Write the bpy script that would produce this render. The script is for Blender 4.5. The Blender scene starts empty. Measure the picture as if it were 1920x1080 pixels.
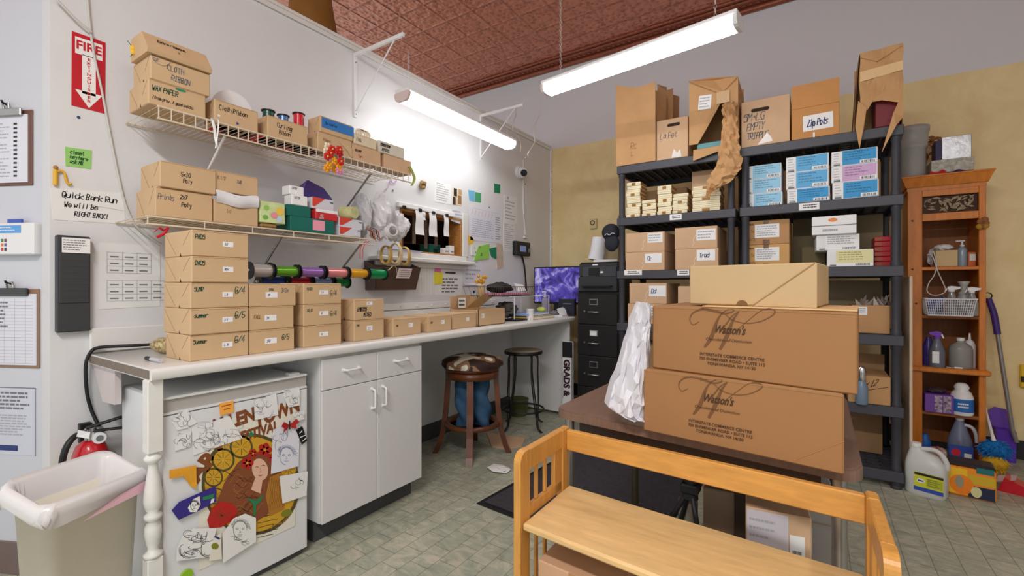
import bpy, math, random
from mathutils import Vector, Matrix
R = random.Random(7)
C = bpy.context.scene.collection
V = Vector
# ---- camera calibration: camera stands at CAM, looks level, yawed left of +Y
F, CX, HY = 860.0, 960.0, 537.0
YAW = math.radians(33.6)
CO, SI = math.cos(YAW), math.sin(YAW)
CAM = V((2.53, 0.0, 1.20))
DEPTH = 4.61          # far wall
CEIL = 3.70
def ray(px, py):
    k = (px - CX) / F
    return V((k * CO - SI, k * SI + CO, (HY - py) / F))
def onX(px, py, X):
    d = ray(px, py); return CAM + d * ((X - CAM.x) / d.x)
def onY(px, py, Y):
    d = ray(px, py); return CAM + d * ((Y - CAM.y) / d.y)
def onZ(px, py, Z):
    d = ray(px, py); return CAM + d * ((Z - CAM.z) / d.z)
def onD(px, py, D):
    return CAM + ray(px, py) * D

# ---- materials
def lin(c):
    return tuple(((x / 255) / 12.92 if x / 255 <= .04045 else (((x / 255) + .055) / 1.055) ** 2.4) for x in c)
MC = {}
def mat(name, c, rough=.6, metal=0., var=.0, scale=12., bump=0., bscale=60., spec=.4, alpha=1., trans=0., emit=0., c2=None, stretch=None, coat=0., sss=0.):
    if name in MC: return MC[name]
    m = bpy.data.materials.new(name); m.use_nodes = True
    nt = m.node_tree; b = nt.nodes['Principled BSDF']
    col = lin(c) + (1,)
    b.inputs['Base Color'].default_value = col
    b.inputs['Roughness'].default_value = rough
    b.inputs['Metallic'].default_value = metal
    b.inputs['Specular IOR Level'].default_value = spec
    b.inputs['Alpha'].default_value = alpha
    b.inputs['Transmission Weight'].default_value = trans
    b.inputs['Coat Weight'].default_value = coat
    if emit:
        b.inputs['Emission Color'].default_value = col
        b.inputs['Emission Strength'].default_value = emit
    tc = nt.nodes.new('ShaderNodeTexCoord')
    src = tc.outputs['Object']
    if stretch:
        mp = nt.nodes.new('ShaderNodeMapping'); mp.inputs['Scale'].default_value = stretch
        nt.links.new(src, mp.inputs['Vector']); src = mp.outputs['Vector']
    if var or c2:
        n = nt.nodes.new('ShaderNodeTexNoise'); n.inputs['Scale'].default_value = scale
        n.inputs['Detail'].default_value = 5; n.inputs['Roughness'].default_value = .6
        nt.links.new(src, n.inputs['Vector'])
        r = nt.nodes.new('ShaderNodeValToRGB')
        a = lin(c2) if c2 else tuple(x * (1 - var) for x in col[:3])
        z = col[:3] if c2 else tuple(min(1, x * (1 + var)) for x in col[:3])
        r.color_ramp.elements[0].position = .32; r.color_ramp.elements[0].color = a + (1,)
        r.color_ramp.elements[1].position = .68; r.color_ramp.elements[1].color = z + (1,)
        nt.links.new(n.outputs['Fac'], r.inputs['Fac'])
        nt.links.new(r.outputs['Color'], b.inputs['Base Color'])
    if bump:
        n2 = nt.nodes.new('ShaderNodeTexNoise'); n2.inputs['Scale'].default_value = bscale; n2.inputs['Detail'].default_value = 4
        nt.links.new(src, n2.inputs['Vector'])
        bp = nt.nodes.new('ShaderNodeBump'); bp.inputs['Strength'].default_value = bump; bp.inputs['Distance'].default_value = .004
        nt.links.new(n2.outputs['Fac'], bp.inputs['Height']); nt.links.new(bp.outputs['Normal'], b.inputs['Normal'])
    MC[name] = m
    return m

# ---- a pen alphabet: strokes on a grid, two digits per point (x, y), baseline 2, capitals to 8
G = {
'A':'022842/1535','B':'02083836250525343202','C':'47380806043242','D':'0208284632220202','E':'48080242/0535','F':'480802/0535','G':'473818060422424535','H':'0802/4842/0545','I':'1838/2822/1232','J':'48443222120304',
'K':'0802/480542','L':'080242','M':'0208254842','N':'02084248','O':'1838464432120406 18','P':'02083847450505','Q':'183846443212040618/2441','R':'0208384745050542','S':'473818070636454332 1203','T':'0848/2822','U':'080412324448','V':'082248','W':'0812253248','X':'0842/4802','Y':'082548/2522','Z':'08480242',
'0':'183846443212040618','1':'172822/1232','2':'07183847460242','3':'0718384746352535 4443321203','4':'3832/380444','5':'48080535443212 03','6':'4738180604123244354504','7':'084822','8':'1838473615060718/1504031232434415','9':'453515060718384744321203',
'a':'463616040313 3345/4642','b':'0802/0415354532 1203','c':'4636160412 3243','d':'4842/44361604123344','e':'04444536160412 3243','f':'47382822/1636','g':'464130100/44361604123344','h':'0802/05364542','i':'2622/2728','j':'36312010/3738','k':'0802/460442','l':'2822','m':'0206/05162522/25364542','n':'0206/05364542','o':'1636443212041 6','p':'0600/0516364432 1204','q':'4640/44361604123344','r':'0206/053646','s':'46160534433202','t':'2823324 3/1636','u':'060312324446/4642','v':'062246','w':'0612243246','x':'0642/4602','y':'0624/46200','z':'06460242',
'.':'2223','!':'2824/2223',"'":'2826','-':'1535','+':'1535/2643',',':'2321','/':'0248',':':'2625/2322','(':'382513 12 21','&':'4214363827163414120334 45',')':'183533 12','?':'0718384725 24/2223','"':'1816/3836','#':'1812/3832/0646/0444'}
def glyph(ch):
    s = G.get(ch)
    if not s: return []
    out = []
    for st in s.split('/'):
        st = st.replace(' ', '')
        out.append([(int(st[i]), int(st[i + 1]) - 2) for i in range(0, len(st) - 1, 2)])
    return out

TXT = {}
def text_mesh(s, bold=0.0):
    k = (s, bold)
    if k in TXT: return TXT[k]
    cu = bpy.data.curves.new('t', 'FONT'); cu.body = s; cu.size = 1; cu.offset = bold; cu.resolution_u = 3
    o = bpy.data.objects.new('t', cu); C.objects.link(o)
    dg = bpy.context.evaluated_depsgraph_get()
    me = bpy.data.meshes.new_from_object(o.evaluated_get(dg))
    vs = [v.co.copy() for v in me.vertices]; fs = [tuple(p.vertices) for p in me.polygons]
    bpy.data.objects.remove(o); bpy.data.curves.remove(cu); bpy.data.meshes.remove(me)
    w = max((v.x for v in vs), default=0)
    TXT[k] = (vs, fs, w)
    return TXT[k]

ORG = {}
def props(o, label=None, cat=None, group=None, kind=None):
    if label: o['label'] = label
    if cat: o['category'] = cat
    if group: o['group'] = group
    if kind: o['kind'] = kind
    return o
def thing(name, label, cat, loc, group=None):
    o = bpy.data.objects.new(name, None); C.objects.link(o); o.location = loc
    o.empty_display_size = .05
    ORG[o] = V(loc)
    return props(o, label, cat, group)
def frame(O, u, n):
    """local x along u, local y into the thing (away from its front, -n), local z up"""
    u = V(u).normalized(); y = -V(n).normalized(); z = u.cross(y).normalized()
    M = Matrix((u, y, z)).transposed().to_4x4(); M.translation = V(O); return M
def shear(M, k):
    S = Matrix.Identity(4); S[0][1] = k; return M @ S
def yawM(loc, a):
    return Matrix.Translation(V(loc)) @ Matrix.Rotation(a, 4, 'Z')

class MB:
    def __init__(s, M=None):
        s.v = []; s.f = []; s.mi = []; s.sm = []; s.ms = []; s.M = M.copy() if M else Matrix.Identity(4)
    def idx(s, m):
        if m not in s.ms: s.ms.append(m)
        return s.ms.index(m)
    def add(s, vs, fs, m, smooth=False, M=None):
        b = len(s.v); T = s.M @ M if M is not None else s.M
        s.v += [T @ V(p) for p in vs]; i = s.idx(m)
        for f in fs:
            s.f.append(tuple(b + k for k in f)); s.mi.append(i); s.sm.append(smooth)
        return s
    def box(s, a, b, m, bev=0., M=None):
        x0, y0, z0 = a; x1, y1, z1 = b
        if x0 > x1: x0, x1 = x1, x0
        if y0 > y1: y0, y1 = y1, y0
        if z0 > z1: z0, z1 = z1, z0
        e = min(bev, .45 * min(x1 - x0, y1 - y0, z1 - z0))
        if e <= 0:
            vs = [(x0, y0, z0), (x1, y0, z0), (x1, y1, z0), (x0, y1, z0), (x0, y0, z1), (x1, y0, z1), (x1, y1, z1), (x0, y1, z1)]
            fs = [(3, 2, 1, 0), (4, 5, 6, 7), (0, 1, 5, 4), (1, 2, 6, 5), (2, 3, 7, 6), (3, 0, 4, 7)]
            return s.add(vs, fs, m, False, M)
        vs = []; ix = {}
        for i, X in ((0, (x0, x0 + e)), (1, (x1, x1 - e))):
            for j, Y in ((0, (y0, y0 + e)), (1, (y1, y1 - e))):
                for k, Z in ((0, (z0, z0 + e)), (1, (z1, z1 - e))):
                    for ax in range(3):
                        ix[i, j, k, ax] = len(vs)
                        vs.append((X[0 if ax == 0 else 1], Y[0 if ax == 1 else 1], Z[0 if ax == 2 else 1]))
        fs = []
        for i in (0, 1):
            q = [ix[i, a_, b_, 0] for a_, b_ in ((0, 0), (1, 0), (1, 1), (0, 1))]; fs.append(q if i else q[::-1])
            q = [ix[a_, i, b_, 1] for a_, b_ in ((0, 0), (0, 1), (1, 1), (1, 0))]; fs.append(q if i else q[::-1])
            q = [ix[a_, b_, i, 2] for a_, b_ in ((0, 0), (1, 0), (1, 1), (0, 1))]; fs.append(q if i else q[::-1])
        for p in (0, 1):
            for q in (0, 1):
                e1 = [ix[0, p, q, 1], ix[1, p, q, 1], ix[1, p, q, 2], ix[0, p, q, 2]]; fs.append(e1)
                e2 = [ix[p, 0, q, 0], ix[p, 1, q, 0], ix[p, 1, q, 2], ix[p, 0, q, 2]]; fs.append(e2)
                e3 = [ix[p, q, 0, 0], ix[p, q, 1, 0], ix[p, q, 1, 1], ix[p, q, 0, 1]]; fs.append(e3)
        for i in (0, 1):
            for j in (0, 1):
                for k in (0, 1):
                    fs.append([ix[i, j, k, 0], ix[i, j, k, 1], ix[i, j, k, 2]])
        # orient outwards
        cen = V(((x0 + x1) / 2, (y0 + y1) / 2, (z0 + z1) / 2)); out = []
        for f in fs:
            p = [V(vs[k]) for k in f]; n = (p[1] - p[0]).cross(p[2] - p[0]); c = sum(p, V()) / len(p)
            out.append(tuple(f) if n.dot(c - cen) > 0 else tuple(f[::-1]))
        return s.add(vs, out, m, False, M)
    def ext(s, poly, h, m, smooth=False):
        """extrude a closed 3D polygon by vector h"""
        n = len(poly); h = V(h); p = [V(q) for q in poly]
        nn = V()
        for i in range(n): nn += p[i].cross(p[(i + 1) % n])
        if nn.dot(h) > 0: p = p[::-1]
        vs = p + [q + h for q in p]
        s.add(vs, [tuple(range(n)), tuple(range(2 * n - 1, n - 1, -1))], m)
        return s.add(vs, [((i + 1) % n, i, n + i, n + (i + 1) % n) for i in range(n)], m, smooth)
    def poly(s, pts, m): return s.add(pts, [tuple(range(len(pts)))], m)
    def tube(s, path, r, m, n=8, closed=False, flat=None):
        P = [V(p) for p in path]; N = len(P); vs = []; fs = []
        rr = r if isinstance(r, (list, tuple)) else [r] * N
        up = None
        for i in range(N):
            a = P[(i - 1) % N] if (closed or i) else P[0]; b = P[(i + 1) % N] if (closed or i < N - 1) else P[-1]
            t = (b - a).normalized()
            if up is None: up = V((0, 0, 1)) if abs(t.z) < .9 else V((1, 0, 0))
            x = up.cross(t)
            if x.length < 1e-5: x = V((1, 0, 0)).cross(t)
            x.normalize(); y = t.cross(x); up = y
            for k in range(n):
                an = 2 * math.pi * k / n
                vs.append(P[i] + (x * math.cos(an) + y * math.sin(an) * (flat or 1)) * rr[i])
        for i in range(N if closed else N - 1):
            j = (i + 1) % N
            for k in range(n):
                l = (k + 1) % n
                fs.append((i * n + k, i * n + l, j * n + l, j * n + k))
        s.add(vs, fs, m, n > 5)
        if not closed:
            s.add([vs[k] for k in range(n)], [tuple(range(n - 1, -1, -1))], m)
            s.add([vs[(N - 1) * n + k] for k in range(n)], [tuple(range(n))], m)
        return s
    def lathe(s, prof, m, c=(0, 0, 0), n=24, M=None, sx=1, sy=1, smooth=True):
        c = V(c); vs = []; fs = []; K = len(prof)
        for r, z in prof:
            for k in range(n):
                a = 2 * math.pi * k / n
                vs.append(c + V((math.cos(a) * r * sx, math.sin(a) * r * sy, z)))
        for i in range(K - 1):
            for k in range(n):
                l = (k + 1) % n
                fs.append((i * n + k, i * n + l, (i + 1) * n + l, (i + 1) * n + k))
        s.add(vs, fs, m, smooth, M)
        if prof[0][0] > 1e-5: s.add(vs[:n], [tuple(range(n - 1, -1, -1))], m, False, M)
        if prof[-1][0] > 1e-5: s.add(vs[-n:], [tuple(range(n))], m, False, M)
        return s
    def cyl(s, a, b, r, m, n=16, r2=None):
        return s.tube([a, b], [r, r2 if r2 is not None else r], m, n)
    def ball(s, c, r, m, n=12, sc=(1, 1, 1)):
        vs = []; fs = []; h = n // 2
        for i in range(h + 1):
            t = math.pi * i / h
            for k in range(n):
                a = 2 * math.pi * k / n
                vs.append((c[0] + r * sc[0] * math.sin(t) * math.cos(a), c[1] + r * sc[1] * math.sin(t) * math.sin(a), c[2] + r * sc[2] * math.cos(t)))
        for i in range(h):
            for k in range(n):
                l = (k + 1) % n
                fs.append((i * n + k, (i + 1) * n + k, (i + 1) * n + l, i * n + l))
        return s.add(vs, fs, m, True)
    def grid(s, fn, nu, nv, m, smooth=True, double=0.):
        vs = [fn(i / nu, j / nv) for j in range(nv + 1) for i in range(nu + 1)]; w = nu + 1
        fs = [(j * w + i, j * w + i + 1, (j + 1) * w + i + 1, (j + 1) * w + i) for j in range(nv) for i in range(nu)]
        return s.add(vs, fs, m, smooth)
    # flat marks on a local plane: O origin, u right, v up (local coords)
    def line(s, pts, w, m, O=(0, 0, 0), u=(1, 0, 0), v=(0, 0, 1)):
        O = V(O); u = V(u); v = V(v)
        for (a, b) in zip(pts, pts[1:]):
            A = V((a[0], a[1])); B = V((b[0], b[1])); d = B - A
            if d.length < 1e-6: continue
            d.normalize(); n = V((-d.y, d.x)) * w / 2; A = A - d * w * .4; B = B + d * w * .4
            q = [A - n, B - n, B + n, A + n]
            s.add([O + u * p.x + v * p.y for p in q], [(0, 1, 2, 3)], m)
        return s
    def pen(s, txt, O, h, m, w=None, u=(1, 0, 0), v=(0, 0, 1), slant=.12, jit=.08, sp=1.25, cond=.62):
        """marker handwriting; h is the capital height"""
        k = h / 6; w = w or h * .13; x = 0; rr = random.Random(txt + str(round(h, 4)))
        for ch in txt:
            for st in glyph(ch):
                st = [((x + p[0] * cond + p[1] * slant + rr.uniform(-jit, jit) * 3) * k, (p[1] + rr.uniform(-jit, jit) * 3) * k) for p in st]
                s.line(st, w, m, O, u, v)
            x += 4 * cond * sp if ch != ' ' else 3 * cond
        return s
    def text(s, txt, O, h, m, u=(1, 0, 0), v=(0, 0, 1), align='c', bold=0.02, shear=0., xs=1.):
        vs, fs, w = text_mesh(txt, bold); O = V(O); u = V(u); v = V(v); k = h / .7
        off = {'l': 0, 'c': -w / 2, 'r': -w}[align]
        return s.add([O + u * ((p.x + off) * xs + p.y * shear) * k + v * p.y * k for p in vs], fs, m)
    def rect(s, x0, z0, x1, z1, y, m):
        return s.add([(x0, y, z0), (x1, y, z0), (x1, y, z1), (x0, y, z1)], [(0, 1, 2, 3)], m)
    def lines(s, x0, z0, x1, z1, n, y, m, fill=.45, ragged=.3, seed=1):
        """rows of small print"""
        rr = random.Random(seed); dz = (z1 - z0) / n
        for i in range(n):
            zt = z1 - dz * (i + .25); x = x0; end = x0 + (x1 - x0) * (1 - rr.random() * ragged)
            while x < end:
                wl = (x1 - x0) * rr.uniform(.06, .16); s.rect(x, zt - dz * fill, min(x + wl, end), zt, y, m); x += wl + (x1 - x0) * .025
        return s
    def build(s, name, parent=None, label=None, cat=None, group=None, kind=None, org=None):
        if parent is not None: o0 = ORG[parent]
        elif org is not None: o0 = V(org)
        else:
            lo = V([min(p[i] for p in s.v) for i in range(3)]); hi = V([max(p[i] for p in s.v) for i in range(3)])
            o0 = V(((lo.x + hi.x) / 2, (lo.y + hi.y) / 2, lo.z))
        me = bpy.data.meshes.new(name)
        me.from_pydata([p - o0 for p in s.v], [], s.f)
        for m in s.ms: me.materials.append(m)
        me.polygons.foreach_set('material_index', s.mi); me.polygons.foreach_set('use_smooth', s.sm)
        me.validate(); me.update()
        o = bpy.data.objects.new(name, me); C.objects.link(o)
        ORG[o] = o0.copy()
        if parent is not None: o.parent = parent
        else: o.location = o0
        return props(o, label, cat, group, kind)
def struct(name, mb, label=None, parent=None):
    return mb.build(name, parent=parent, label=label, kind='structure' if parent is None else None, cat=None)
# ================= materials of the place
WALL = mat('white_wall_paint', (222, 222, 223), .55, var=.025, scale=1.5, bump=.25, bscale=35)
WHITE = mat('white_paint', (226, 225, 221), .45, var=.02, scale=8)
LAM = mat('white_laminate', (228, 227, 224), .3, var=.015, scale=5)
CABW = mat('cabinet_white', (218, 218, 217), .4, var=.012, scale=4)
GREYC = mat('dark_grey_rubber', (74, 74, 77), .6, var=.08)
BROWNB = mat('brown_rubber_base', (120, 102, 98), .6, var=.05)
PAPER = mat('paper', (232, 232, 230), .7, var=.015, scale=6)
PAPERB = mat('paper_bluish', (222, 223, 232), .7, var=.015, scale=6)
LABELW = mat('label_white', (238, 238, 238), .6)
INK = mat('black_ink', (35, 34, 36), .6)
INKG = mat('grey_ink', (120, 122, 126), .7)
INKL = mat('pale_ink', (172, 174, 180), .7)
INKB = mat('blue_ink', (45, 60, 120), .6)
INKGR = mat('green_ink', (30, 90, 70), .6)
BLACK = mat('black_plastic', (26, 26, 28), .45)
BLACKM = mat('black_metal', (24, 23, 23), .4, metal=.0)
CHROME = mat('chrome', (200, 200, 203), .2, metal=1.)
STEEL = mat('brushed_steel', (165, 163, 160), .35, metal=.9)
WOOD = mat('frame_wood', (176, 120, 62), .45, var=.25, scale=6, stretch=(3, 3, 14))
DARKW = mat('dark_brown_wood', (58, 40, 28), .6, var=.2, scale=5)
RED = mat('red_plastic', (190, 30, 40), .45)
TEAL = mat('teal_card', (70, 160, 140), .6)
WIRE = mat('almond_wire', (222, 208, 184), .45)
WHITEP = mat('white_plastic', (232, 232, 232), .4)

def nd(nt, t, **k):
    n = nt.nodes.new(t)
    for a, b in k.items(): setattr(n, a, b)
    return n
def mth(nt, op, a, b=None):
    n = nd(nt, 'ShaderNodeMath', operation=op)
    for i, x in enumerate((a, b)):
        if x is None: continue
        if isinstance(x, (int, float)): n.inputs[i].default_value = x
        else: nt.links.new(x, n.inputs[i])
    return n.outputs[0]

def floor_material():
    m = bpy.data.materials.new('vinyl_floor'); m.use_nodes = True; nt = m.node_tree; b = nt.nodes['Principled BSDF']; L = nt.links.new
    tc = nd(nt, 'ShaderNodeTexCoord'); mp = nd(nt, 'ShaderNodeMapping'); mp.inputs['Rotation'].default_value = (0, 0, math.pi / 2)
    L(tc.outputs['Object'], mp.inputs['Vector'])
    br = nd(nt, 'ShaderNodeTexBrick'); br.offset = .5; br.inputs['Scale'].default_value = 1
    br.inputs['Brick Width'].default_value = .15; br.inputs['Row Height'].default_value = .1
    br.inputs['Mortar Size'].default_value = .0022; br.inputs['Mortar Smooth'].default_value = .4; br.inputs['Bias'].default_value = 0
    br.inputs['Color1'].default_value = lin((192, 187, 170)) + (1,); br.inputs['Color2'].default_value = lin((160, 162, 148)) + (1,); br.inputs['Mortar'].default_value = lin((120, 121, 105)) + (1,)
    L(mp.outputs['Vector'], br.inputs['Vector'])
    n = nd(nt, 'ShaderNodeTexNoise'); n.inputs['Scale'].default_value = 7; n.inputs['Detail'].default_value = 8; n.inputs['Roughness'].default_value = .65; n.inputs['Distortion'].default_value = 1.2
    mp2 = nd(nt, 'ShaderNodeMapping'); mp2.inputs['Scale'].default_value = (1.6, 2.6, 1); L(tc.outputs['Object'], mp2.inputs['Vector']); L(mp2.outputs['Vector'], n.inputs['Vector'])
    r = nd(nt, 'ShaderNodeValToRGB'); e = r.color_ramp.elements
    e[0].position = .3; e[0].color = lin((124, 130, 120)) + (1,); e[1].position = .72; e[1].color = lin((212, 202, 178)) + (1,)
    x = r.color_ramp.elements.new(.5); x.color = lin((162, 168, 146)) + (1,)
    L(n.outputs['Fac'], r.inputs['Fac'])
    mx = nd(nt, 'ShaderNodeMix', data_type='RGBA'); mx.inputs['Factor'].default_value = .64
    L(br.outputs['Color'], mx.inputs['A']); L(r.outputs['Color'], mx.inputs['B'])
    mo = nd(nt, 'ShaderNodeMix', data_type='RGBA'); mo.inputs['B'].default_value = lin((108, 110, 94)) + (1,)
    L(mth(nt, 'MULTIPLY', br.outputs['Fac'], .55), mo.inputs['Factor']); L(mx.outputs['Result'], mo.inputs['A'])
    L(mo.outputs['Result'], b.inputs['Base Color']); b.inputs['Roughness'].default_value = .42; b.inputs['Specular IOR Level'].default_value = .35
    bp = nd(nt, 'ShaderNodeBump'); bp.inputs['Strength'].default_value = .35; bp.inputs['Distance'].default_value = .003; bp.invert = True
    L(mth(nt, 'ADD', br.outputs['Fac'], mth(nt, 'MULTIPLY', n.outputs['Fac'], .25)), bp.inputs['Height']); L(bp.outputs['Normal'], b.inputs['Normal'])
    return m

def tin_material():
    m = bpy.data.materials.new('copper_tin_tiles'); m.use_nodes = True; nt = m.node_tree; b = nt.nodes['Principled BSDF']; L = nt.links.new
    tc = nd(nt, 'ShaderNodeTexCoord'); sp = nd(nt, 'ShaderNodeSeparateXYZ'); L(tc.outputs['Object'], sp.inputs[0])
    def ridge(ax, per, w):
        f = mth(nt, 'ABSOLUTE', mth(nt, 'SUBTRACT', mth(nt, 'FRACT', mth(nt, 'DIVIDE', sp.outputs[ax], per)), .5))
        return mth(nt, 'MAXIMUM', mth(nt, 'MULTIPLY', mth(nt, 'SUBTRACT', f, .5 - w), 1 / w), 0.)
    big = mth(nt, 'MAXIMUM', ridge('X', .305, .07), ridge('Y', .305, .07))
    small = mth(nt, 'MAXIMUM', ridge('X', .1525, .08), ridge('Y', .1525, .08))
    vo = nd(nt, 'ShaderNodeTexVoronoi'); vo.inputs['Scale'].default_value = 24; L(tc.outputs['Object'], vo.inputs['Vector'])
    no = nd(nt, 'ShaderNodeTexNoise'); no.inputs['Scale'].default_value = 38; no.inputs['Detail'].default_value = 4; L(tc.outputs['Object'], no.inputs['Vector'])
    leaf = mth(nt, 'ADD', mth(nt, 'MULTIPLY', vo.outputs['Distance'], 1.1), mth(nt, 'MULTIPLY', no.outputs['Fac'], .6))
    h = mth(nt, 'ADD', mth(nt, 'ADD', mth(nt, 'MULTIPLY', big, 1.), mth(nt, 'MULTIPLY', small, .35)), leaf)
    bp = nd(nt, 'ShaderNodeBump'); bp.inputs['Strength'].default_value = .8; bp.inputs['Distance'].default_value = .012
    L(h, bp.inputs['Height']); L(bp.outputs['Normal'], b.inputs['Normal'])
    r = nd(nt, 'ShaderNodeValToRGB'); e = r.color_ramp.elements; e[0].color = lin((140, 78, 58)) + (1,); e[1].color = lin((204, 132, 108)) + (1,); e[0].position = .25; e[1].position = .9
    L(leaf, r.inputs['Fac']); L(r.outputs['Color'], b.inputs['Base Color'])
    b.inputs['Metallic'].default_value = .35; b.inputs['Roughness'].default_value = .38
    return m

def yellow_material():
    m = bpy.data.materials.new('two_tone_wall_paint'); m.use_nodes = True; nt = m.node_tree; b = nt.nodes['Principled BSDF']; L = nt.links.new
    tc = nd(nt, 'ShaderNodeTexCoord'); sp = nd(nt, 'ShaderNodeSeparateXYZ'); L(tc.outputs['Object'], sp.inputs[0])
    n = nd(nt, 'ShaderNodeTexNoise'); n.inputs['Scale'].default_value = 3.; n.inputs['Detail'].default_value = 7; n.inputs['Roughness'].default_value = .65; n.inputs['Distortion'].default_value = .8; L(tc.outputs['Object'], n.inputs['Vector'])
    r = nd(nt, 'ShaderNodeValToRGB'); e = r.color_ramp.elements; e[0].color = lin((228, 205, 148)) + (1,); e[1].color = lin((240, 221, 168)) + (1,); e[0].position = .35; e[1].position = .65
    L(n.outputs['Fac'], r.inputs['Fac'])
    mx = nd(nt, 'ShaderNodeMix', data_type='RGBA'); L(r.outputs['Color'], mx.inputs['A']); mx.inputs['B'].default_value = lin((216, 216, 219)) + (1,)
    # the object's origin is its base, so Z is the height above the floor; a hand-cut paint line
    L(mth(nt, 'GREATER_THAN', mth(nt, 'ADD', sp.outputs['Z'], mth(nt, 'MULTIPLY', n.outputs['Fac'], .03)), 2.775), mx.inputs['Factor'])
    L(mx.outputs['Result'], b.inputs['Base Color']); b.inputs['Roughness'].default_value = .6
    bp = nd(nt, 'ShaderNodeBump'); bp.inputs['Strength'].default_value = .2; bp.inputs['Distance'].default_value = .004; L(n.outputs['Fac'], bp.inputs['Height']); L(bp.outputs['Normal'], b.inputs['Normal'])
    return m
FLOORM, TIN, YEL = floor_material(), tin_material(), yellow_material()

# ================= shell
HW = 2.775                               # the partition stops below the ceiling
OY0, OY1, OZ0, OZ1 = 2.33, 3.03, 1.455, 1.775   # hatch through the partition
struct('floor', MB().box((-3, -2.5, -.05), (6.5, 4.75, 0), FLOORM))
struct('ceiling', MB().box((-3, -2.5, CEIL), (6.5, 4.75, CEIL + .05), TIN))
struct('wall_back', MB().box((-3, DEPTH, 0), (6.5, DEPTH + .12, CEIL), YEL))
struct('light_block_right', MB().box((4.9, -.9, 0), (5.0, DEPTH, CEIL), WALL))  # unseen wall added to block world light from the right
w = MB()
for y0, y1, z0, z1 in ((.5, OY0, 0, HW), (OY1, DEPTH, 0, HW), (OY0, OY1, 0, OZ0), (OY0, OY1, OZ1, HW)):
    w.box((-.12, y0, z0), (0, y1, z1), WALL)
struct('wall_left', w)
A0 = V((-.122, .515, 0)); AD = V((-.893, -.45, 0)).normalized()     # the angled wall
AN = V((-AD.y, AD.x, 0)) * -1
if AN.dot(CAM - A0) < 0: AN = -AN
ML = frame(A0 + AD * .9, -AD, AN)        # local x runs towards wall_left
struct('wall_corner', MB(ML).box((0, 0, 0), (.9, .1, CEIL), mat('grey_white_paint', (205, 207, 214), .55, var=.02, scale=2, bump=.2, bscale=30)))
struct('baseboard_corner', MB(ML).box((0, -.006, 0), (.9, 0, .137), BROWNB, .003))
struct('baseboard_left', MB().box((0, 1.92, 0), (.008, 3.75, .125), GREYC, .003))
struct('baseboard_back', MB().box((.1, DEPTH - .012, 0), (6.5, DEPTH, .13), mat('black_base', (42, 42, 45), .6), .003))
# capping along the partition and the cornice at the ceiling's edge
t = MB().box((-.13, .5, HW), (.012, DEPTH, HW + .022), WHITE, .003)
t.box((.004, .5, HW - .03), (.016, DEPTH, HW - .004), WHITE, .002)
struct('trim_1', t)
CORN = mat('copper_cornice', (150, 84, 62), .4, metal=.35, var=.2, scale=40, bump=.8, bscale=70)
t = MB()
for y, z, r in ((DEPTH - .02, CEIL - .03, .028), (DEPTH - .14, CEIL - .012, .014), (DEPTH - .2, CEIL - .01, .012)):
    t.tube([(-3, y, z), (6.5, y, z)], r, CORN, 10)
t.box((-3, DEPTH - .13, CEIL - .012), (6.5, DEPTH, CEIL), CORN)
k = -2.9
while k < 6.4:
    t.ball((k, DEPTH - .08, CEIL - .014), .016, CORN, 8, (1.2, 1, .6)); k += .055
struct('trim_2', t)
t = MB().box((0, DEPTH - .03, 0), (.022, DEPTH, HW), WHITE, .004)
for z in (1.62, 1.75, 1.9, 2.05, 2.3, 2.5): t.cyl((.022, DEPTH - .015, z), (.026, DEPTH - .015, z), .006, INKG, 8)
struct('trim_3', t)

# hatch: wood lining, white sill, and the brown room beyond it
o = MB()
for a, b in (((-.13, OY0 - .0, OZ1 - .02), (.004, OY1, OZ1)), ((-.13, OY1 - .022, OZ0), (.004, OY1, OZ1 - .02)), ((-.13, OY0, OZ0), (.004, OY0 + .022, OZ1 - .02)), ((-.13, OY0 + .022, OZ0), (.004, OY1 - .022, OZ0 + .012))):
    o.box(a, b, WOOD, .003)
win = struct('window_1', o)
s_ = MB().box((-.02, OY0 - .28, OZ0 - .075), (.10, OY1 + .07, OZ0 - .045), WHITE, .006)
s_.box((0, OY0 - .24, OZ0 - .11), (.03, OY1 + .05, OZ0 - .075), WHITE, .006); s_.box((0, OY0 - .2, OZ0 - .045), (.016, OY1 + .05, OZ0), WHITE, .004)
s_.box((0, OY1, OZ0), (.016, OY1 + .07, OZ1 + .05), WHITE, .004)
s_.build('sill', win)
o = MB().box((-.75, OY0 - .35, OZ0 - .5), (-.7, OY1 + .9, OZ1 + .6), DARKW)
o.box((-.7, OY0 - .35, OZ0 - .5), (-.125, OY0 - .3, OZ1 + .6), DARKW).box((-.7, OY1 + .85, OZ0 - .5), (-.125, OY1 + .9, OZ1 + .6), DARKW)
o.box((-.7, OY0 - .3, OZ0 - .5), (-.125, OY1 + .85, OZ0 - .02), DARKW)
o.box((-.7, OY0 - .3, OZ0 + .13), (-.55, OY1 + .85, OZ0 + .145), mat('mid_brown_wood', (110, 68, 38), .6, var=.2, scale=6))
struct('wall_beyond', o)
o = MB(); o.box((-.42, 2.95, OZ0 - .02), (-.3, 3.1, OZ0 + .12), TEAL, .004)
o.box((-.301, 3.0, OZ0 + .03), (-.297, 3.05, OZ0 + .08), INKGR)
o.build('tin', label='teal tin box on the counter beyond the wood-framed hatch', cat='tin')
o = MB().box((-.55, 2.45, OZ0 - .02), (-.4, 2.62, OZ0 + .16), mat('rust_red_card', (140, 62, 38), .6, var=.1), .004)
o.build('carton', label='rust red carton seen through the left side of the hatch', cat='carton')
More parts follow.
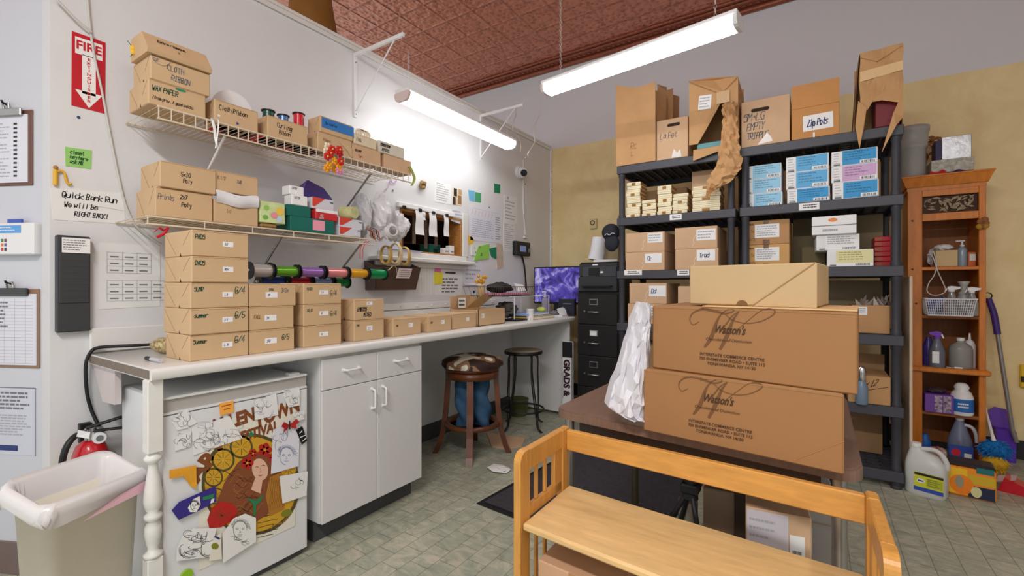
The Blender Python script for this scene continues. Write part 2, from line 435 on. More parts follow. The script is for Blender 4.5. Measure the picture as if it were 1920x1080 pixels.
for i, (y, h) in enumerate(((2.86, .05), (2.93, .075))):
    o = MB().box((-.07, y - .028, OZ0 + .012), (-.02, y + .028, OZ0 + .012 + h), WHITEP, .004)
    o.add([(-.0195, y - .02, OZ0 + .03), (-.0195, y + .02, OZ0 + .03), (-.0195, y + .02, OZ0 + .04), (-.0195, y - .02, OZ0 + .04)], [(0, 1, 2, 3)], INKG)
    o.build('small_box', label=('low', 'taller')[i] + ' white little box standing in the hatch opening at its right corner', cat='box', group='little boxes in the hatch')

# ================= ceiling duct beyond the partition
DUCT = mat('brown_duct', (150, 104, 48), .5, var=.12, scale=5)
o = MB(); c = onX(598, 20, -.55)
o.tube([(c.x - .1, c.y + .0, CEIL - .0), (c.x - .1, c.y, 3.35), (c.x - .1, c.y + .02, 2.95), (c.x - .1, c.y + .12, 2.62), (c.x - .1, c.y + .3, 2.5)], [.13, .15, .20, .23, .24], DUCT, 20)
o.build('ceiling_duct', label='brown round duct rising to the copper ceiling behind the white partition', cat='duct')

# ================= strip lights
DIFF = mat('lit_diffuser', (252, 254, 255), .5, emit=12.)
CAPM = mat('light_end_cap', (214, 196, 190), .5)
def strip_light(label, a, b, chains, group):
    a = V(a); b = V(b); u = (b - a).normalized(); L = (b - a).length
    M = frame(a, u, V((u.y, -u.x, 0)))      # x along, y across, z up; z=0 is the lens underside
    t = thing('strip_light', label, 'light', a, group)
    prof = [(-.062, .028), (-.05, .004), (-.03, -.004), (.03, -.004), (.05, .004), (.062, .028), (.062, .05), (-.062, .05)]
    MB(M).ext([(.02, y, z) for y, z in prof], (L - .04, 0, 0), DIFF).build('diffuser', t)
    MB(M).box((.0, -.06, .05), (L, .06, .075), WHITEP, .004).build('housing', t)
    for x in (0, L - .02):
        MB(M).ext([(x, y * 1.04, z * 1.02 - .002) for y, z in prof], (.02, 0, 0), CAPM if x == 0 else WHITEP).build('end_cap', t)
    for x, zt in chains:
        ch = MB(M); z = .075; k = 0
        while z < zt - .012:
            ax = V((1, 0, 0)) if k % 2 else V((0, 1, 0))
            ch.tube([V((x, 0, z)) + ax * .006, V((x, 0, z + .012)) + ax * .006 * 1.0, V((x, 0, z + .026)) + ax * 0, V((x, 0, z + .012)) - ax * .006, V((x, 0, z)) - ax * .006], .0010, WHITEP, 4)
            z += .024; k += 1
        ch.build('chain', t)
    return t
A_ = onZ(737, 188, 2.4); B_ = onZ(966, 274, 2.4)
XL = .34
strip_light('long lit strip light hung from wall brackets above the counter', (XL, 2.03, 2.38), (XL, 3.28, 2.38), ((.06, .33), (1.19, .33)), 'lit strip lights')
strip_light('long lit strip light on cords in front of the black shelving', (1.0, 2.72, 2.50), (2.21, 2.555, 2.50), ((.12, 1.19), (1.1, 1.19)), 'lit strip lights')

# brackets that carry the first light
for i, (y, z) in enumerate(((1.94, 2.73), (3.29, 2.75))):
    o = MB()
    o.box((.0, y - .012, z - .42), (.012, y + .012, z), WHITEP, .002)
    br = o.build('wall_bracket', label='white metal shelf bracket on the wall at the %s end of the hanging strip light' % ('near', 'far')[i], cat='bracket', group='brackets carrying the strip light')
    MB().box((.012, y - .01, z - .022), (.46, y + .01, z), WHITEP, .002).build('arm', br)
    MB().cyl((.38, y, z - .018), (.014, y, z - .38), .005, WHITEP, 6).build('brace', br)
    for zz in (z - .06, z - .4): MB().cyl((.012, y, zz), (.016, y, zz), .004, INKG, 8).build('screw', br)

# ================= cords and conduit
CORDW = mat('white_cord', (206, 202, 194), .5)
def pth(pts, X): return [onX(x, y, X) for x, y in pts]
def smooth(p, n=5):
    out = []; p = [V(q) for q in p]
    for i in range(len(p) - 1):
        a = p[max(i - 1, 0)]; b = p[i]; c = p[i + 1]; d = p[min(i + 2, len(p) - 1)]
        for k in range(n):
            t = k / n
            out.append(.5 * ((2 * b) + (c - a) * t + (2 * a - 5 * b + 4 * c - d) * t * t + (3 * b - a - 3 * c + d) * t ** 3))
    return out + [p[-1]]
MB().tube(smooth(pth([(102, -6), (140, 34), (172, 60)], .03)), .0045, CORDW, 6).build('power_cord', label='white cord slanting down to the top of the fire extinguisher sign', cat='cord')
MB().tube(smooth(pth([(164, -6), (168, 40), (176, 100), (190, 165), (206, 250), (222, 330), (236, 385), (256, 425), (285, 448), (302, 458)], .012)), .0045, CORDW, 6).build('power_cord', label='white cord running down the wall beside the fire extinguisher sign', cat='cord')
o = MB().tube(smooth(pth([(1010, 190), (1012, 212), (1000, 242), (1003, 265), (990, 288), (993, 295), (985, 295)], .5), 4), .004, CORDW, 6)
o.build('power_cord', label='white cord dangling from the end of the strip light by the shelving', cat='cord')
o = MB().tube(smooth(pth([(966, 195), (967, 215), (961, 240), (975, 262), (977, 285)], .3), 4), .004, CORDW, 6)
o.build('power_cord', label='white cord looped over the far light bracket', cat='cord')
MB().tube(pth([(981, 300), (981, 390), (985, 440)], .008), .005, WHITEP, 6).build('conduit', label='thin white conduit running down the wall under the dome camera', cat='conduit')

# dome camera
c = onX(972, 324, .0); t = thing('security_camera', 'white dome security camera with black lens on the wall near the corner', 'camera', c, None)
MB().tube([c, c + V((.03, 0, 0))], .062, WHITEP, 20).build('base', t)
MB().ball(c + V((.05, .0, -.005)), .055, WHITEP, 18).build('dome', t)
l = (CAM - c); l.normalize(); l = (l + V((0, .25, 0))).normalized()
MB().tube([c + V((.055, 0, -.005)) + l * .03, c + V((.055, 0, -.005)) + l * .06], .033, BLACK, 18).build('lens', t)
# ================= counter along the wall
CZ = .92; CXF = .665; CY0, CY1 = .615, 3.86
t = thing('counter', 'long white laminate counter running along the wall to the filing cabinet', 'counter', (.3, 2.2, 0))
o = MB(); n = 7; prof = [(0, CZ - .04), (0, CZ)] + [(CXF - .016 + .016 * math.sin(a), CZ - .016 + .016 * math.cos(a)) for a in [math.pi / 2 * i / n for i in range(n + 1)]] + [(CXF, CZ - .036), (CXF - .004, CZ - .04)]
o.ext([(x, CY0, z) for x, z in prof], (0, CY1 - CY0, 0), LAM, True)
o.build('worktop', t)
# raw edge of the board at the near end
MB().box((.02, CY0 - .002, CZ - .036), (CXF - .02, CY0, CZ - .006), mat('raw_chipboard', (128, 116, 104), .8, var=.15, scale=80)).build('end_edge', t)
struct('trim_4', MB().box((0, CY0, CZ + .0005), (.02, CY1, CZ + .105), LAM, .006))
MB().box((.01, CY1 - .055, .03), (CXF - .03, CY1 - .035, CZ - .04), CABW, .002).build('end_panel', t)
MB().ext([(.004, CY0 + .012, CZ - .0405), (.27, CY0 + .012, CZ - .0405), (.27, CY0 + .012, .742), (.13, CY0 + .012, .735)], (0, .02, 0), mat('pinkish_board', (206, 196, 194), .6, var=.03)).build('bracket_board', t)
LEGM = mat('white_gloss_paint', (226, 225, 220), .35, var=.03, scale=20)
o = MB(); lx, ly = .625, .632
o.box((lx - .023, ly - .023, .63), (lx + .023, ly + .023, CZ - .04), LEGM, .003)
o.box((lx - .023, ly - .023, 0), (lx + .023, ly + .023, .27), LEGM, .003)
tp = [(.012, .63), (.018, .622), (.026, .612), (.026, .604), (.015, .594), (.014, .575), (.019, .545), (.025, .50), (.028, .465), (.024, .44), (.016, .425), (.026, .415), (.026, .403), (.016, .395), (.024, .375), (.025, .35), (.02, .32), (.015, .30), (.017, .29), (.028, .283), (.028, .272), (.012, .268)]
o.lathe(tp[::-1], LEGM, (lx, ly, 0), 20)
o.build('turned_leg', t)
o = MB()
o.box((0, 1.92, 1.03), (.022, 3.5, 1.08), WHITE, .004)
tr = o.build('peg_rail', label='white wooden peg rail on the wall above the counter', cat='rail')
k = 2.0
while k < 3.45:
    MB().cyl((.022, k, 1.055), (.034, k, 1.055), .008, WHITE, 10).build('peg', tr); k += .16

# ================= base cabinet
cx, c0, c1 = .645, 1.265, 1.904
t = thing('base_cabinet', 'white base cabinet with two drawers over two doors under the counter', 'cabinet', (.35, 1.58, 0))
MB().box((.02, c0, .105), (cx - .019, c1, CZ - .041), CABW, .002).build('body', t)
MB().box((.05, c0 + .01, 0), (cx - .075, c1 - .01, .105), GREYC, .002).build('toe_kick', t)
md = (c0 + c1) / 2
def pull(parent, a, b, X):
    """flat bridge handle from a to b on the plane X"""
    a = V(a); b = V(b); u = (b - a).normalized(); o = MB()
    side = V((0, -u.z, u.y)) * .005
    P = [a, a + V((.022, 0, 0)) + u * .006, a + V((.027, 0, 0)) + u * .016, b + V((.027, 0, 0)) - u * .016, b + V((.022, 0, 0)) - u * .006, b]
    o.tube(smooth(P, 3), .0055, WHITEP, 8)
    for q in (a, b): o.tube([q, q + V((.006, 0, 0))], .009, WHITEP, 10)
    return o.build('handle', parent)
for y0, y1, s in ((c0, md, 0), (md, c1, 1)):
    d = MB().box((cx - .018, y0 + .0015, .721), (cx, y1 - .0015, .862), CABW, .002).build('drawer', t)
    m_ = (y0 + y1) / 2; pull(d, (cx, m_ - .045, .80), (cx, m_ + .045, .80), cx)
    d = MB().box((cx - .018, y0 + .0015, .107), (cx, y1 - .0015, .717), CABW, .002).build('door', t)
    yh = y1 - .035 if s == 0 else y0 + .035
    pull(d, (cx, yh, .58), (cx, yh, .68), cx)

# ================= small fridge
FRW = mat('fridge_white', (222, 224, 225), .35, var=.02, scale=6)
fx, f0, f1, fz = .622, .664, 1.208, .815
t = thing('mini_fridge', 'white mini fridge covered in drawings and a poster under the counter', 'fridge', (.42, .93, 0))
MB().box((.2, f0 + .004, .03), (fx - .052, f1 - .004, fz - .012), FRW, .008).build('body', t)
o = MB(); n = 12
pts = []
for i in range(n + 1):
    y = f0 + (f1 - f0) * i / n; s = (i / n - .5) * 2
    pts.append((fx - .003 * s * s, y))
poly = [(fx - .045, f0, .03)] + [(x, y, .03) for x, y in pts] + [(fx - .045, f1, .03)]
o.ext(poly, (0, 0, fz - .03 - .075), FRW)
poly2 = [(x, y, fz - .07) for x, y, _ in poly]; o.ext(poly2, (0, 0, .008), FRW); o.ext([(x - .009, y, z + .006) for x, y, z in poly2], (0, 0, .05), mat('fridge_grip_shade', (176, 172, 166), .5)); o.ext([(x, y, z + .054) for x, y, z in poly2], (0, 0, .008), FRW)  # grip band greyed: shading of its hollow put into the colour
poly3 = [(x - .012, y, fz - .08) for x, y, _ in poly]; o.ext(poly3, (0, 0, .02), mat('fridge_grip_shade', (150, 148, 142), .5))
dr = o.build('door', t)
MB().box((fx - .03, f0 + .01, .0), (fx - .018, f1 - .01, .028), GREYC, .003).build('kick_plate', t)
for y in (f0 + .05, f1 - .05): MB().cyl((.3, y, 0), (.3, y, .03), .02, BLACK, 10).build('foot', t)
MB().box((fx - .06, f1 - .07, fz - .012), (fx - .02, f1 - .02, fz), FRW, .004).build('hinge', t)
def FRX(y):
    s = ((y - f0) / (f1 - f0) - .5) * 2; return fx - .003 * s * s

# ================= tall black plastic shelving (two units)
SHP = mat('charcoal_plastic', (54, 54, 60), .5, var=.06, scale=30)
SHL = mat('charcoal_plastic_edge', (68, 68, 75), .45, var=.05, scale=30)
SZ = [2.152, 1.742, 1.322, .910, .487, .105]
SY = 3.5
def shelving(label, x0, x1, rot):
    M = yawM((x0, SY, 0), rot); W = x1 - x0; D = .6
    t = thing('shelving_unit', label, 'shelves', M.translation, 'tall black plastic shelving units')
    for z in SZ:
        o = MB(M)
        o.box((0, 0, z - .062), (W, .022, z), SHL, .004).box((0, D - .022, z - .062), (W, D, z), SHP, .004)
        o.box((0, .022, z - .062), (.022, D - .022, z), SHP, .003).box((W - .022, .022, z - .062), (W, D - .022, z), SHP, .003)
        for i in range(1, 12): o.box((.022 + (W - .044) * i / 12 - .006, .022, z - .03), (.022 + (W - .044) * i / 12 + .006, D - .022, z - .004), SHP)
        for i in range(1, 9): o.box((.022, .022 + (D - .044) * i / 9 - .006, z - .02), (W - .022, .022 + (D - .044) * i / 9 + .006, z - .002), SHP)
        o.build('shelf', t)
    for z0, z1 in zip([0] + SZ[::-1][:-1], [SZ[-1] - .062] + [q - .062 for q in SZ[::-1][1:]]):
        for px_ in (.032, W - .032):
            for py_ in (.034, D - .034):
                MB(M).lathe([(.027, z0), (.027, z0 + .02), (.023, z0 + .03), (.023, z1 - .03), (.027, z1 - .02), (.027, z1)], SHP, (px_, py_, 0), 16).build('post', t)
    return t, M
shl, ML_ = shelving('left unit of the two tall black plastic shelving units, beside the filing cabinet', 1.205, 2.062, 0)
shr, MR_ = shelving('right unit of the two tall black plastic shelving units, beside the orange pine cupboard', 2.088, 2.955, 0)
def shelf_tag(parent, px, py, w, h, seed, ink=INK):
    p = onY(px, py, SY - .0); o = MB(frame((p.x, SY - .003, p.z), (1, 0, 0), (0, -1, 0)))
    o.box((-w / 2, 0, -h / 2), (w / 2, .0025, h / 2), LABELW); o.lines(-w * .3, -h * .3, w * .42, h * .35, 2, -.0005, ink, seed=seed)
    o.build('shelf_tag', parent, label='white paper shelf tag')
for px, py, w, h, s, u in ((1267, 407, .085, .042, 1, shl), (1187, 511, .14, .04, 2, shl), (1281, 511, .085, .042, 3, shl), (1517, 387, .11, .045, 4, shr)):
    shelf_tag(u, px, py, w, h, s)

# ================= filing cabinet
FX0, FX1, FY, FZ = .75, 1.135, 3.72, 1.155
FILM = mat('filing_black', (34, 33, 34), .4, var=.08)
t = thing('filing_cabinet', 'black four drawer metal filing cabinet between the counter and shelving', 'cabinet', ((FX0 + FX1) / 2, FY + .3, 0))
MB().box((FX0, FY + .02, .02), (FX1, FY + .62, FZ), FILM, .004).build('body', t)
for i in range(4):
    z0 = .05 + i * .273; z1 = z0 + .268
    d = MB().box((FX0 + .008, FY, z0), (FX1 - .008, FY + .022, z1), FILM, .004).build('drawer', t)
    xm = (FX0 + FX1) / 2 - .03
    o = MB().box((xm - .04, FY - .004, z1 - .1), (xm + .04, FY, z1 - .045), STEEL, .002)
    o.rect(xm - .03, z1 - .092, xm + .03, z1 - .053, FY - .0045, LABELW if i in (2,) else FILM); o.build('label_holder', d)
    MB().tube([(xm - .05, FY, z1 - .16), (xm - .045, FY - .02, z1 - .16), (xm + .045, FY - .02, z1 - .16), (xm + .05, FY, z1 - .16)], .007, STEEL, 8).build('handle', d)
    MB().cyl((xm - .085, FY - .006, z1 - .155), (xm - .085, FY, z1 - .155), .009, STEEL, 10).build('latch', d)

# ================= brown bar stool with a cowhide cushion
STW = mat('stool_brown_wood', (104, 56, 30), .35, var=.3, scale=7, coat=.3)
def cow():
    m = bpy.data.materials.new('cowhide'); m.use_nodes = True; nt = m.node_tree; b = nt.nodes['Principled BSDF']
    tc = nd(nt, 'ShaderNodeTexCoord'); n = nd(nt, 'ShaderNodeTexNoise'); n.inputs['Scale'].default_value = 7; n.inputs['Detail'].default_value = 2; nt.links.new(tc.outputs['Object'], n.inputs['Vector'])
    r = nd(nt, 'ShaderNodeValToRGB'); r.color_ramp.interpolation = 'CONSTANT'; e = r.color_ramp.elements
    e[0].position = 0; e[0].color = lin((48, 26, 18)) + (1,); e[1].position = .47; e[1].color = lin((140, 104, 72)) + (1,); x = e.new(.55); x.color = lin((226, 216, 198)) + (1,)
    nt.links.new(n.outputs['Fac'], r.inputs['Fac']); nt.links.new(r.outputs['Color'], b.inputs['Base Color']); b.inputs['Roughness'].default_value = .7
    return m
COW = cow()
def stool_center(pxl, pxr, py_seat, z):
    return onZ((pxl + pxr) / 2, py_seat, z)
SX, SY_ = .453, 2.606; MS_ = Matrix.Translation((SX, SY_, 0)) @ Matrix.Diagonal((1.12, 1.12, .857, 1)); sx = sy = 0.
t = thing('bar_stool', 'brown wooden bar stool with cowhide print cushion at the counter', 'stool', (SX, SY_, 0))
o = MB(MS_); o.lathe([(.10, .70), (.165, .70), (.178, .71), (.18, .722), (.172, .735), (.16, .74), (0.001, .74)], STW, (sx, sy, 0), 32); o.build('seat', t)
o = MB(MS_); RR = random.Random(3)
vs = lambda a, b: None
def cush(i, j):
    a = i * 2 * math.pi; r = .2 * math.sin(min(1, j * 1.02) * math.pi / 2); top = .745 + .085 * math.cos(j * math.pi / 2) ** .6 + .006 * math.sin(5 * a) * j + .008 * math.sin(3 * a + 1) * j
    r *= 1 + .04 * math.sin(6 * a) * j
    return (sx + r * math.cos(a), sy + r * math.sin(a), top - (.01 if j == 1 else 0))
o.grid(cush, 40, 10, COW); o.lathe([(.19, .738), (.197, .75)], COW, (sx, sy, 0), 40); o.build('cushion', t)
o = MB(MS_); o.lathe([(.155, .64), (.172, .64), (.172, .695), (.155, .695), (.155, .64)], STW, (sx, sy, 0), 32); o.build('apron', t)
a0 = math.atan2(-SY_, CAM.x - SX)
for i in range(4):
    a = a0 + i * math.pi / 2 - .08; c_, s_ = math.cos(a), math.sin(a); o = MB(MS_)
    P = [(.150, .69), (.158, .55), (.168, .38), (.185, .2), (.215, .06), (.238, 0)]
    for (r1, z1), (r2, z2) in zip(P, P[1:]):
        u = V((c_, s_, 0)); s3 = V((-s_, c_, 0)); q = []
        for r, z in ((r1, z1), (r2, z2)):
            b = V((sx, sy, z)) + u * r
            q += [b - u * .016 - s3 * .02, b + u * .016 - s3 * .02, b + u * .016 + s3 * .02, b - u * .016 + s3 * .02]
        o.add(q, [(0, 1, 5, 4), (1, 2, 6, 5), (2, 3, 7, 6), (3, 0, 4, 7)], STW)
    b = V((sx, sy, 0)) + V((c_, s_, 0)) * .238; u = V((c_, s_, 0)); s3 = V((-s_, c_, 0))
    o.add([b - u * .016 - s3 * .02, b + u * .016 - s3 * .02, b + u * .016 + s3 * .02, b - u * .016 + s3 * .02], [(3, 2, 1, 0)], STW)
    o.build('leg', t)
o = MB(MS_); o.lathe([(.148, .235), (.178, .235), (.18, .25), (.176, .268), (.148, .268), (.148, .235)], STW, (sx, sy, 0), 36); o.build('foot_ring', t)

# pair of jeans bundled upright inside the stool
JEAN = mat('blue_denim', (56, 92, 124), .85, var=.25, scale=10, bump=.4, bscale=90)
JEAND = mat('dark_denim', (34, 58, 84), .85, var=.2, scale=10)
t = thing('jeans', 'pair of blue jeans standing on the foot ring inside the brown stool', 'jeans', (SX, SY_, .2))
u = V((CO, SI, 0)); f_ = V((SI, -CO, 0)) * 0
for s, (r, dz) in enumerate(((.048, 0), (.05, .015))):
    c = V((sx, sy, 0)) + u * (-.045 + s * .1) + V((-SI, CO, 0)) * (-.01 + .03 * s); o = MB(MS_)
    def leg(i, j, c=c, s=s):
        a = i * 2 * math.pi; z = .236 + j * .40; rr = .05 + .008 * math.sin(j * 14 + s * 2 + a * 2) + .012 * math.sin(j * 3.1) - .004 * math.sin(a * 3 + j * 9)
        return (c.x + rr * math.cos(a) + .012 * math.sin(j * 6 + s), c.y + rr * math.sin(a), z)
    o.grid(leg, 20, 26, JEAN); o.lathe([(.0005, .236), (.05, .236)], JEAND, (c.x + .012 * math.sin(s), c.y, 0), 20)
    o.build('trouser_leg', t)

# ================= black wire stool
IRON = mat('black_iron', (30, 29, 28), .4)
KX, KY = .442, 3.318; MK = Matrix.Translation((KX, KY, 0)) @ Matrix.Diagonal((1.05, 1.05, .9, 1)); kx = ky = 0.
t = thing('wire_stool', 'black wire stool with round worn seat under the counter end', 'stool', (KX, KY, 0))
o = MB(MK); o.lathe([(.15, .695), (.156, .70), (.156, .722), (.15, .728)], IRON, (kx, ky, 0), 32); o.build('seat_rim', t)
o = MB(MK); o.lathe([(.15, .722), (.145, .732), (.10, .737), (.001, .738)], mat('worn_tan_seat', (150, 134, 112), .6, var=.15, scale=9), (kx, ky, 0), 32); o.build('seat', t)
for i in range(4):
    a = 1.3 + i * math.pi / 2; o = MB(MK)
    for d in (-.16, .16):
        P = []
        for r, z, k in ((.11, .695, .5), (.135, .66, .8), (.135, .5, .8), (.15, .3, .55), (.158, .16, .25), (.165, .05, .12), (.2, .008, .1), (.215, .006, .1)):
            P.append((kx + r * math.cos(a + d * k * 2), ky + r * math.sin(a + d * k * 2), z))
        o.tube(smooth(P, 3), .0055, IRON, 6)
    o.build('leg', t)
o = MB(MK); o.tube([(kx + .165 * math.cos(2 * math.pi * i / 28), ky + .165 * math.sin(2 * math.pi * i / 28), .175) for i in range(28)], .009, IRON, 6, closed=True); o.build('foot_ring', t)

# ================= square table
TBW = mat('table_walnut', (124, 96, 80), .4, var=.14, scale=5, stretch=(14, 2, 2))
TX0, TX1, TY0, TY1, TZ = 1.70, 2.665, 1.45, 2.42, .74
rotT = math.atan2(-.113, .941)
MT = shear(yawM((1.700, 1.53, 0), rotT), -.115); TW = .935; TD = .95
t = thing('square_table', 'walnut topped square table with rounded corners carrying the big cartons', 'table', MT @ V((TW / 2, TD / 2, 0)))
o = MB(MT); poly = []
for cxx, cyy, a1 in ((TW - .06, .06, -90), (TW - .06, TD - .06, 0), (.06, TD - .06, 90), (.06, .06, 180)):
    for k in range(7):
        a = math.radians(a1 + 15 * k); poly.append((cxx + .06 * math.cos(a), cyy + .06 * math.sin(a)))
o.ext([(x, y, TZ - .032) for x, y in poly], (0, 0, .028), TBW)
sc_ = [(TW / 2 + (x - TW / 2) * .992, TD / 2 + (y - TD / 2) * .992) for x, y in poly]
o.ext([(x, y, TZ - .004) for x, y in sc_], (0, 0, .004), TBW); o.build('tabletop', t)
o = MB(MT); DB = mat('table_apron_dark', (62, 44, 34), .5)
for a, b in (((.09, .05), (TW - .09, .07)), ((.09, TD - .07), (TW - .09, TD - .05)), ((.09, .07), (.11, TD - .07)), ((TW - .11, .07), (TW - .09, TD - .07))): o.box((a[0], a[1], TZ - .085), (b[0], b[1], TZ - .032), DB, .002)
o.build('apron', t)
OLV = mat('olive_leg_metal', (84, 76, 58), .45, metal=.3)
for x, y in ((.05, .045), (TW - .05, .05), (.062, TD - .2), (TW - .05, TD - .05)):
    MB(MT).tube([(x, y, 0), (x, y, TZ - .032)], .0185, OLV if y > .3 else STEEL, 14).build('leg', t)
g = MT.inverted() @ onD(1389, 900, 1.66); MB(MT).box((g.x - .02, g.y - .02, 0), (g.x + .02, g.y + .02, TZ - .032), DARKW, .004).build('centre_leg', t)

# ================= light wooden bench / changing table
BW = mat('honey_wood', (206, 148, 72), .38, var=.13, scale=3.5, stretch=(2.5, 16, 16), coat=.15)
BWV = mat('honey_wood_upright', (204, 146, 70), .38, var=.12, scale=3.5, stretch=(14, 14, 2.2), coat=.15)
BWS = mat('pale_wood_worn', (220, 182, 124), .42, var=.12, scale=3, stretch=(2.2, 12, 12), coat=.1)
BZ, BS = .725, .527
p0 = onZ(1056, 796, BZ); p1 = onZ(1646, 922, BZ); ub = (p1 - p0).normalized(); LB = (p1 - p0).length
MBn = frame(V((p0.x, p0.y, 0)), ub, V((ub.y, -ub.x, 0)))   # x along the rear rail; local y points to the table, so the front is at -y
BD = .315; MBn = shear(MBn, -.085)
t = thing('changing_table', 'honey coloured wooden changing table with slatted ends in the foreground', 'table', MBn @ V((LB / 2, -BD / 2, 0)))
def end_panel(x0, x1):
    e = MB(MBn); r = .03
    prof = []
    # frame: two posts and a top rail with rounded front corner
    e.box((x0, -.05, 0), (x1, 0, BZ - .001), BWV, .004); e.box((x0 + .004, -.098, BS), (x1 - .004, -.052, BZ - .05), BWV, .002)
    pr = [(-BD, 0), (-BD, BZ - r)] + [(-BD + r - r * math.cos(a), BZ - r + r * math.sin(a)) for a in [math.pi / 2 * k / 6 for k in range(1, 7)]] + [(-.05, BZ), (-.05, BZ - .062), (-BD + .052, BZ - .062), (-BD + .052, 0)]
    # the L-shaped front post and top rail (concave: build as two convex pieces)
    e.ext([(x0, y, z) for y, z in pr[:8] + [(-BD + .052, BZ), (-BD + .052, 0)]], (x1 - x0, 0, 0), BWV)
    e.box((x0, -BD + .052, BZ - .062), (x1, -.052, BZ), BWV, .003)
    ob = e.build('end_frame', t)
    MB(MBn).box((x0 + .004, -BD + .052, BS - .005), (x1 - .004, -.052, BS + .03), BWV, .002).build('lower_rail', ob)
    for k in range(2):
        y = -BD + .052 + (BD - .15) * (k + 1) / 3
        MB(MBn).box((x0 + .007, y - .007, BS + .03), (x1 - .007, y + .007, BZ - .062), BWV, .002).build('slat', ob)
        MB(MBn).box((x0 + .007, y - .007, .1), (x1 - .007, y + .007, BS - .03), BWV, .002).build('slat', ob)
    MB(MBn).box((x0 + .004, -BD + .052, .06), (x1 - .004, -.052, .1), BWV, .002).build('lower_rail', ob)
end_panel(0, .024); end_panel(LB - .024, LB)
MB(MBn).box((.024, -.024, BZ - .075), (LB - .024, -.002, BZ - .008), BW, .003).build('rear_rail', t)
MB(MBn).box((.024, -BD + .008, BS - .022), (LB - .024, -.004, BS), BWS, .006).build('top_shelf', t)
MB(MBn).box((.024, -BD + .02, .20), (LB - .024, -.004, .22), BWS, .004).build('lower_shelf', t)
for a, b, z, nm in ((.06, .30, .2, 0), (.33, .6, .16, 1)):
    o = MB(MBn).box((a, -BD + .04, .221), (b, -.03, .221 + z), mat('cardboard_pinkish', (196, 156, 122), .75, var=.04, scale=10), .003)
    o.box(((a + b) / 2 - .02, -BD + .0395, .26), ((a + b) / 2 + .02, -BD + .041, .221 + z), mat('tape_brown', (178, 132, 84), .35))
    o.build('carton', label=('taller', 'lower')[nm] + ' plain carton on the lower shelf of the honey wood changing table', cat='box', group='cartons on the lower bench shelf')

# ================= dark floor mat
q = [onZ(893, 945, 0), onZ(1085, 838, 0), onZ(1500, 905, 0), onZ(1290, 1068, 0)]
MATD = mat('charcoal_mat', (62, 58, 64), .95, var=.2, scale=40, bump=.8, bscale=220)
o = MB(); u = (q[1] - q[0]).normalized(); n_ = V((u.y, -u.x, 0)); L_ = (q[1] - q[0]).length; W_ = .92
Mm = frame(q[0], u, V((u.y, -u.x, 0)))
o = MB(Mm); o.box((0, -W_, .0), (L_, 0, .006), BLACK, .002); o.box((.035, -W_ + .03, .006), (L_ - .03, -.03, .011), MATD, .002)
o.build('floor_mat', label='charcoal carpet mat with black rubber edge under the table', cat='mat')
# ================= cardboard
KR = mat('kraft_board', (204, 172, 132), .72, var=.035, scale=9, bump=.06, bscale=60)
KR2 = mat('kraft_board_warm', (208, 172, 136), .72, var=.04, scale=9, bump=.06, bscale=60)
KRS = mat('kraft_crease', (160, 120, 78), .75)
KRL = mat('kraft_board_light', (206, 178, 132), .72, var=.03, scale=7)
BRC = mat('brown_carton', (184, 140, 94), .7, var=.045, scale=8, bump=.08, bscale=50)
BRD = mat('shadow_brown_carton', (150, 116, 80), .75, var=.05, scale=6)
NOTCH = mat('dark_notch', (52, 38, 26), .8)
PRINT = mat('brown_print', (120, 82, 46), .7)
PRINTD = mat('dark_brown_print', (84, 56, 34), .7)
TAPE = mat('packing_tape', (196, 158, 112), .25, spec=.5)
TAPEB = mat('blue_painters_tape', (36, 116, 190), .5)
UA, NA = V((0, 1, 0)), V((1, 0, 0))       # things on the left wall show this face
UF, NF = V((1, 0, 0)), V((0, -1, 0))      # things along the back wall

def sizeA(pc, pr, pl, X, z0):
    """front face on plane X: corner px pc, right px pr, rear-left px pl -> origin, width, depth"""
    a = onX(pc, 540, X); b = onX(pr, 540, X)
    if pl is None: d = .2
    else: d = X - onY(pl, 540, a.y).x
    return V((X, a.y, z0)), b.y - a.y, d
def candy(name, label, O, w, d, h, m=KR, u=UA, n=NA, side=True, group=None, slit=True, cat='box', tilt=0.):
    M = frame(O, u, n)
    if tilt: M = M @ Matrix.Rotation(tilt, 4, 'Z')
    o = MB(M); o.box((0, 0, 0), (w, d, h), m, .003)
    if side:   # folded end: diagonal creases and the little locking notch
        o.line([(d * .55, h * .08), (d * .95, h * .92)], .0016, KRS, (-.0006, 0, 0), (0, 1, 0), (0, 0, 1))
        o.line([(d * .3, h * .45), (d * .06, h * .95)], .0016, KRS, (-.0006, 0, 0), (0, 1, 0), (0, 0, 1))
        o.add([(-.0008, d * .36, .0), (-.0008, d * .36 + .012, .0), (-.0008, d * .36 + .006, .014)], [(2, 1, 0)], NOTCH)
    if slit: o.rect(.004, h - .0045, w - .004, h - .0032, -.0006, KRS)
    return o, M, dict(name=name, label=label, cat=cat, group=group)
def fin(o, k): return o.build(k['name'], label=k['label'], cat=k['cat'], group=k['group'])
def sticker(par, M, x, z, w, h, txt=None, ink=INK, lines=0, seed=1, name='label', mt=None, rot=0., y=0., rip=False):
    L = MB(M @ Matrix.Translation((x, y, z)) @ Matrix.Rotation(rot, 4, 'Y')); mt = mt or LABELW
    L.box((-w / 2, -.0012, -h / 2), (w / 2, -.0002, h / 2), mt)
    if txt: L.pen(txt, (-w * .36, -.0018, -h * .22), h * .42, ink, slant=.15, cond=min(.62, w * .72 / (h * .07 * max(1, len(txt)) * 5)))
    if lines: L.lines(-w * .42, -h * .4, w * .42, h * .4, lines, -.0018, ink, seed=seed)
    return L.build(name, par)

CG = 'brown candy cartons stacked on the counter'
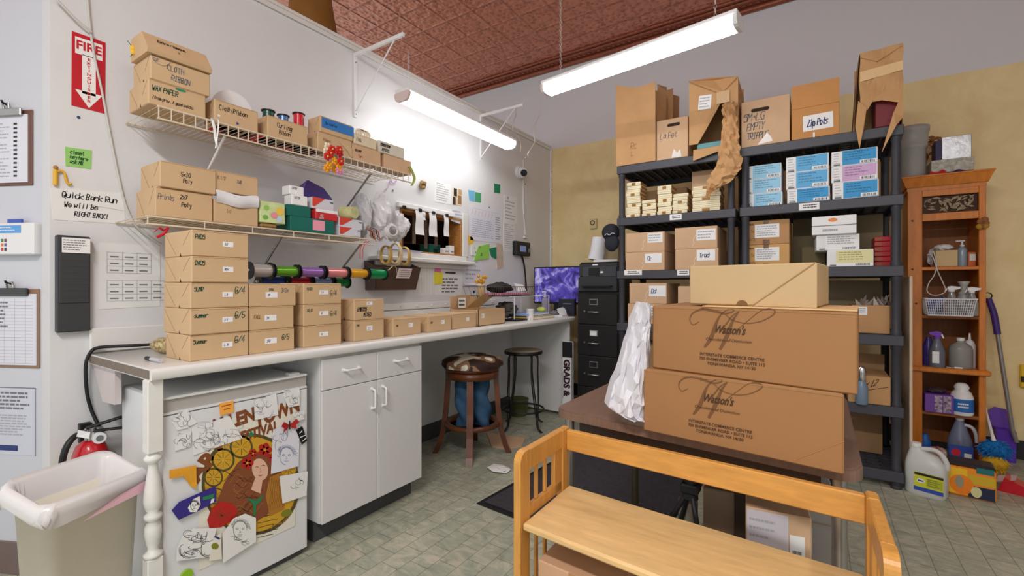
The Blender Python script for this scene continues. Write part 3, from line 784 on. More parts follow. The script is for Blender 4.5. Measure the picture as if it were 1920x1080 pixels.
# --- first stack of five by the counter's near end
XF = .598; H5 = .0985
rows = ['bottom', 'second from the bottom', 'middle', 'second from the top', 'topmost']
st5 = [('Summer', '6/4', 311, 355, '2.70'), ('summer', '6/5', 305, 357, '2.5'), ('SUMR', '6/4', 301, 357, '1.8'), ('DADS', None, 300, 359, 'MON'), ('PADS', None, 300, 359, 'TUE')]
for i, (tx, fr, pl, pc, lb) in enumerate(st5):
    O, w, d = sizeA(pc, 466, pl, XF + .004 * (i % 2), CZ + i * H5); d = max(.16, min(.24, d))
    o, M, k = candy('candy_carton', '%s carton of the five-high counter stack, marked %s' % (rows[i], ('Summer', 'summer', 'SUMR', 'DADS', 'PADS')[i]), O, w, d, H5 - .001, group=CG)
    gi = INKGR if i != 0 else INKGR
    o.pen(tx, (.012, -.0012, H5 * .66), .016 if i > 2 else .015, gi, w=.0022)
    if fr: o.pen(fr, (w * .74, -.0012, H5 * .56), .026, gi, w=.0024)
    b = fin(o, k)
    sticker(b, M, w * .62, H5 * .52, .038, .02, lb, INKB)
# --- second stack of three
O3 = [('topmost', 528, 570), ('middle', 571, 617), ('bottom', 617, 664)]
XF = .592
for i, nm in enumerate(('bottom', 'middle', 'topmost')):
    a = onX(467, 540, XF); b = onX((552, 551, 555)[i], 540, XF)
    h = .0975; o, M, k = candy('candy_carton', '%s brown carton of the three-high stack right beside the five-high stack' % nm, V((XF, a.y, CZ + i * h)), b.y - a.y, .2, h - .001, group=CG, side=False)
    w = b.y - a.y
    if i == 0: o.pen('6/5', (w * .7, -.0012, h * .5), .022, INKGR, w=.0022)
    if i == 1: o.pen('FALL', (w * .1, -.0012, h * .5), .014, PRINT, w=.0016)
    if i == 2: o.pen('3/2x', (w * .66, -.0012, h * .62), .017, INKG, w=.0018); o.pen('SPRG', (w * .4, -.0012, h * .68), .01, INKGR, w=.0014)
    bb = fin(o, k); sticker(bb, M, w * .46, h * .5, .05, .024, ('250', '24', '20')[i], INKB)
# --- third stack of three, with a gap
XF = .588
for i, nm in enumerate(('bottom', 'middle', 'topmost')):
    O, w, d = sizeA((569, 569, 569)[i], 640, 556, XF, CZ + i * .0985)
    o, M, k = candy('candy_carton', '%s brown carton of the three-high stack beneath the colored ribbon spools' % nm, O, w, .2, .0975, group=CG)
    if i: o.pen(('', 'SOLID', 'MIXED')[i], (w * .08, -.0012, .066), .011, INKGR, w=.0016); o.pen('6/4', (w * .68, -.0012, .04), .024, INKGR, w=.002)
    bb = fin(o, k); sticker(bb, M, w * .52, .055, .046, .02, ('10', '20', '2.4')[i], INKB)
# --- stack of two marked 'cards'
XF = .585
for i, nm in enumerate(('lower', 'upper')):
    O, w, d = sizeA(664, 720, 642, XF, CZ + i * .107)
    o, M, k = candy('candy_carton', '%s brown carton of the pair marked EMBOSS MIXED' % nm if i else 'lower brown carton under the one marked EMBOSS MIXED', O, w, .2, .106, group=CG)
    if i: o.pen('EMBOSS', (w * .1, -.0012, .046), .019, INK, w=.003); o.pen('MIXED', (w * .3, -.0012, .018), .019, INK, w=.003)
    else: o.pen('PAK', (w * .08, -.0012, .075), .011, INKGR, w=.0016)
    bb = fin(o, k); sticker(bb, M, w * .5, .085 if i else .062, .036, .018 if i else .026, '2.5', INKB)
# --- low single cartons further along
for i, (pc, pr, pl, h, lab) in enumerate(((737, 789, 722, .098, 'low brown carton just past the EMBOSS MIXED pair'), (803, 846, 790, .098, 'second low brown carton past the EMBOSS MIXED pair'), (848, 893, 842, .10, 'third low brown carton, touching the tall open carton'))):
    XF = .575 - .02 * (i == 2); O, w, d = sizeA(pc, pr, pl, XF, CZ)
    o, M, k = candy('candy_carton', lab, O, w, .22, h, group=CG); o.pen(('PAK', 'BOX', '')[i], (w * .1, -.0012, h * .55), .011, INK, w=.0014)
    bb = fin(o, k); sticker(bb, M, w * .62, h * .58, .03, .024, '2', INKB)
# --- open carton with a flap
XF = .56; O, w, d = sizeA(897, 958, None, XF, CZ); w = .33
o = MB(frame(O, UA, NA)); h = .115; dd = .26
for a, b in (((0, 0, 0), (w, .004, h)), ((0, dd - .004, 0), (w, dd, h + .09)), ((0, 0, 0), (.004, dd, h)), ((w - .004, 0, 0), (w, dd, h)), ((0, 0, 0), (w, dd, .004))): o.box(a, b, KR)
M = frame(O, UA, NA)
ob = o.build('open_carton', label='open brown carton with upright lid at the far end of the counter row', cat='box', group=CG)
MB(M).ext([(w * .5, dd - .01, h), (w, dd - .01, h), (w + .05, dd * .5, h + .1), (w * .62, dd * .5, h + .1)], (0, -.003, .001), KRL).build('flap', ob)
MB(M).ext([(0, dd - .02, h), (w * .5, dd - .02, h), (w * .5, dd - .06, h + .1), (0, dd - .06, h + .1)], (0, -.003, .001), KR).build('flap', ob)
sticker(ob, M, w * .18, h + .045, .08, .075, None, INK, 2, 3, y=dd - .062)
sticker(ob, M, w * .16, h * .62, .03, .03, '4', INK)
# flat lids lying behind the row
for i, (px, py, L_) in enumerate(((770, 596, .34), (860, 583, .3))):
    p = onZ(px, py, CZ + .004); o = MB(yawM((.22, p.y, CZ + .0005), 0)); o.box((-.1, -L_ / 2, 0), (.1, L_ / 2, .012), (KR2, PAPER)[i], .002)
    o.build(('flat_carton', 'paper_stack')[i], label=('flat folded brown carton lying behind the low cartons', 'stack of white sheets lying behind the low cartons near the open carton')[i], cat=('box', 'papers')[i])

# ================= upper wire shelf
def wire_shelf(label, z, X, y0, y1, pitch, lip, step, name='wire_shelf', braces=()):
    t = thing(name, label, 'shelf', (X / 2, (y0 + y1) / 2, z), 'white wire wall shelves')
    o = MB()
    for x, zz, r in ((.012, z, .0035), (X * .5, z - .004, .003), (X, z, .0042), (X, z - lip, .0042)): o.tube([(x, y0, zz), (x, y1, zz)], r, WIRE, 6)
    o.build('rail', t)
    o = MB(); y = y0 + .006
    while y < y1:
        o.tube([(.008, y, z + .0025), (X, y, z + .0025)], .0018, WIRE, 4); y += pitch
    o.build('deck', t, None, None)
    o = MB(); xs = []; y = y0 + .004
    while y < y1: xs += [y - .002, y + .002]; y += step
    zl = [z - lip - .002, z - lip + .002, z - .001, z + .003]; n = len(xs)
    for X_, fl in ((X + .0015, 0), (X + .004, 1)):
        vs = [(X_, y, q) for q in zl for y in xs]; fs = []
        for r in range(3):
            for k in range(n - 1):
                if r != 1 or k % 2 == 0: q = (r * n + k, r * n + k + 1, (r + 1) * n + k + 1, (r + 1) * n + k); fs.append(q if fl else q[::-1])
        if fl == 0: v0, f0_ = vs, fs
        else: o.add(v0 + vs, f0_ + [tuple(i + 4 * n for i in f) for f in fs] + [(3 * n + k, 3 * n + k + 1, 7 * n + k + 1, 7 * n + k) for k in range(n - 1)] + [(k + 1, k, 4 * n + k, 4 * n + k + 1) for k in range(n - 1)] + [(r * n, (r + 1) * n, (r + 5) * n, (r + 4) * n) for r in range(3)], WIRE)
    o.build('front_lip', t)
    for y, dz in braces:
        MB().tube([(X - .01, y, z - lip), (.03, y, z - dz), (.004, y, z - dz - .02)], .006, (WHITEP if y < 1.2 else STEEL), 8).build('brace', t)
    return t
UZ, UX = 1.915, .355; uy0 = .735; uy1 = 2.10
wire_shelf('upper white wire shelf on the wall holding ribbon cartons', UZ, UX, uy0, uy1, .0254, .048, .043, braces=((.99, .30), (1.79, .30)))
LZ, LX = 1.475, .352; ly0 = .70; ly1 = 1.80
wire_shelf('lower white wire shelf on the wall above the ribbon spools', LZ, LX, ly0, ly1, .0254, .03, .2, braces=((1.25, .30), (1.72, .28)))

UG = 'ribbon cartons on the upper wire shelf'
zs = UZ + .005; XF = UX - .012
def ubox(lab, pc, pr, pl, z0, h, X=XF, m=KR, d=None, **kw):
    O, w, dd = sizeA(pc, pr, pl, X, z0); d = d or min(.2, max(.1, dd))
    return candy('ribbon_carton', lab, O, w, d, h, m, group=UG, **kw) + (w, h)
o, M, k, w, h = ubox('carton marked WAX PAPER at the near end of the upper wire shelf', 278, 386, 231, zs, .099)
o.pen('WAX PAPER', (.012, -.0012, .058), .02, INKGR, w=.0026); o.pen('(from prev. A good batch)', (.012, -.0012, .024), .012, INK, w=.0016)
o.add([(.11 + .02 * math.cos(a), -.0014, .09 + .005 * math.sin(a)) for a in [i * math.pi / 6 for i in range(12)]], [tuple(range(11, -1, -1))], mat('teal_green_marker', (20, 140, 100), .6)); fin(o, k)
o, M, k, w, h = ubox('brown carton marked CLOTH RIBBON on top of the WAX PAPER carton', 282, 394, 250, zs + .1, .097)
o.pen('CLOTH', (.055, -.0012, .056), .021, INKG, w=.0026, sp=1.4); o.pen('RIBBON', (.07, -.0012, .02), .021, INKG, w=.0026, sp=1.3)
o.pen('CUT', (.008, -.0012, .075), .012, INKG, w=.0016); o.line([(.035 + .032 * math.cos(a), .097 + .032 * math.sin(a)) for a in [math.pi + i * math.pi / 8 for i in range(9)]], .0014, INKG, (0, -.0012, 0)); fin(o, k)
# the slanted topmost carton
O, w, d = sizeA(276, 397, 250, XF + .012, zs + .198); M = frame(O, UA, NA)
o = MB(M); d = .17; o.ext([(0, 0, 0), (0, -.006, .014), (0, .055, .095), (0, d, .095), (0, d, 0)], (w, 0, 0), KR)
vv = V((0, .061, .081)).normalized(); o.pen('Extra ribbons', V((.045, -.006, .014)) + vv * .06 + V((0, -.0012, .0012)), .015, INK, w=.0026, v=vv, slant=0.); o.pen('U', V((.11, -.006, .014)) + vv * .03 + V((0, -.0012, .0012)), .009, INK, w=.0016, v=vv)
o.build('ribbon_carton', label='slant fronted brown carton marked Extra ribbons at the pile top', cat='box', group=UG)
# yellow artificial blossom poking out behind
c = onX(256, 96, .22); t = thing('artificial_flower', 'yellow artificial flower sticking out behind the Extra ribbons carton', 'flower', c)
YEL2 = mat('yellow_petal', (236, 190, 50), .6)
o = MB()
for i in range(5):
    a = i * 1.257; o.ball(c + V((.0, .014 * math.cos(a), .014 * math.sin(a))), .011, YEL2, 8, (.5, 1, 1))
o.build('petals', t)
for a in ((-.03, .03), (-.02, -.03), (.02, .035)): MB().tube(smooth([c + V((0, .04, -.01)), c, c + V((0, a[0], a[1]))]), .0014, INKGR, 5).build('stem', t)
# CLOTH RIB.. carton with a white cake board behind
o, M, k, w, h = ubox('brown carton marked Cloth Ribbon with blue star in front of the white round board', 402, 484, 390, zs, .10)
o.pen('Cloth Ribbon', (.018, -.0012, .058), .02, INK, w=.0022)
for x, z, c in ((.018, .03, LABELW), (.095, .018, mat('blue_star', (50, 80, 150), .6))):
    o.add([(x + (.009 if i % 2 == 0 else .004) * math.sin(i * math.pi / 5), -.0014, z + (.009 if i % 2 == 0 else .004) * math.cos(i * math.pi / 5)) for i in range(10)], [tuple(range(10))], c)
fin(o, k)
c = onX(436, 208, .20); MB().tube([c, c + V((.004, 0, 0))], .093, LABELW, 40).build('cake_board', label='white round cake board standing behind the Cloth Ribbon carton', cat='board')
o, M, k, w, h = ubox('open brown carton marked Curling Ribbon holding spools', 502, 577, 483, zs, .102)
o.pen('Curling', (.045, -.0012, .056), .021, INK, w=.0024); o.pen('Ribbon', (.055, -.0012, .026), .019, INK, w=.0022); fin(o, k)
def spool(name, lab, c, ax, r, rf, L, col, grp, gl=True):
    c = V(c); ax = V(ax).normalized(); t = thing(name, lab, 'spool', c, grp)
    o = MB(); p = []; N = 9
    o.tube([c + ax * (L * (i / N)) for i in range(N + 1)], [r * (1 + .012 * math.sin(i * 2.1)) for i in range(N + 1)], col, 20); o.build('ribbon', t)
    for q in (0, L): MB().tube([c + ax * (q - .0025), c + ax * (q + .0025)], rf, BLACK, 20).build('flange', t)
    return t
RG = mat('dark_green_ribbon', (34, 78, 66), .25); RB = mat('steel_blue_ribbon', (84, 118, 164), .25, metal=.3); RR_ = mat('red_ribbon', (206, 28, 48), .25)
for px, py, col, nm, r, hh in ((503, 212, RG, 'dark green', .026, .04), (531, 214, RB, 'steel blue', .024, .04), (560, 224, RR_, 'red', .025, .08)):
    c = onX(px, py, UX - .08)
    spool('ribbon_spool', nm + ' ribbon spool standing up in the Curling Ribbon carton', (c.x, c.y, zs + .0995), (0, 0, 1), r, r + .006, hh if hh > .05 else .045, col, 'spools standing in the carton')
# pair with blue tape
o, M, k, w, h = ubox('plain brown carton under the one with blue tape', 596, 660, 581, zs, .10); o.pen('Ribbon', (.03, -.0012, .055), .015, KRS, w=.0016)
o.add([(w * .6, -.0016, h * .75), (w * .85, -.006, h * .35), (w * .95, -.0016, .01), (w, -.0016, .01), (w, -.0016, h * .6)], [(0, 1, 2, 3, 4)], KRL); fin(o, k)
o, M, k, w, h = ubox('brown carton with strip of blue painter tape across its front', 600, 662, 577, zs + .101, .085)
ob = fin(o, k); L = MB(M); L.box((.01, -.0015, .025), (w + .004, -.0004, .078), TAPEB); L.pen('Solid & Fun', (.03, -.002, .045), .014, mat('navy_ink', (16, 46, 110), .6), w=.002); L.build('tape_label', ob)
# whitish pile
o, M, k, w, h = ubox('brown carton with faded orange writing under a pale bag', 661, 714, 652, zs, .092, m=KR2)
o.pen('XMAS WRAP', (.014, -.0012, .05), .013, PRINT, w=.0022, cond=.5); o.pen('Curl', (.04, -.0012, .02), .015, mat('orange_ink', (200, 90, 40), .6), w=.002); fin(o, k)
o, M, k, w, h = ubox('pale cream bag with writing lying on the faded carton', 664, 706, None, zs + .093, .06, m=mat('cream_paper', (222, 206, 176), .7, var=.05), side=False, d=.14)
o.pen('FALL', (.016, -.0012, .02), .018, INK, w=.002); fin(o, k)
c = onX(676, 238, UX - .05); o = MB()
for i in range(3): o.tube([(c.x, c.y + .03 * math.cos(a) + i * .018, zs + .1555 + .022 + .02 * math.sin(a)) for a in [j * math.pi / 8 for j in range(16)]], .0065, mat('cream_ribbon', (226, 212, 184), .5), 6, closed=True)
o.build('ribbon_roll', label='cream ribbon roll lying on the pale bag', cat='ribbon')
o, M, k, w, h = ubox('plain brown carton at the far end of the upper wire shelf', 721, 771, 716, zs, .088, m=KR2); fin(o, k)
o, M, k, w, h = ubox('whitish carton with bold black writing on the end carton', 711, 758, None, zs + .089, .07, m=mat('cream_paper2', (214, 206, 190), .7, var=.05), side=False, d=.14)
o.pen('RIBBON SCRAP', (.01, -.0012, .04), .016, INK, w=.003, cond=.5); o.pen('& PIECES', (.02, -.0012, .012), .016, INK, w=.003, cond=.55); fin(o, k)

# ================= lower wire shelf
LG = 'brown cartons on the lower wire shelf'
zs = LZ + .005; XF = LX - .012
def lbox(lab, pc, pr, pl, z0, h, X=XF, m=KR, **kw):
    O, w, d = sizeA(pc, pr, pl, X, z0); return candy('bag_carton', lab, O, w, min(.2, max(.12, d)), h, m, group=LG, **kw) + (w, h)
o, M, k, w, h = lbox('brown carton marked Prints 2x7 Poly at the near end of the lower wire shelf', 291, 399, 253, zs, .118)
o.pen('Prints', (.008, -.0012, .07), .022, INKG, w=.002, sp=1.); o.pen('2x7', (.085, -.0012, .082), .017, INK, w=.0024); o.pen('Poly', (.09, -.0012, .05), .018, INK, w=.0024); fin(o, k)
o, M, k, w, h = lbox('brown carton marked 5x10 Poly on top of the Prints carton', 300, 405, 253, zs + .119, .105, X=XF + .01)
o.pen('5x10', (.072, -.0012, .055), .017, INK, w=.002); o.pen('Poly', (.08, -.0012, .03), .016, INK, w=.002); fin(o, k)
o, M, k, w, h = lbox('brown carton with white tissue spilling over its front edge', 401, 484, None, zs, .104, side=False)
o.pen('1x1', (.05, -.0012, .05), .014, KRS, w=.0016); b = fin(o, k)
T = MB(M)
def tis(i, j): return (.004 + i * (w - .006), -.004 - .012 * math.sin(j * 3) + .003 * math.sin(i * 9), .1045 + .028 - .05 * j + .006 * math.sin(i * 7 + 1) + (.006 if j < .5 else 0))
T.grid(tis, 16, 6, mat('tissue', (222, 222, 224), .7)); T.build('tissue', b)
o, M, k, w, h = lbox('brown carton marked 7x8 sitting on the tissue filled carton', 398, 484, 380, zs + .138, .092, side=False)
o.pen('8 1/2', (.02, -.0012, .055), .014, KRS, w=.0016); o.pen('7x8', (.1, -.0012, .05), .014, INKG, w=.002); fin(o, k)
# ================= things on the lower wire shelf, beyond the cartons
def bx(name, lab, cat, pc, pr, X, z0, h, d, m, group=None, deco=None, rot=0., bev=.003):
    a = onX(pc, 540, X); b = onX(pr, 540, X); w = b.y - a.y
    M = frame(V((X, a.y, z0)), UA, NA)
    if rot: M = M @ Matrix.Rotation(rot, 4, 'Y')
    o = MB(M); o.box((0, 0, 0), (w, d, h), m, bev)
    if deco: deco(o, w, h)
    return o.build(name, label=lab, cat=cat, group=group), M, w
zs = LZ + .005; X0 = LX - .012
EAST = mat('pale_green_card', (206, 222, 160), .55, var=.12, scale=30)
def easter(o, w, h):
    for x, z, r, c in ((.55, .38, .016, (232, 150, 160)), (.78, .6, .019, (240, 200, 80)), (.75, .2, .015, (196, 214, 226)), (.25, .7, .012, (150, 200, 90)), (.2, .25, .012, (120, 180, 80))):
        m = mat('egg_%d_%d' % c[:2], c, .5); o.add([(w * x + r * math.cos(a) * 1.1, -.0012, h * z + r * math.sin(a)) for a in [-i * math.pi / 8 for i in range(16)]], [tuple(range(16))[::-1]], m)
bx('gift_box', 'small pastel green box with colored eggs on the lower wire shelf', 'box', 488, 535, X0, zs + .024, .102, .1, EAST, deco=easter, rot=-.02)
o = MB(frame(V((X0 - .004, onX(490, 540, X0).y, zs)), UA, NA)).box((0, 0, 0), (.08, .1, .023), mat('straw_brown', (150, 116, 70), .7, var=.3, scale=40), .008)
o.build('straw_pack', label='low pack of brown straw beneath the pastel egg box', cat='pack')
TG = mat('teal_green_card', (16, 104, 92), .5, var=.05)
def pink(o, w, h): o.rect(w * .48, h * .2, w * .76, h * .9, -.0014, mat('pink_tag', (240, 160, 180), .6))
bx('green_box', 'wide teal green box with pink tag on the lower wire shelf', 'box', 545, 627, X0, zs, .075, .14, TG, deco=pink)
bx('green_box', 'smaller teal green box standing on the wide teal one', 'box', 537, 583, X0 - .02, zs + .076, .058, .12, TG)
def wl(o, w, h): o.pen('1/2 SLV', (w * .15, -.0014, h * .62), h * .22, INK, cond=.5)
bx('white_box', 'lower of two little white boxes on the teal green box', 'box', 547, 577, X0 - .02, zs + .135, .052, .07, LABELW, 'little white boxes on the teal box', wl)
bx('white_box', 'upper of two little white boxes on the teal green box', 'box', 543, 570, X0 - .03, zs + .188, .046, .07, LABELW, 'little white boxes on the teal box', wl)
PUR = mat('purple_plastic', (86, 66, 150), .4)
c = onX(612, 368, X0 - .10); Mx = frame(V((X0 - .14, c.y - .12, zs + .215)), UA, NA) @ Matrix.Rotation(.35, 4, 'Y') @ Matrix.Rotation(-.5, 4, 'X')
o = MB(Mx); pr_ = [(0, 0, 0), (.2, 0, 0), (.2, 0, .1), (.14, 0, .15), (.03, 0, .14)]; o.ext(pr_, (0, .09, 0), PUR)
o.ext([(x * .96 + .004, -.006, z * .96 + .004) for x, y, z in pr_], (0, .006, 0), mat('purple_plastic_dark', (64, 46, 120), .35))
o.build('purple_tub', label='purple plastic tub tilted behind the red and white boxes', cat='tub')
RWT = mat('silver_white_card', (214, 214, 222), .4)
REDC = mat('red_card', (206, 40, 48), .45)
def foil(o, w, h):
    o.add([(0, -.0013, h), (w * .58, -.0013, h), (w * .12, -.0013, h * .2), (0, -.0013, h * .2)], [(3, 2, 1, 0)], mat('red_print', (214, 70, 52), .5))
    o.rect(w * .82, h * .7, w * .95, h * .8, -.0013, INKB)
bx('wrap_box', 'red and white wrap box on top of the red box', 'box', 585, 626, X0 - .02, zs + .133, .06, .1, RWT, 'red and white wrap boxes', foil, .02)
def redw(o, w, h): o.rect(.0, h * .7, w, h, -.0013, LABELW); o.pen('RED', (w * .2, -.0014, h * .3), h * .2, LABELW); o.pen('PLASTIC', (w * .15, -.0014, h * .06), h * .17, LABELW, cond=.5)
bx('wrap_box', 'red box with white top between the teal box and the wrap box', 'box', 592, 633, X0 - .01, zs + .076, .056, .12, REDC, None, redw)
bx('wrap_box', 'red and white wrap box at the bottom, beside the wide teal box', 'box', 637, 677, X0 + .0, zs, .05, .12, RWT, 'red and white wrap boxes', foil, -.01)
bx('wrap_box', 'red and white wrap box second from bottom, under the pale roll', 'box', 636, 680, X0 - .01, zs + .051, .055, .12, RWT, 'red and white wrap boxes', foil, .03)
c = onX(657, 390, X0 - .04)
o = MB(); o.tube([(X0 - .09, c.y - .02, zs + .145), (X0 + .0, c.y - .0, zs + .14)], .034, mat('pale_green_paper', (206, 206, 150), .6, var=.15, scale=25), 18); o.build('paper_roll', label='pale green printed roll lying on the wrap boxes', cat='roll')
# folded grey bags
def bag_sheet(o, c, U, W, size, m, seed, wr=.012, drop=.1):
    rr = random.Random(seed); k = [(rr.uniform(3, 9), rr.uniform(0, 6), rr.uniform(3, 9), rr.uniform(0, 6), rr.uniform(.3, 1)) for _ in range(5)]
    N = U.cross(W).normalized()
    def fn(i, j):
        s_ = sum(a * math.sin(p * i + q + 2 * j) * math.sin(r_ * j + t_) for p, q, r_, t_, a in k) * wr
        return c + U * ((i - .5) * size[0] * (1 + .08 * math.sin(j * 5 + seed))) + W * ((j - .5) * size[1]) + N * (s_ + drop * ((i - .5) ** 2))
    o.grid(fn, 14, 14, m)
GB = mat('grey_plastic_bag', (186, 184, 188), .35, var=.08, scale=14)
GBW = mat('white_plastic_bag', (216, 215, 218), .3, var=.05, scale=14)
zz = zs
def heap(name, lab, c, r, m, seed, n=26, group=None):
    rr = random.Random(seed); k = [(rr.randint(2, 7), rr.uniform(0, 6), rr.randint(2, 7), rr.uniform(0, 6), rr.uniform(.4, 1)) for _ in range(6)]
    c = V(c); o = MB()
    def fn(i, j):
        a = i * 2 * math.pi; t_ = j * math.pi
        s_ = 1 + .085 * sum(w_ * math.sin(p * a + q) * math.sin(u_ * t_ + v_) for p, q, u_, v_, w_ in k)
        return c + V((r[0] * s_ * math.sin(t_) * math.cos(a), r[1] * s_ * math.sin(t_) * math.sin(a), r[2] * s_ * math.cos(t_)))
    NU, NV = n, n // 2 + 4; jt = {}
    def fj(i, j):
        a, b = round(i * NU) % NU, round(j * NV)
        if b in (0, NV): return fn(i, j)
        if (a, b) not in jt: jt[a, b] = 1 + rr.uniform(-.075, .075)
        p = fn(i, j); return c + (p - c) * jt[a, b]
    o.grid(fj, NU, NV, m, smooth=False)
    return o.build(name, label=lab, cat='bag', group=group)
y = onX(690, 400, X0).y
heap('plastic_bag', 'grey folded plastic bag standing upright at the left of the bag heap', (X0 - .08, onX(676, 400, X0 - .08).y, zs + .135), (.085, .036, .125), GB, 4, group='plastic bags at the shelf end')
heap('plastic_bag', 'tall white plastic bag leaning in the middle of the bag heap', (X0 - .05, onX(712, 400, X0 - .05).y, zs + .145), (.095, .06, .13), GBW, 9, group='plastic bags at the shelf end')
heap('plastic_bag', 'crumpled white plastic bag at the right end beside the hatch', (X0 - .07, onX(742, 415, X0 - .07).y, zs + .105), (.095, .064, .09), GBW, 12, group='plastic bags at the shelf end')
o = MB(); c = onX(734, 425, X0 + .02)
for i, r in enumerate((.042, .036, .03)):
    o.tube([(c.x + .006 * i, c.y + r * 1.2 * math.cos(a), zs + .06 + r * math.sin(a)) for a in [j * math.pi / 10 for j in range(20)]], .006, GBW, 6, closed=True)
o.build('bag_roll', label='rolled white bag end facing out of the bag heap', cat='roll')
o = MB(); OR_ = mat('orange_ribbon', (220, 92, 36), .45); c = onX(698, 435, X0 + .01)
for i in range(5):
    b = c + V((.004 * i, (i - 2) * .012, -.012 * (i % 3)))
    o.tube(smooth([b + V((0, -.02, .02)), b + V((.012, -.004, .012)), b + V((.004, .008, -.01)), b + V((.0, .022, -.03))]), .006, (OR_, BLACK)[i % 2], 6, flat=.3)
o.build('tiger_ribbon', label='orange and black striped ribbon curl by the bag heap', cat='ribbon')
# loose ribbons hanging from the two shelves
t = MB()
for px, py in ((680, 470), (675, 462)):
    p = pth([(px + 12, 452), (px + 2, 462), (px, 485)], X0 + .01); t.tube(smooth(p), .0022, RR_, 5)
t.build('ribbon_tail', label='red ribbon tails hanging from the end of the lower wire shelf', cat='ribbon')
p = pth([(398, 222), (402, 240), (404, 258), (408, 276)], UX + .012); q = pth([(396, 222), (409, 226), (408, 250), (404, 278)], UX + .014)
MB().tube(smooth(p), .006, LABELW, 6, flat=.2).tube(smooth(q), .007, LABELW, 6, flat=.2).build('ribbon_tail', label='white ribbon tied to the upper wire shelf lip and hanging down', cat='ribbon')
GR_ = mat('olive_ribbon', (170, 176, 90), .5)
MB().tube(smooth(pth([(768, 312), (774, 325), (777, 336), (772, 348)], UX)), .012, GR_, 6, flat=.25).build('ribbon_tail', label='olive green ribbon dangling from the far end of the upper shelf', cat='ribbon')
MB().tube(smooth(pth([(745, 336), (738, 344), (732, 338), (728, 350), (722, 356)], .01)), .003, mat('mauve_ribbon', (206, 160, 206), .5), 5).build('ribbon_curl', label='mauve ribbon curl pinned to the wall under the upper shelf', cat='ribbon')
c = onX(792, 347, .02); o = MB()
for i in range(7): o.ball(c + V((.01 * (i % 2), .02 * math.cos(i * .9), .02 * math.sin(i * .9))), .016, mat('dried_brown', (146, 118, 72), .8, var=.3, scale=40), 8)
o.build('dried_flower', label='dried brown flower head pinned to the white wall', cat='flower')
# silk flowers hanging over the lip
c = onX(621, 296, UX + .03); t = thing('silk_flowers', 'red orange and pink silk flowers hung over the upper shelf lip', 'flowers', c); RRR = random.Random(5)
for nm, col, n_ in (('red_blooms', (206, 26, 36), 7), ('orange_blooms', (240, 160, 30), 6), ('pink_bloom', (226, 130, 200), 1), ('white_blooms', (238, 226, 206), 3)):
    o = MB(); m = mat(nm, col, .6)
    for i in range(n_):
        dz = {'red_blooms': .012, 'orange_blooms': -.03, 'pink_bloom': -.05, 'white_blooms': .05}[nm]
        b = c + V((RRR.uniform(-.01, .02) + (.02 if nm == 'red_blooms' else 0), RRR.uniform(-.045, .045), dz + RRR.uniform(-.035, .035)))
        for k in range(5):
            a = k * 1.257 + i; o.ball(b + V((.003, .013 * math.cos(a), .013 * math.sin(a))), .0105, m, 7, (.55, 1, 1))
        o.ball(b + V((.008, 0, 0)), .006, YEL2, 6)
    o.build(nm, t)
# things lying on the deck, seen from below through the wires
o = MB()
for i in range(9):
    y = .98 + i * .058; o.box((.13, y, UZ + .005), (.31, y + .05, UZ + .01), (REDC, mat('wine_card', (120, 30, 40), .5), DARKW)[(i * 5) % 3])
o.build('red_wrappers', label='row of red wrappers lying flat on the upper shelf deck behind its lip', cat='wrappers', kind=None)

o = MB(); c = onX(306, 432, LX + .0)
o.tube(smooth([c + V((0, -.03, -.01)), c + V((.006, -.015, .008)), c, c + V((.004, .014, .012)), c + V((.0, .004, -.012)), c + V((0, -.022, -.03))]), .005, RR_, 6, flat=.35)
o.build('ribbon_bow', label='red ribbon bow tied under the near end of the lower shelf', cat='ribbon')
# ================= curling ribbon spools under the lower shelf
SG = 'curling ribbon spools on the rods'
cols = [('silver', (196, 192, 188), 466, 507), ('lime green', (110, 176, 50), 510, 555), ('lilac purple', (160, 116, 190), 558, 603), ('salmon pink', (236, 150, 150), 607, 648), ('golden yellow', (236, 176, 40), 650, 686), ('emerald green', (20, 148, 88), 687, 721)]
xr = .27; zr = 1.277
for nm, col, a, b in cols:
    m = mat('ribbon_' + nm.replace(' ', '_'), col, .22, metal=.35); ya = onX(a, 505, xr).y; yb = onX(b, 505, xr).y
    rb = .031 if nm == 'silver' else .026 if nm not in ('emerald green',) else .029
    spool('ribbon_spool', nm + ' curling ribbon spool on the front rod under the lower shelf', (xr, ya + .004, zr), (0, 1, 0), rb, rb + .011, yb - ya - .006, m, SG)
ya = onX(466, 505, xr).y; yb = onX(722, 505, xr).y
MB().tube([(xr, ya - .02, zr), (xr, yb + .02, zr)], .006, WHITEP, 8).build('spool_rod', label='thin rod carrying the front row of ribbon spools', cat='rod')
xr2 = .19; zr2 = 1.225
for nm, col, a, b in (('royal blue', (52, 84, 170), 484, 531), ('cherry red', (196, 34, 54), 538, 579), ('pale blue', (130, 166, 220), 583, 619), ('deep green', (20, 130, 66), 623, 652)):
    m = mat('ribbon_' + nm.replace(' ', '_'), col, .22, metal=.35); ya = onX(a, 525, xr2).y; yb = onX(b, 525, xr2).y
    spool('ribbon_spool', nm + ' curling ribbon spool in the rear row, behind the front rod', (xr2, ya + .004, zr2), (0, 1, 0), .026, .036, yb - ya - .006, m, SG)
MB().tube([(xr2, onX(480, 525, xr2).y, zr2), (xr2, onX(656, 525, xr2).y, zr2)], .006, WHITEP, 8).build('spool_rod', label='thin rod carrying the rear row of ribbon spools', cat='rod')
o = MB(); c = onX(690, 522, xr)
o.tube(smooth([c + V((0, -.01, .02)), c + V((.01, 0, -.01)), c + V((0, .012, -.02)), c + V((-.01, .002, .0)), c + V((0, .01, .02))]), .003, mat('ribbon_emerald_green', (20, 148, 88)), 6, flat=.3)
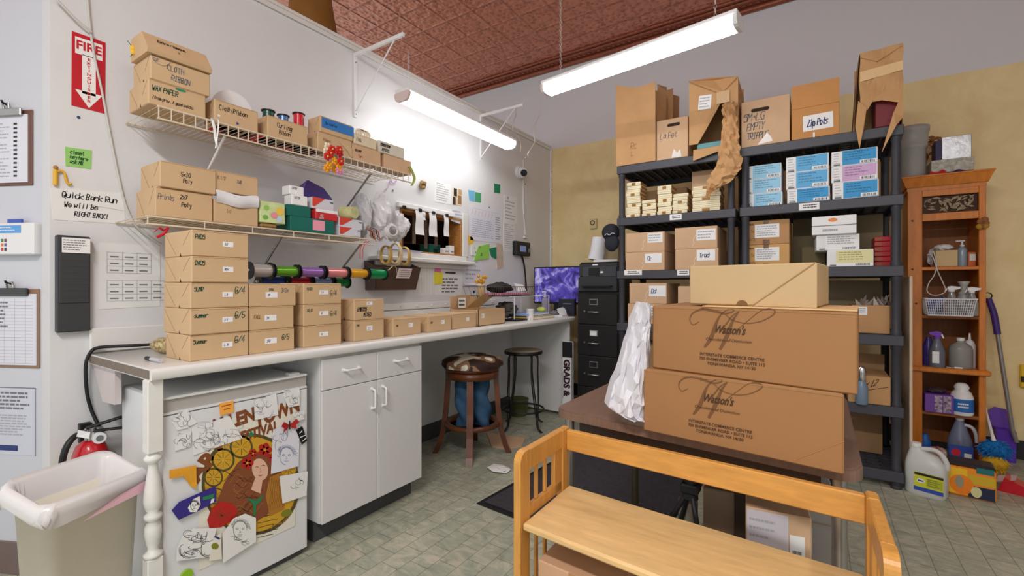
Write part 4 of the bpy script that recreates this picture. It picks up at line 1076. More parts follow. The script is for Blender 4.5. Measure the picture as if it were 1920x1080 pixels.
o.build('ribbon_curl', label='curled loose end of the emerald green ribbon', cat='ribbon')
# gold ribbon rolls
GOLD = mat('gold_ribbon', (206, 168, 96), .3, metal=.4); GOLD2 = mat('cream_gold_ribbon', (224, 204, 160), .4, metal=.15)
for i, (px, py, r, m) in enumerate(((722, 478, .058, GOLD), (740, 475, .066, GOLD2), (757, 480, .06, GOLD))):
    c = onX(px, py, .22 - .01 * i); o = MB()
    for k in (0, .012): o.tube([(c.x + r * .55 * math.cos(a), c.y + k + r * .25 * math.cos(a), c.z + r * math.sin(a)) for a in [j * math.pi / 12 for j in range(24)]], .009, m, 6, closed=True, flat=.5)
    o.build('ribbon_roll', label=('left gold', 'middle cream gold', 'right gold')[i] + ' ribbon roll hanging at the end of the spool rods', cat='ribbon', group='gold ribbon rolls by the hatch')
o = MB(); c = onX(738, 498, .23)
for a in ((-.05, -.035), (.03, -.05), (.055, .02), (-.06, .0)): o.tube(smooth([c, c + V((.01, a[0] * .5, a[1] * .3)), c + V((0, a[0], a[1]))]), .005, GOLD2, 6, flat=.25)
o.build('ribbon_tail', label='cream gold ribbon ends sprouting over the brown wall pocket', cat='ribbon')

# ================= brown wall pocket
SM = mat('smoked_brown_plastic', (82, 64, 54), .25)
a = onX(703, 543, .10); b = onX(780, 543, .10); M = frame(V((.10, a.y, a.z)), UA, NA); w = b.y - a.y; h = .155
o = MB(M); o.ext([(.012, 0, 0), (w - .012, 0, 0), (w + .03, -.02, h), (-.012, -.02, h)], (0, .008, 0), SM)
o.ext([(.0, 0, 0), (.0, .095, 0), (-.012, .095, h + .04), (-.02, -.02, h)], (.006, 0, 0), SM); o.ext([(w - .006, 0, 0), (w - .006, .095, 0), (w + .02, .095, h + .04), (w + .024, -.02, h)], (.006, 0, 0), SM)
o.box((0, 0, -.004), (w, .095, .002), SM); o.box((0, .09, 0), (w, .098, h + .04), SM)
wp = o.build('wall_pocket', label='smoked brown plastic wall pocket with pale note, beside the spools', cat='holder')
o = MB(M); o.add([(w * .44, -.019, h * .5), (w * .78, -.019, h * .5), (w * .84, -.024, h * .95), (w * .5, -.024, h * .95)], [(0, 1, 2, 3)], mat('pale_pink_paper', (226, 206, 208), .7))
for i in range(4): o.line([(w * (.49 + .012 * i), h * (.58 + .09 * i)), (w * (.77 + .01 * i), h * (.58 + .09 * i))], .003, INKG, (0, -.0245, 0))
o.build('note', wp)
o = MB(frame(V((.085, a.y + .14, OZ0 - .05)), UA, NA)); o.box((0, 0, 0), (.30, .1, .05), PAPER, .002); o.box((.0, -.004, .05), (.31, .1, .056), mat('pale_blue_card', (176, 190, 226), .5), .002)
o.build('paper_stack', label='stack of papers with blue top sheet on the hatch sill beside the bags', cat='papers')

# ================= papers on the left wall
def sheet(name, lab, cat, pts, m=PAPER, deco=None, X=.002, group=None, curl=0.):
    """a sheet pinned to the left wall; pts are its outline"""
    P = [onX(x, y, X) for x, y in pts]
    ys = [p.y for p in P]; zs_ = [p.z for p in P]; O = V((X, min(ys), min(zs_))); w = max(ys) - min(ys); h = max(zs_) - min(zs_)
    M = frame(O, UA, NA); o = MB(M)
    o.ext([(p.y - O.y, 0, p.z - O.z) for p in P], (0, X - .0001, 0), m)
    if deco: deco(o, w, h)
    if curl:
        def f(i, j): return (w * i, -.001 - curl * j * j, -.0 - curl * 1.4 * j)
        o.grid(f, 2, 5, m)
    return o.build(name, label=lab, cat=cat, group=group)
E = -.0008
SIGNR = mat('sign_red', (196, 30, 44), .4)
def fire(o, w, h):
    W_ = mat('sign_white', (240, 238, 236), .45)
    o.rect(w * .1, h * .72, w * .9, h * .945, E, W_); o.rect(w * .3, h * .2, w * .7, h * .73, E, W_)
    o.add([(w * .1, E, h * .235), (w * .5, E, h * .02), (w * .9, E, h * .235)], [(0, 1, 2)], W_)
    o.text('FIRE', (w * .5, E * 2, h * .79), h * .115, SIGNR, bold=.03, xs=.9)
    for i, ch in enumerate('EXTINGUISHER'): o.text(ch, (w * .5, E * 2, h * (.665 - .0515 * i)), h * .036, SIGNR, bold=.03, xs=1.25)
sheet('safety_sign', 'red and white FIRE EXTINGUISHER arrow sign high on the left wall', 'sign', [(135, 58), (198, 80), (197, 213), (134, 197)], SIGNR, fire, X=.003)
def gnote(o, w, h):
    for i, s_ in enumerate(('closet', 'key here', 'ask MB')): o.pen(s_, (w * .18, E, h * (.66 - .24 * i)), h * .17, INKGR, w=.0022)
sheet('sticky_note', 'green sticky note with writing, above the yellow hook cutout', 'note', [(122, 275), (172, 282), (171, 317), (123, 311)], mat('note_green', (150, 206, 110), .6), gnote)
p = [onX(x, y, .01) for x, y in ((104, 347), (104, 318), (107, 322), (114, 320), (121, 325), (124, 338), (129, 345), (134, 343))]
o = MB(); YH = mat('yellow_hook', (226, 176, 50), .45); o.tube(p[:2], .0075, YH, 8).tube(smooth(p[1:]), .0045, YH, 8); o.ball(p[1] + V((.004, 0, .008)), .0085, WOOD, 8)
o.build('yellow_hook', label='yellow hook ornament on the wall under the green note', cat='hook')
def qbr(o, w, h):
    o.pen('Quick Bank Run', (w * .14, E, h * .66), h * .16, INK, w=.0032, sp=1.2, cond=.72); o.pen('We will be', (w * .17, E, h * .40), h * .14, INK, w=.003, cond=.68); o.pen('RIGHT BACK!', (w * .3, E, h * .16), h * .13, INK, w=.003, cond=.66)
    o.line([(w * .5, h * .52), (w * .97, h * .46)], .0014, INKL, (0, E, 0))
sheet('paper_sign', 'white sheet reading Quick Bank Run, We will be right back', 'sign', [(94, 352), (232, 362), (235, 420), (101, 412)], PAPER, qbr)
def dots3(px, py, lab):
    c = onX(px, py, .0); o = MB().ball(c + V((.002, 0, 0)), .006, INKB, 8, (.5, 1, 1)); o.build('push_pin', label=lab, cat='pin')
dots3(147, 220, 'blue push pin in the wall under the fire sign')
# dark card rack
a = onX(106, 624, .03); M = frame(V((.035, a.y, a.z)), UA, NA); b = onX(170, 624, .035); w = b.y - a.y; h = onX(108, 440, .035).z - a.z
CR = mat('charcoal_rack', (58, 58, 62), .5)
o = MB(M); o.box((0, 0, 0), (w, .034, h), CR, .004)
rk = o.build('card_rack', label='tall charcoal time card rack on the left wall', cat='rack')
for i in range(8):
    z = h * (.3 + .062 * i); MB(M).box((.006, -.004 - .0006 * i, z), (w - .006, 0, z + .035), CR, .002).build('pocket', rk)
o = MB(M); o.box((.012, -.012, h * .82), (w - .004, -.0105, h * .975), LABELW); o.lines(w * .15, h * .84, w * .9, h * .96, 5, -.0126, INKG, .35, .5, 3); o.build('card', rk)
def grd(o, w, h):
    for k, z0 in ((0, .55), (1, .12)):
        nc = 3 + k
        for i in range(4): o.line([(w * .12, h * (z0 + .105 * i)), (w * (.12 + .24 * nc), h * (z0 + .105 * i))], .0015, INKL, (0, E, 0))
        for i in range(nc + 1): o.line([(w * (.12 + .24 * i), h * z0), (w * (.12 + .24 * i), h * (z0 + .315))], .0015, INKL, (0, E, 0))
        for i in range(3):
            for j in range(nc): o.rect(w * (.16 + .24 * j), h * (z0 + .03 + .105 * i), w * (.3 + .24 * j), h * (z0 + .05 + .105 * i), E, INKG)
sheet('schedule_sheet', 'white sheet with two printed grids beside the charcoal card rack', 'paper', [(187, 455), (300, 462), (300, 574), (186, 580)], PAPER, grd)

# --- around the hatch
def txt(seed, n=8, ink=INKL, hd=None):
    def f(o, w, h):
        o.lines(w * .1, h * .08, w * .92, h * (.8 if hd else .94), n, E, ink, .35, .5, seed)
        if hd: o.pen(hd, (w * .2, E, h * .84), h * .08, INK)
    return f
sheet('notice', 'faint white printed sheet above the hatch rail', 'paper', [(815, 340), (846, 346), (846, 384), (815, 378)], PAPER, txt(2))
def photo(o, w, h):
    for x0, z0, x1, z1, m in ((.0, .0, .3, .45, DARKW), (.1, .5, .45, .95, INK), (.55, .1, .95, .6, BRD), (.6, .65, 1, .95, mat('photo_tan', (190, 160, 124), .5))): o.rect(w * x0, h * z0, w * x1, h * z1, E, m)
sheet('photograph', 'small brown and cream photograph pinned right of the hatch top', 'photo', [(849, 352), (866, 355), (866, 387), (849, 383)], mat('photo_cream', (226, 206, 178), .4), photo)
sheet('sticky_note', 'blue sticky note high beside the calendar', 'note', [(878, 356), (890, 358), (890, 378), (880, 376)], mat('note_blue', (110, 176, 214), .6), group='little notes near the calendar')
sheet('sticky_note', 'green sticky note overlapping the blue one beside the calendar', 'note', [(891, 360), (902, 362), (902, 380), (891, 378)], mat('note_green2', (70, 160, 110), .6), group='little notes near the calendar')
sheet('sticky_note', 'dark green note alone above the calendar', 'note', [(927, 344), (938, 346), (938, 363), (927, 361)], mat('note_green3', (24, 130, 90), .6), group='little notes near the calendar')
def cal(o, w, h):
    o.lines(w * .08, h * .1, w * .75, h * .62, 9, E, mat('lilac_ink', (170, 170, 206), .6), .3, .2, 5)
    for i in range(7): o.line([(w * (.06 + .1 * i), h * .72), (w * (.1 + .1 * i), h * .86)], .004, mat('salmon_ink', (226, 150, 140), .6), (0, E, 0))
    o.lines(w * .8, h * .1, w * .98, h * .8, 10, E, INKG, .3, .3, 6)
    o.line([(w * .05, h * .9), (w * .95, h * .9)], .002, INKL, (0, E, 0))
sheet('calendar', 'big white wall calendar with reddish and lilac marks near the corner', 'calendar', [(880, 383), (940, 396), (938, 456), (882, 450)], PAPERB, cal)
sheet('notice', 'tall white sheet right of the calendar', 'paper', [(945, 365), (970, 370), (970, 420), (945, 416)], PAPER, txt(7, 6, INKL, 'TAX'))
sheet('notice', 'long white list hanging under the tall sheet by the card reader', 'paper', [(944, 416), (966, 419), (964, 472), (944, 470)], PAPER, txt(8, 12))
sheet('notice', 'white note with rounded corner on the frame right of the hatch', 'paper', [(846, 390), (869, 396), (869, 422), (846, 414)], PAPERB, txt(9, 4))
sheet('price_list', 'white printed list pinned left of the calendar edge', 'paper', [(869, 468), (880, 470), (880, 482), (869, 481)], PAPER, txt(10, 4))
sheet('flower_cutout', 'small orange flower cutout under the calendar corner', 'cutout', [(872, 446), (878, 441), (886, 445), (889, 452), (884, 459), (876, 458)], mat('cutout_orange', (240, 190, 70), .6))
def gl(o, w, h): o.pen('12', (w * .3, E, h * .7), h * .12, INK); o.pen('28', (w * .4, E, h * .3), h * .14, INKGR)
sheet('sticky_note', 'bright green note hanging crooked below the calendar', 'note', [(897, 462), (918, 457), (917, 485), (889, 489)], mat('note_lime', (150, 210, 90), .6), gl, X=.008)
sheet('sticky_note', 'pale white note tucked left of the bright green note', 'note', [(884, 458), (901, 464), (896, 482), (884, 478)], mat('note_white', (228, 232, 224), .6), gl, X=.006)
sheet('sticky_note', 'emerald note between the lime note and tan strip', 'note', [(918, 466), (931, 463), (931, 486), (922, 481)], mat('note_green3'  , (24, 130, 90)), X=.007)
sheet('wood_strip', 'narrow tan strip hanging right of the emerald note', 'strip', [(931, 456), (942, 458), (944, 500), (932, 505)], mat('tan_strip', (206, 186, 166), .6, var=.1), X=.006)
def att(o, w, h):
    o.rect(w * .36, h * .82, w * .74, h * .87, E, INK); rr = random.Random(9)
    for i in range(5):
        x = w * (.22 + .05 * rr.random())
        while x < w * (.7 + .12 * rr.random()): q = w * rr.uniform(.08, .18); o.rect(x, h * (.6 - .11 * i), x + q, h * (.65 - .11 * i), E, INKG); x += q + w * .03
sheet('paper_sign', 'white printed notice with bold heading under the hatch sill', 'sign', [(817, 502), (867, 510), (866, 556), (815, 552)], PAPER, att)
sheet('sticky_note', 'pink sticky note at the top of the white notice under the sill', 'note', [(817, 499), (827, 500), (827, 511), (816, 509)], mat('note_pink', (240, 120, 190), .6), X=.006)
sheet('sticky_note', 'yellow sticky note under the pink one below the sill', 'note', [(815, 510), (830, 511), (830, 532), (815, 533)], mat('note_yellow', (236, 226, 60), .6), X=.007)
def ruled(o, w, h):
    for i in range(6): o.line([(w * (.1 + .16 * i), h * .05), (w * (.1 + .16 * i), h * .95)], .0015, INKL, (0, E, 0))
sheet('notice', 'white ruled sheet right of the brown wall pocket', 'paper', [(787, 500), (813, 503), (812, 552), (782, 554)], PAPER, ruled)
sheet('notice', 'white sheet with curled bottom edge below the lime note', 'paper', [(869, 484), (905, 489), (906, 530), (870, 529)], PAPERB, txt(12, 5), curl=.014)
sheet('sticker', 'tiny black and white sticker above the peg rail', 'sticker', [(886, 545), (893, 546), (893, 553), (886, 552)], PAPER, lambda o, w, h: o.rect(w * .1, h * .4, w * .6, h, E, INK))
for i, (px, py) in enumerate(((736, 357), (867, 433), (917, 389), (985, 345))):
    dots = MB(); c = onX(px, py, .0); dots.cyl(c, c + V((.006, 0, 0)), .007, INKG, 10)
    dots.build('wall_screw', label=('dark screw in the wall above the bag heap', 'dark clip on the hatch frame left of the calendar', 'dark clip at the top of the calendar', 'screw in the wall beside the dome camera')[i], cat='screw')

# rail with order slips over the hatch
a = onX(752, 372, .03); b = onX(853, 397, .03)
o = MB(); o.box((.0, a.y - .02, OZ1 + .0), (.03, b.y, OZ1 + .035), LABELW, .003); rl = o.build('slip_rail', label='white rail with black clips along the top of the hatch', cat='rail')
for px in (757, 787, 812, 837):
    c = onX(px, 385, .03); MB().box((.03, c.y - .016, OZ1 - .012), (.042, c.y + .016, OZ1 + .012), BLACK, .003).build('clip', rl)
for i, (px, pw, py) in enumerate(((787, 15, 440), (812, 14, 443), (837, 9, 443), (797, 5, 412))):
    c = onX(px, 395, .035); d_ = onX(px + pw, 395, .035).y - c.y; zb = onX(px, py, .035).z; M = frame(V((.036 if i < 3 else .026, c.y - d_ / 2, zb)), UA, NA); o = MB(M); h = OZ1 - zb - .002; ww = d_
    o.grid(lambda i_, j_: (ww * i_ * (1.1 - .25 * j_) , .004 * math.sin(j_ * 7), h * j_), 2, 8, LABELW); o.grid(lambda i_, j_: (ww * i_ * (1.1 - .25 * j_), .0012 + .004 * math.sin(j_ * 7), h * j_), 2, 8, LABELW)
    o.build('order_slip', label=('left wide', 'middle wide', 'right narrow', 'thin short')[i] + ' white paper slip hanging from the rail in front of the hatch', cat='slip', group='white slips in the hatch')
o = MB()
for i, y in enumerate((2.42, 2.55, 2.62, 2.74, 2.86)): o.box((-.1 - .02 * i, y, OZ0 + .06 + .03 * (i % 2)), (-.095 - .02 * i, y + .035, OZ1 - .022), mat('taupe_bag', (116, 98, 84), .7, var=.1))
bk = None
for i, y in enumerate((2.42, 2.55, 2.68, 2.80)):
    MB().box((-.1, y, OZ0 + .05 + .03 * (i % 2)), (-.096, y + .035, OZ1 - .022), mat('taupe_bag', (116, 98, 84), .7, var=.1)).build('paper_strip', label=('leftmost', 'second', 'third', 'rightmost')[i] + ' dull brown strip hanging inside the hatch behind the white slips', cat='strip', group='brown strips inside the hatch')

# black card terminal
c0 = onX(968, 478, .05); c1 = onX(968, 451, .05); o = MB(); M = frame(V((.05, c0.y, c0.z)), UA, NA); w = onX(995, 470, .05).y - c0.y; h = c1.z - c0.z; o = MB(M)
o.box((0, 0, 0), (w, .05, h), BLACK, .008); tm = o.build('time_clock', label='black wall mounted time clock with small lit screen near the corner', cat='clock')
MB(M).box((w * .26, -.003, h * .28), (w * .66, 0, h * .7), mat('clock_screen', (96, 110, 150), .2, emit=.5), .001).build('screen', tm)
MB(M).ball((w * .86, -.004, h * .4), .016, INKG, 10, (1, .4, 1.5)).build('key_fob', tm)
MB().tube(smooth(pth([(977, 478), (982, 495), (985, 520), (986, 545)], .02)), .006, BLACK, 6).tube(smooth(pth([(979, 478), (984, 500), (988, 545)], .012)), .005, BLACK, 6).build('power_cord', label='black cords hanging from the wall time clock', cat='cord')
o = MB(); c = onX(985, 445, .01); o.box((0, c.y - .03, c.z - .012), (.02, c.y + .02, c.z + .014), WHITEP, .004); o.build('junction_box', label='small white box on the wall above the time clock', cat='box')
# ================= cartons and bags on the black shelving
def fcart(name, lab, cat, pl, pr, ptop, Yf, z0, d=.35, m=KR2, group=None, deco=None, h=None, bev=.003, tilt=0.):
    a = onY(pl, 540, Yf); b = onY(pr, 540, Yf); w = b.x - a.x
    if h is None: h = onY((pl + pr) / 2, ptop, Yf).z - z0
    M = frame(V((a.x, Yf, z0)), UF, NF)
    if tilt: M = M @ Matrix.Rotation(tilt, 4, 'Z')
    o = MB(M); o.box((0, 0, 0), (w, d, h), m, bev)
    if deco: deco(o, w, h)
    ob = o.build(name, label=lab, cat=cat, group=group)
    return ob, M, w, h
SF = SY + .012
def ev(f, *a): return f(*a)
# ---- top of the left unit
z6 = SZ[0] + .001
PB = mat('kraft_bag_paper', (196, 152, 104), .75, var=.06, scale=6, bump=.35, bscale=9)
PBD = mat('kraft_bag_paper_dark', (176, 134, 92), .75, var=.06, scale=6, bump=.35, bscale=9)
def paper_bag(name, lab, pl, pr, ptl, ptr, Yf, d, m, wob=.01, seed=1, grp=None):
    """standing grocery-size bag with a soft top edge and a folded gusset"""
    a = onY(pl, 300, Yf); b = onY(pr, 300, Yf); w = b.x - a.x; hl = onY(pl, ptl, Yf).z - z6; hr = onY(pr, ptr, Yf).z - z6
    M = frame(V((a.x, Yf, z6)), UF, NF); o = MB(M); rr = random.Random(seed); ph = [rr.uniform(0, 6) for _ in range(6)]
    def wv(i, j): return wob * j * (math.sin(i * 5 + ph[0]) * .6 + .4 * math.sin(i * 11 + j * 6 + ph[1])) + .003 * math.sin(j * 18 + ph[2])
    o.grid(lambda i, j: (w * i, -.002 - wv(i, j), (hl + (hr - hl) * i - .03 * math.sin(i * math.pi)) * j), 12, 14, m)
    o.grid(lambda i, j: (w * (1 - i), d + wv(i, j), (hr + (hl - hr) * i) * j), 12, 14, m)
    for x, H in ((0, hl), (w, hr)):
        s_ = -1 if x else 1
        o.grid(lambda i, j: (x + s_ * .05 * j * (1 - abs(2 * i - 1)), d * (i if x else 1 - i), H * j), 8, 10, m, smooth=False)
    o.grid(lambda i, j: (w * i, d * (1 - j), .002), 2, 2, m)
    return o, M, w, hl
o, M, w, h = paper_bag('paper_bag', '', 1155, 1229, 160, 152, SF - .015, .3, PB)
o.pen('Rc', (w * .38, -.006, h * .18), .05, KRS, w=.003); o.pen('L', (w * .4, -.006, h * .1), .04, KRS, w=.003)
o.build('paper_bag', label='tall brown paper bag at the left end of the shelving top', cat='bag', group='brown paper bags on the shelving top')
o, M, w, h = paper_bag('paper_bag', '', 1233, 1262, 158, 165, SF + .36, .2, PBD, seed=4)
o.build('paper_bag', label='brown paper bag standing behind the La Pet carton', cat='bag', group='brown paper bags on the shelving top')
SLOT = NOTCH
def handle_slot(o, x, z, w, y=-.0012):
    p = [(x - w / 2 + .012 * math.cos(a), z + .012 * math.sin(a)) for a in [math.pi / 2 + i * math.pi / 6 for i in range(7)]] + [(x + w / 2 + .012 * math.cos(a), z + .012 * math.sin(a)) for a in [-math.pi / 2 + i * math.pi / 6 for i in range(7)]]
    o.add([(a, y, b) for a, b in p], [tuple(range(len(p)))], SLOT)
def lapet(o, w, h):
    handle_slot(o, w * .55, h * .84, .07); o.pen('La Pet', (w * .12, -.0014, h * .52), .045, INKG, w=.004, cond=.6); o.pen('-', (w * .1, -.0014, h * .42), .03, INKG, w=.003)
    o.add([(w * .48, -.0014, h * .02), (w * .8, -.0014, h * .02), (w * .76, -.0014, h * .2), (w * .66, -.0014, h * .13), (w * .56, -.0014, h * .24)], [(0, 1, 2, 3, 4)], mat('clear_tape_glare', (226, 220, 214), .2))
fcart('storage_carton', 'brown carton with hand slot marked La Pet between the paper bags', 'box', 1231, 1290, 222, SF, z6, .34, KR2, 'big cartons on the shelving top', lapet)
# torn bag with hanging strip
a = onY(1292, 300, SF - .03); b = onY(1384, 300, SF - .03); w = b.x - a.x; M = frame(V((a.x, SF - .03, z6)), UF, NF)
ht = onY(1292, 152, SF - .03).z - z6; hr = onY(1384, 143, SF - .03).z - z6
o = MB(M)
KP = PB
o.add([(0, 0, .07), (.06, 0, .07), (.12, 0, .17), (w * .66, 0, ht * .62), (w * .7, 0, ht * .72), (w * .6, -.012, ht * .74), (0, 0, ht)], [(0, 1, 2, 3, 4, 5, 6)], KP)
o.add([(0, 0, ht), (w * .6, -.012, ht * .74), (w * .74, -.012, ht * .74), (w, 0, hr), (w * .45, .03, ht * 1.0)], [(0, 1, 2), (0, 2, 4), (4, 2, 3)], KP)
o.add([(w * .7, 0, ht * .72), (w * .74, -.012, ht * .74), (w, 0, hr), (w, 0, .05), (w * .95, 0, .05), (w * .86, 0, ht * .5)], [(0, 1, 2, 3, 4, 5)], KP)
for p in (((0, 0, 0), (0, .3, 0), (0, .3, ht), (0, 0, ht)), ((w, 0, 0), (w, 0, hr), (w, .3, hr * .9), (w, .3, 0)), ((0, .3, 0), (w, .3, 0), (w, .3, ht * .95), (0, .3, ht)), ((0, 0, .001), (w, 0, .001), (w, .3, .001), (0, .3, .001))): o.add(p, [(0, 1, 2, 3)], KP)
o.add([(0, 0, ht), (w, 0, hr), (w, .3, hr * .9), (0, .3, ht)], [(0, 1, 2, 3)], KP)
o.line([(.002, ht - .01), (w * .6, ht * .745), (w * .73, ht * .75), (w - .004, hr - .01)], .006, KRS, (0, -.0135, 0))
tb = o.build('torn_paper_bag', label='torn brown paper bag with a long ragged strip hanging over the left shelves', cat='bag', group='brown paper bags on the shelving top')
MB(M).box((w * .58, -.016, ht * .6), (w * .84, -.013, ht * .755), mat('pale_tape', (206, 172, 134), .3), .001).build('tape', tb)
sticker(tb, M, w * .34, ht * .66, .085, .10, None, INKL, 4, 3, rot=.08, y=-.011)
o = MB(M); rr = random.Random(8); NJ = 26; jit = [[(rr.uniform(-.007, .007), rr.uniform(-.014, .014), rr.uniform(-.006, .006)) for _ in range(9)] for _ in range(NJ + 1)]
L_ = ht * .58 + .34
LE = [(.0, .70, .97), (.15, .72, .98), (.3, .70, 1.0), (.45, .66, 1.05), (.6, .62, 1.1), (.72, .50, 1.08), (.8, .42, 1.02), (.9, .38, .92), (1.0, .40, .62)]
def tail(i, j):
    for (j0, a0_, b0_), (j1, a1_, b1_) in zip(LE, LE[1:]):
        if j0 <= j <= j1 + 1e-9: f = (j - j0) / (j1 - j0); xa = a0_ + (a1_ - a0_) * f; xb = b0_ + (b1_ - b0_) * f; break
    q = jit[round(j * NJ)][round(i * 8)]; e = 1 if i in (0, 1) else .6
    return (w * (xa + (xb - xa) * i) + q[0] * e * 1.5, -.03 - .05 * math.sin(j * 2.6) * (1 - .5 * abs(2 * i - 1)) + q[1], ht * .58 - L_ * j * (1 - .12 * i * (j > .7) * (j - .7) * 3) + q[2])
o.grid(tail, 8, NJ, KP, smooth=False); o.build('torn_strip', tb)
o = MB(M).box((.05, .02, .035), (w * .92, .28, .075), mat('teal_tray', (92, 150, 154), .5), .004); o.build('teal_box', label='flat teal box inside the torn paper bag', cat='box')
o = MB(M); o.add([(.03, -.012, -.05), (w * .72, -.012, .0), (w * .72, -.012, .03), (.03, -.004, .03)], [(0, 1, 2, 3)], KP); o.build('paper_flap', tb)
# ---- top of the right unit
def smlg(o, w, h):
    handle_slot(o, w * .4, h * .78, .085); o.pen('SM+LG', (w * .05, -.0014, h * .56), .05, INKG, w=.005, cond=.66, sp=1.15); o.pen('EMPTY', (w * .12, -.0014, h * .36), .045, INKG, w=.005, cond=.6, sp=1.2); o.pen('TRIPPLE', (w * .12, -.0014, h * .16), .042, INKG, w=.005, cond=.55, sp=1.2)
    o.add([(w * .34, -.0016, h * .02), (w * .66, -.0016, h * .06), (w * .62, -.0016, h * .16), (w * .54, -.0016, h * .26), (w * .46, -.0016, h * .16)], [(0, 1, 2, 3, 4)], mat('clear_tape_glare', (226, 220, 214), .2))
fcart('storage_carton', 'brown carton with hand slot marked SM+LG EMPTY TRIPPLE', 'box', 1390, 1481, 184, SF, z6, .36, KR2, 'big cartons on the shelving top', smlg)
ob, M, w, h = fcart('storage_carton', 'orange brown carton with white Zip label and bent up lid', 'box', 1484, 1574, 198, SF, z6, .36, mat('orange_carton', (200, 142, 84), .7, var=.05, scale=8), 'big cartons on the shelving top')
hl = .15
MB(M).box((0, .0, h), (w, .003, h + hl), mat('orange_carton', (200, 142, 84))).box((w - .003, .003, h), (w, .3, h + hl * .9), BRD).build('lid_flap', ob)
sticker(ob, M, w * .56, h * .48, .16, .10, 'Zip Pots', INKB, 0, 1, rot=-.02)
MB(M).box((w * .46, -.001, 0), (w * .5, -.0002, h * .16), LABELW).build('tape', ob)
# tall torn bag at the right end
Yb = SF - .02; a = onY(1607, 200, Yb); b = onY(1697, 200, Yb); w = b.x - a.x; M = frame(V((a.x, Yb, z6)), UF, NF); ht = onY(1612, 102, Yb).z - z6; hr = onY(1692, 82, Yb).z - z6
o = MB(M)
o.grid(lambda i, j: (w * (.05 + .9 * i) + .004 * math.sin(j * 9), -.004 - .012 * abs(math.sin(i * 5 + j * 4)), (.15 + .05 * (i > .55) - .04 * (i < .25)) * (1 - j) + (ht + (hr - ht) * i) * j), 10, 10, KP, smooth=False)
o.grid(lambda i, j: (w * (1 - i), .26, (ht + (hr - ht) * (1 - i)) * j), 6, 8, KP)
o.grid(lambda i, j: (w * .05 - .03 * (1 - j) + .0, .26 * (1 - i), ht * j), 5, 8, PBD); o.grid(lambda i, j: (w * .95 + .0, .26 * i, hr * j), 5, 8, PBD)
o.add([(w * .05, 0, ht), (w * .95, 0, hr), (w * .95, .26, hr), (w * .05, .26, ht)], [(0, 1, 2, 3)], KP)
o.line([(w * .08, ht - .03), (w * .42, ht * .84), (w * .92, hr - .02)], .004, KRS, (0, -.016, 0))
tb = o.build('torn_paper_bag', label="tall torn paper bag with taped band at the right shelving end", cat='bag', group='brown paper bags on the shelving top')
MB(M).add([(w * .06, -.016, ht * .62), (w * .95, -.016, ht * .67), (w * .95, -.016, ht * .79), (w * .06, -.016, ht * .75)], [(0, 1, 2, 3)], mat('pale_tape2', (226, 190, 140), .3)).build('tape', tb)
o = MB(M)
o.add([(w * .02, -.02, .17), (w * .2, -.02, .12), (w * .14, -.03, .0), (w * .04, -.05, -.13), (-.01, -.02, .02)], [(0, 1, 2, 3, 4)], KP)
o.add([(w * .3, -.012, .17), (w * .95, -.012, .24), (w * .95, -.02, .03), (w * .8, -.05, -.02), (w * .5, -.06, -.17), (w * .75, -.03, .06), (w * .85, -.02, .12)], [(0, 1, 6), (1, 2, 6), (2, 5, 6), (2, 3, 5), (3, 4, 5)], KP)
o.build('torn_strip', tb)
MB(M).box((w * .4, .03, .004), (w * .92, .24, .2), mat('wine_card', (120, 30, 40)), .004).build('wine_box', label='dark red box showing through the tear of the tall paper bag', cat='box')

# ---- second shelf, left: little cream boxes in piles
CRM = mat('cream_card', (240, 228, 192), .5, var=.03, scale=9); GLD = mat('gold_seal', (150, 106, 44), .4, metal=.3); KBX = mat('kraft_side', (168, 112, 62), .7)
z5 = SZ[1] + .001; n_ = 0
piles = (('first pile from the left', 1174, 1200, 10, 343), ('second, low pile', 1203, 1229, 5, 376), ('third pile', 1232, 1258, 7, 349), ('fourth pile', 1261, 1289, 6, 364), ('fifth, widest pile beside the torn strip', 1298, 1350, 7, 350))
ords = ('bottom', 'second', 'third', 'fourth', 'fifth', 'sixth', 'seventh', 'eighth', 'ninth', 'tenth')
rr = random.Random(4)
for nm, pl, pr, cnt, top in piles:
    a = onY(pl, 400, SF + .02); b = onY(pr, 400, SF + .02); w = b.x - a.x; H = onY(pl, top, SF + .02).z - z5; h = H / cnt
    for i in range(cnt):
        dx = rr.uniform(-.005, .005); dy = rr.uniform(0, .012)
        M = frame(V((a.x + dx, SF + .02 + dy, z5 + i * h)), UF, NF); o = MB(M)
        o.box((0, 0, 0), (w, .16, h - .0012), CRM, .003); o.rect(.003, h * .44, w - .003, h * .5, -.0008, INKL)
        o.box((w - .0006, .012, .003), (w + .0004, .156, h - .004), KBX)
        if i % 3 == 0: o.rect(w * .36, h * .1, w * .64, h * .8, -.0012, GLD)
        where = 'bottom' if i == 0 else 'topmost' if i == cnt - 1 else ords[i] + ' from the bottom'
        o.build('cream_box', label='%s flat cream box in the %s' % (where, nm), cat='box', group='flat cream boxes on the second shelf')
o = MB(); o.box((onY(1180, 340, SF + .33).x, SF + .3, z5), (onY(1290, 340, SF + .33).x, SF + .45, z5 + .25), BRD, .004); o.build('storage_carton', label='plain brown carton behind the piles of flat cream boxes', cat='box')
o = MB(); o.box((onY(1297, 340, SF + .2).x, SF + .2, z5), (onY(1352, 340, SF + .2).x, SF + .3, z5 + .34), KR2, .004)
o.build('storage_carton', label='brown carton standing behind the widest pile of cream boxes', cat='box')

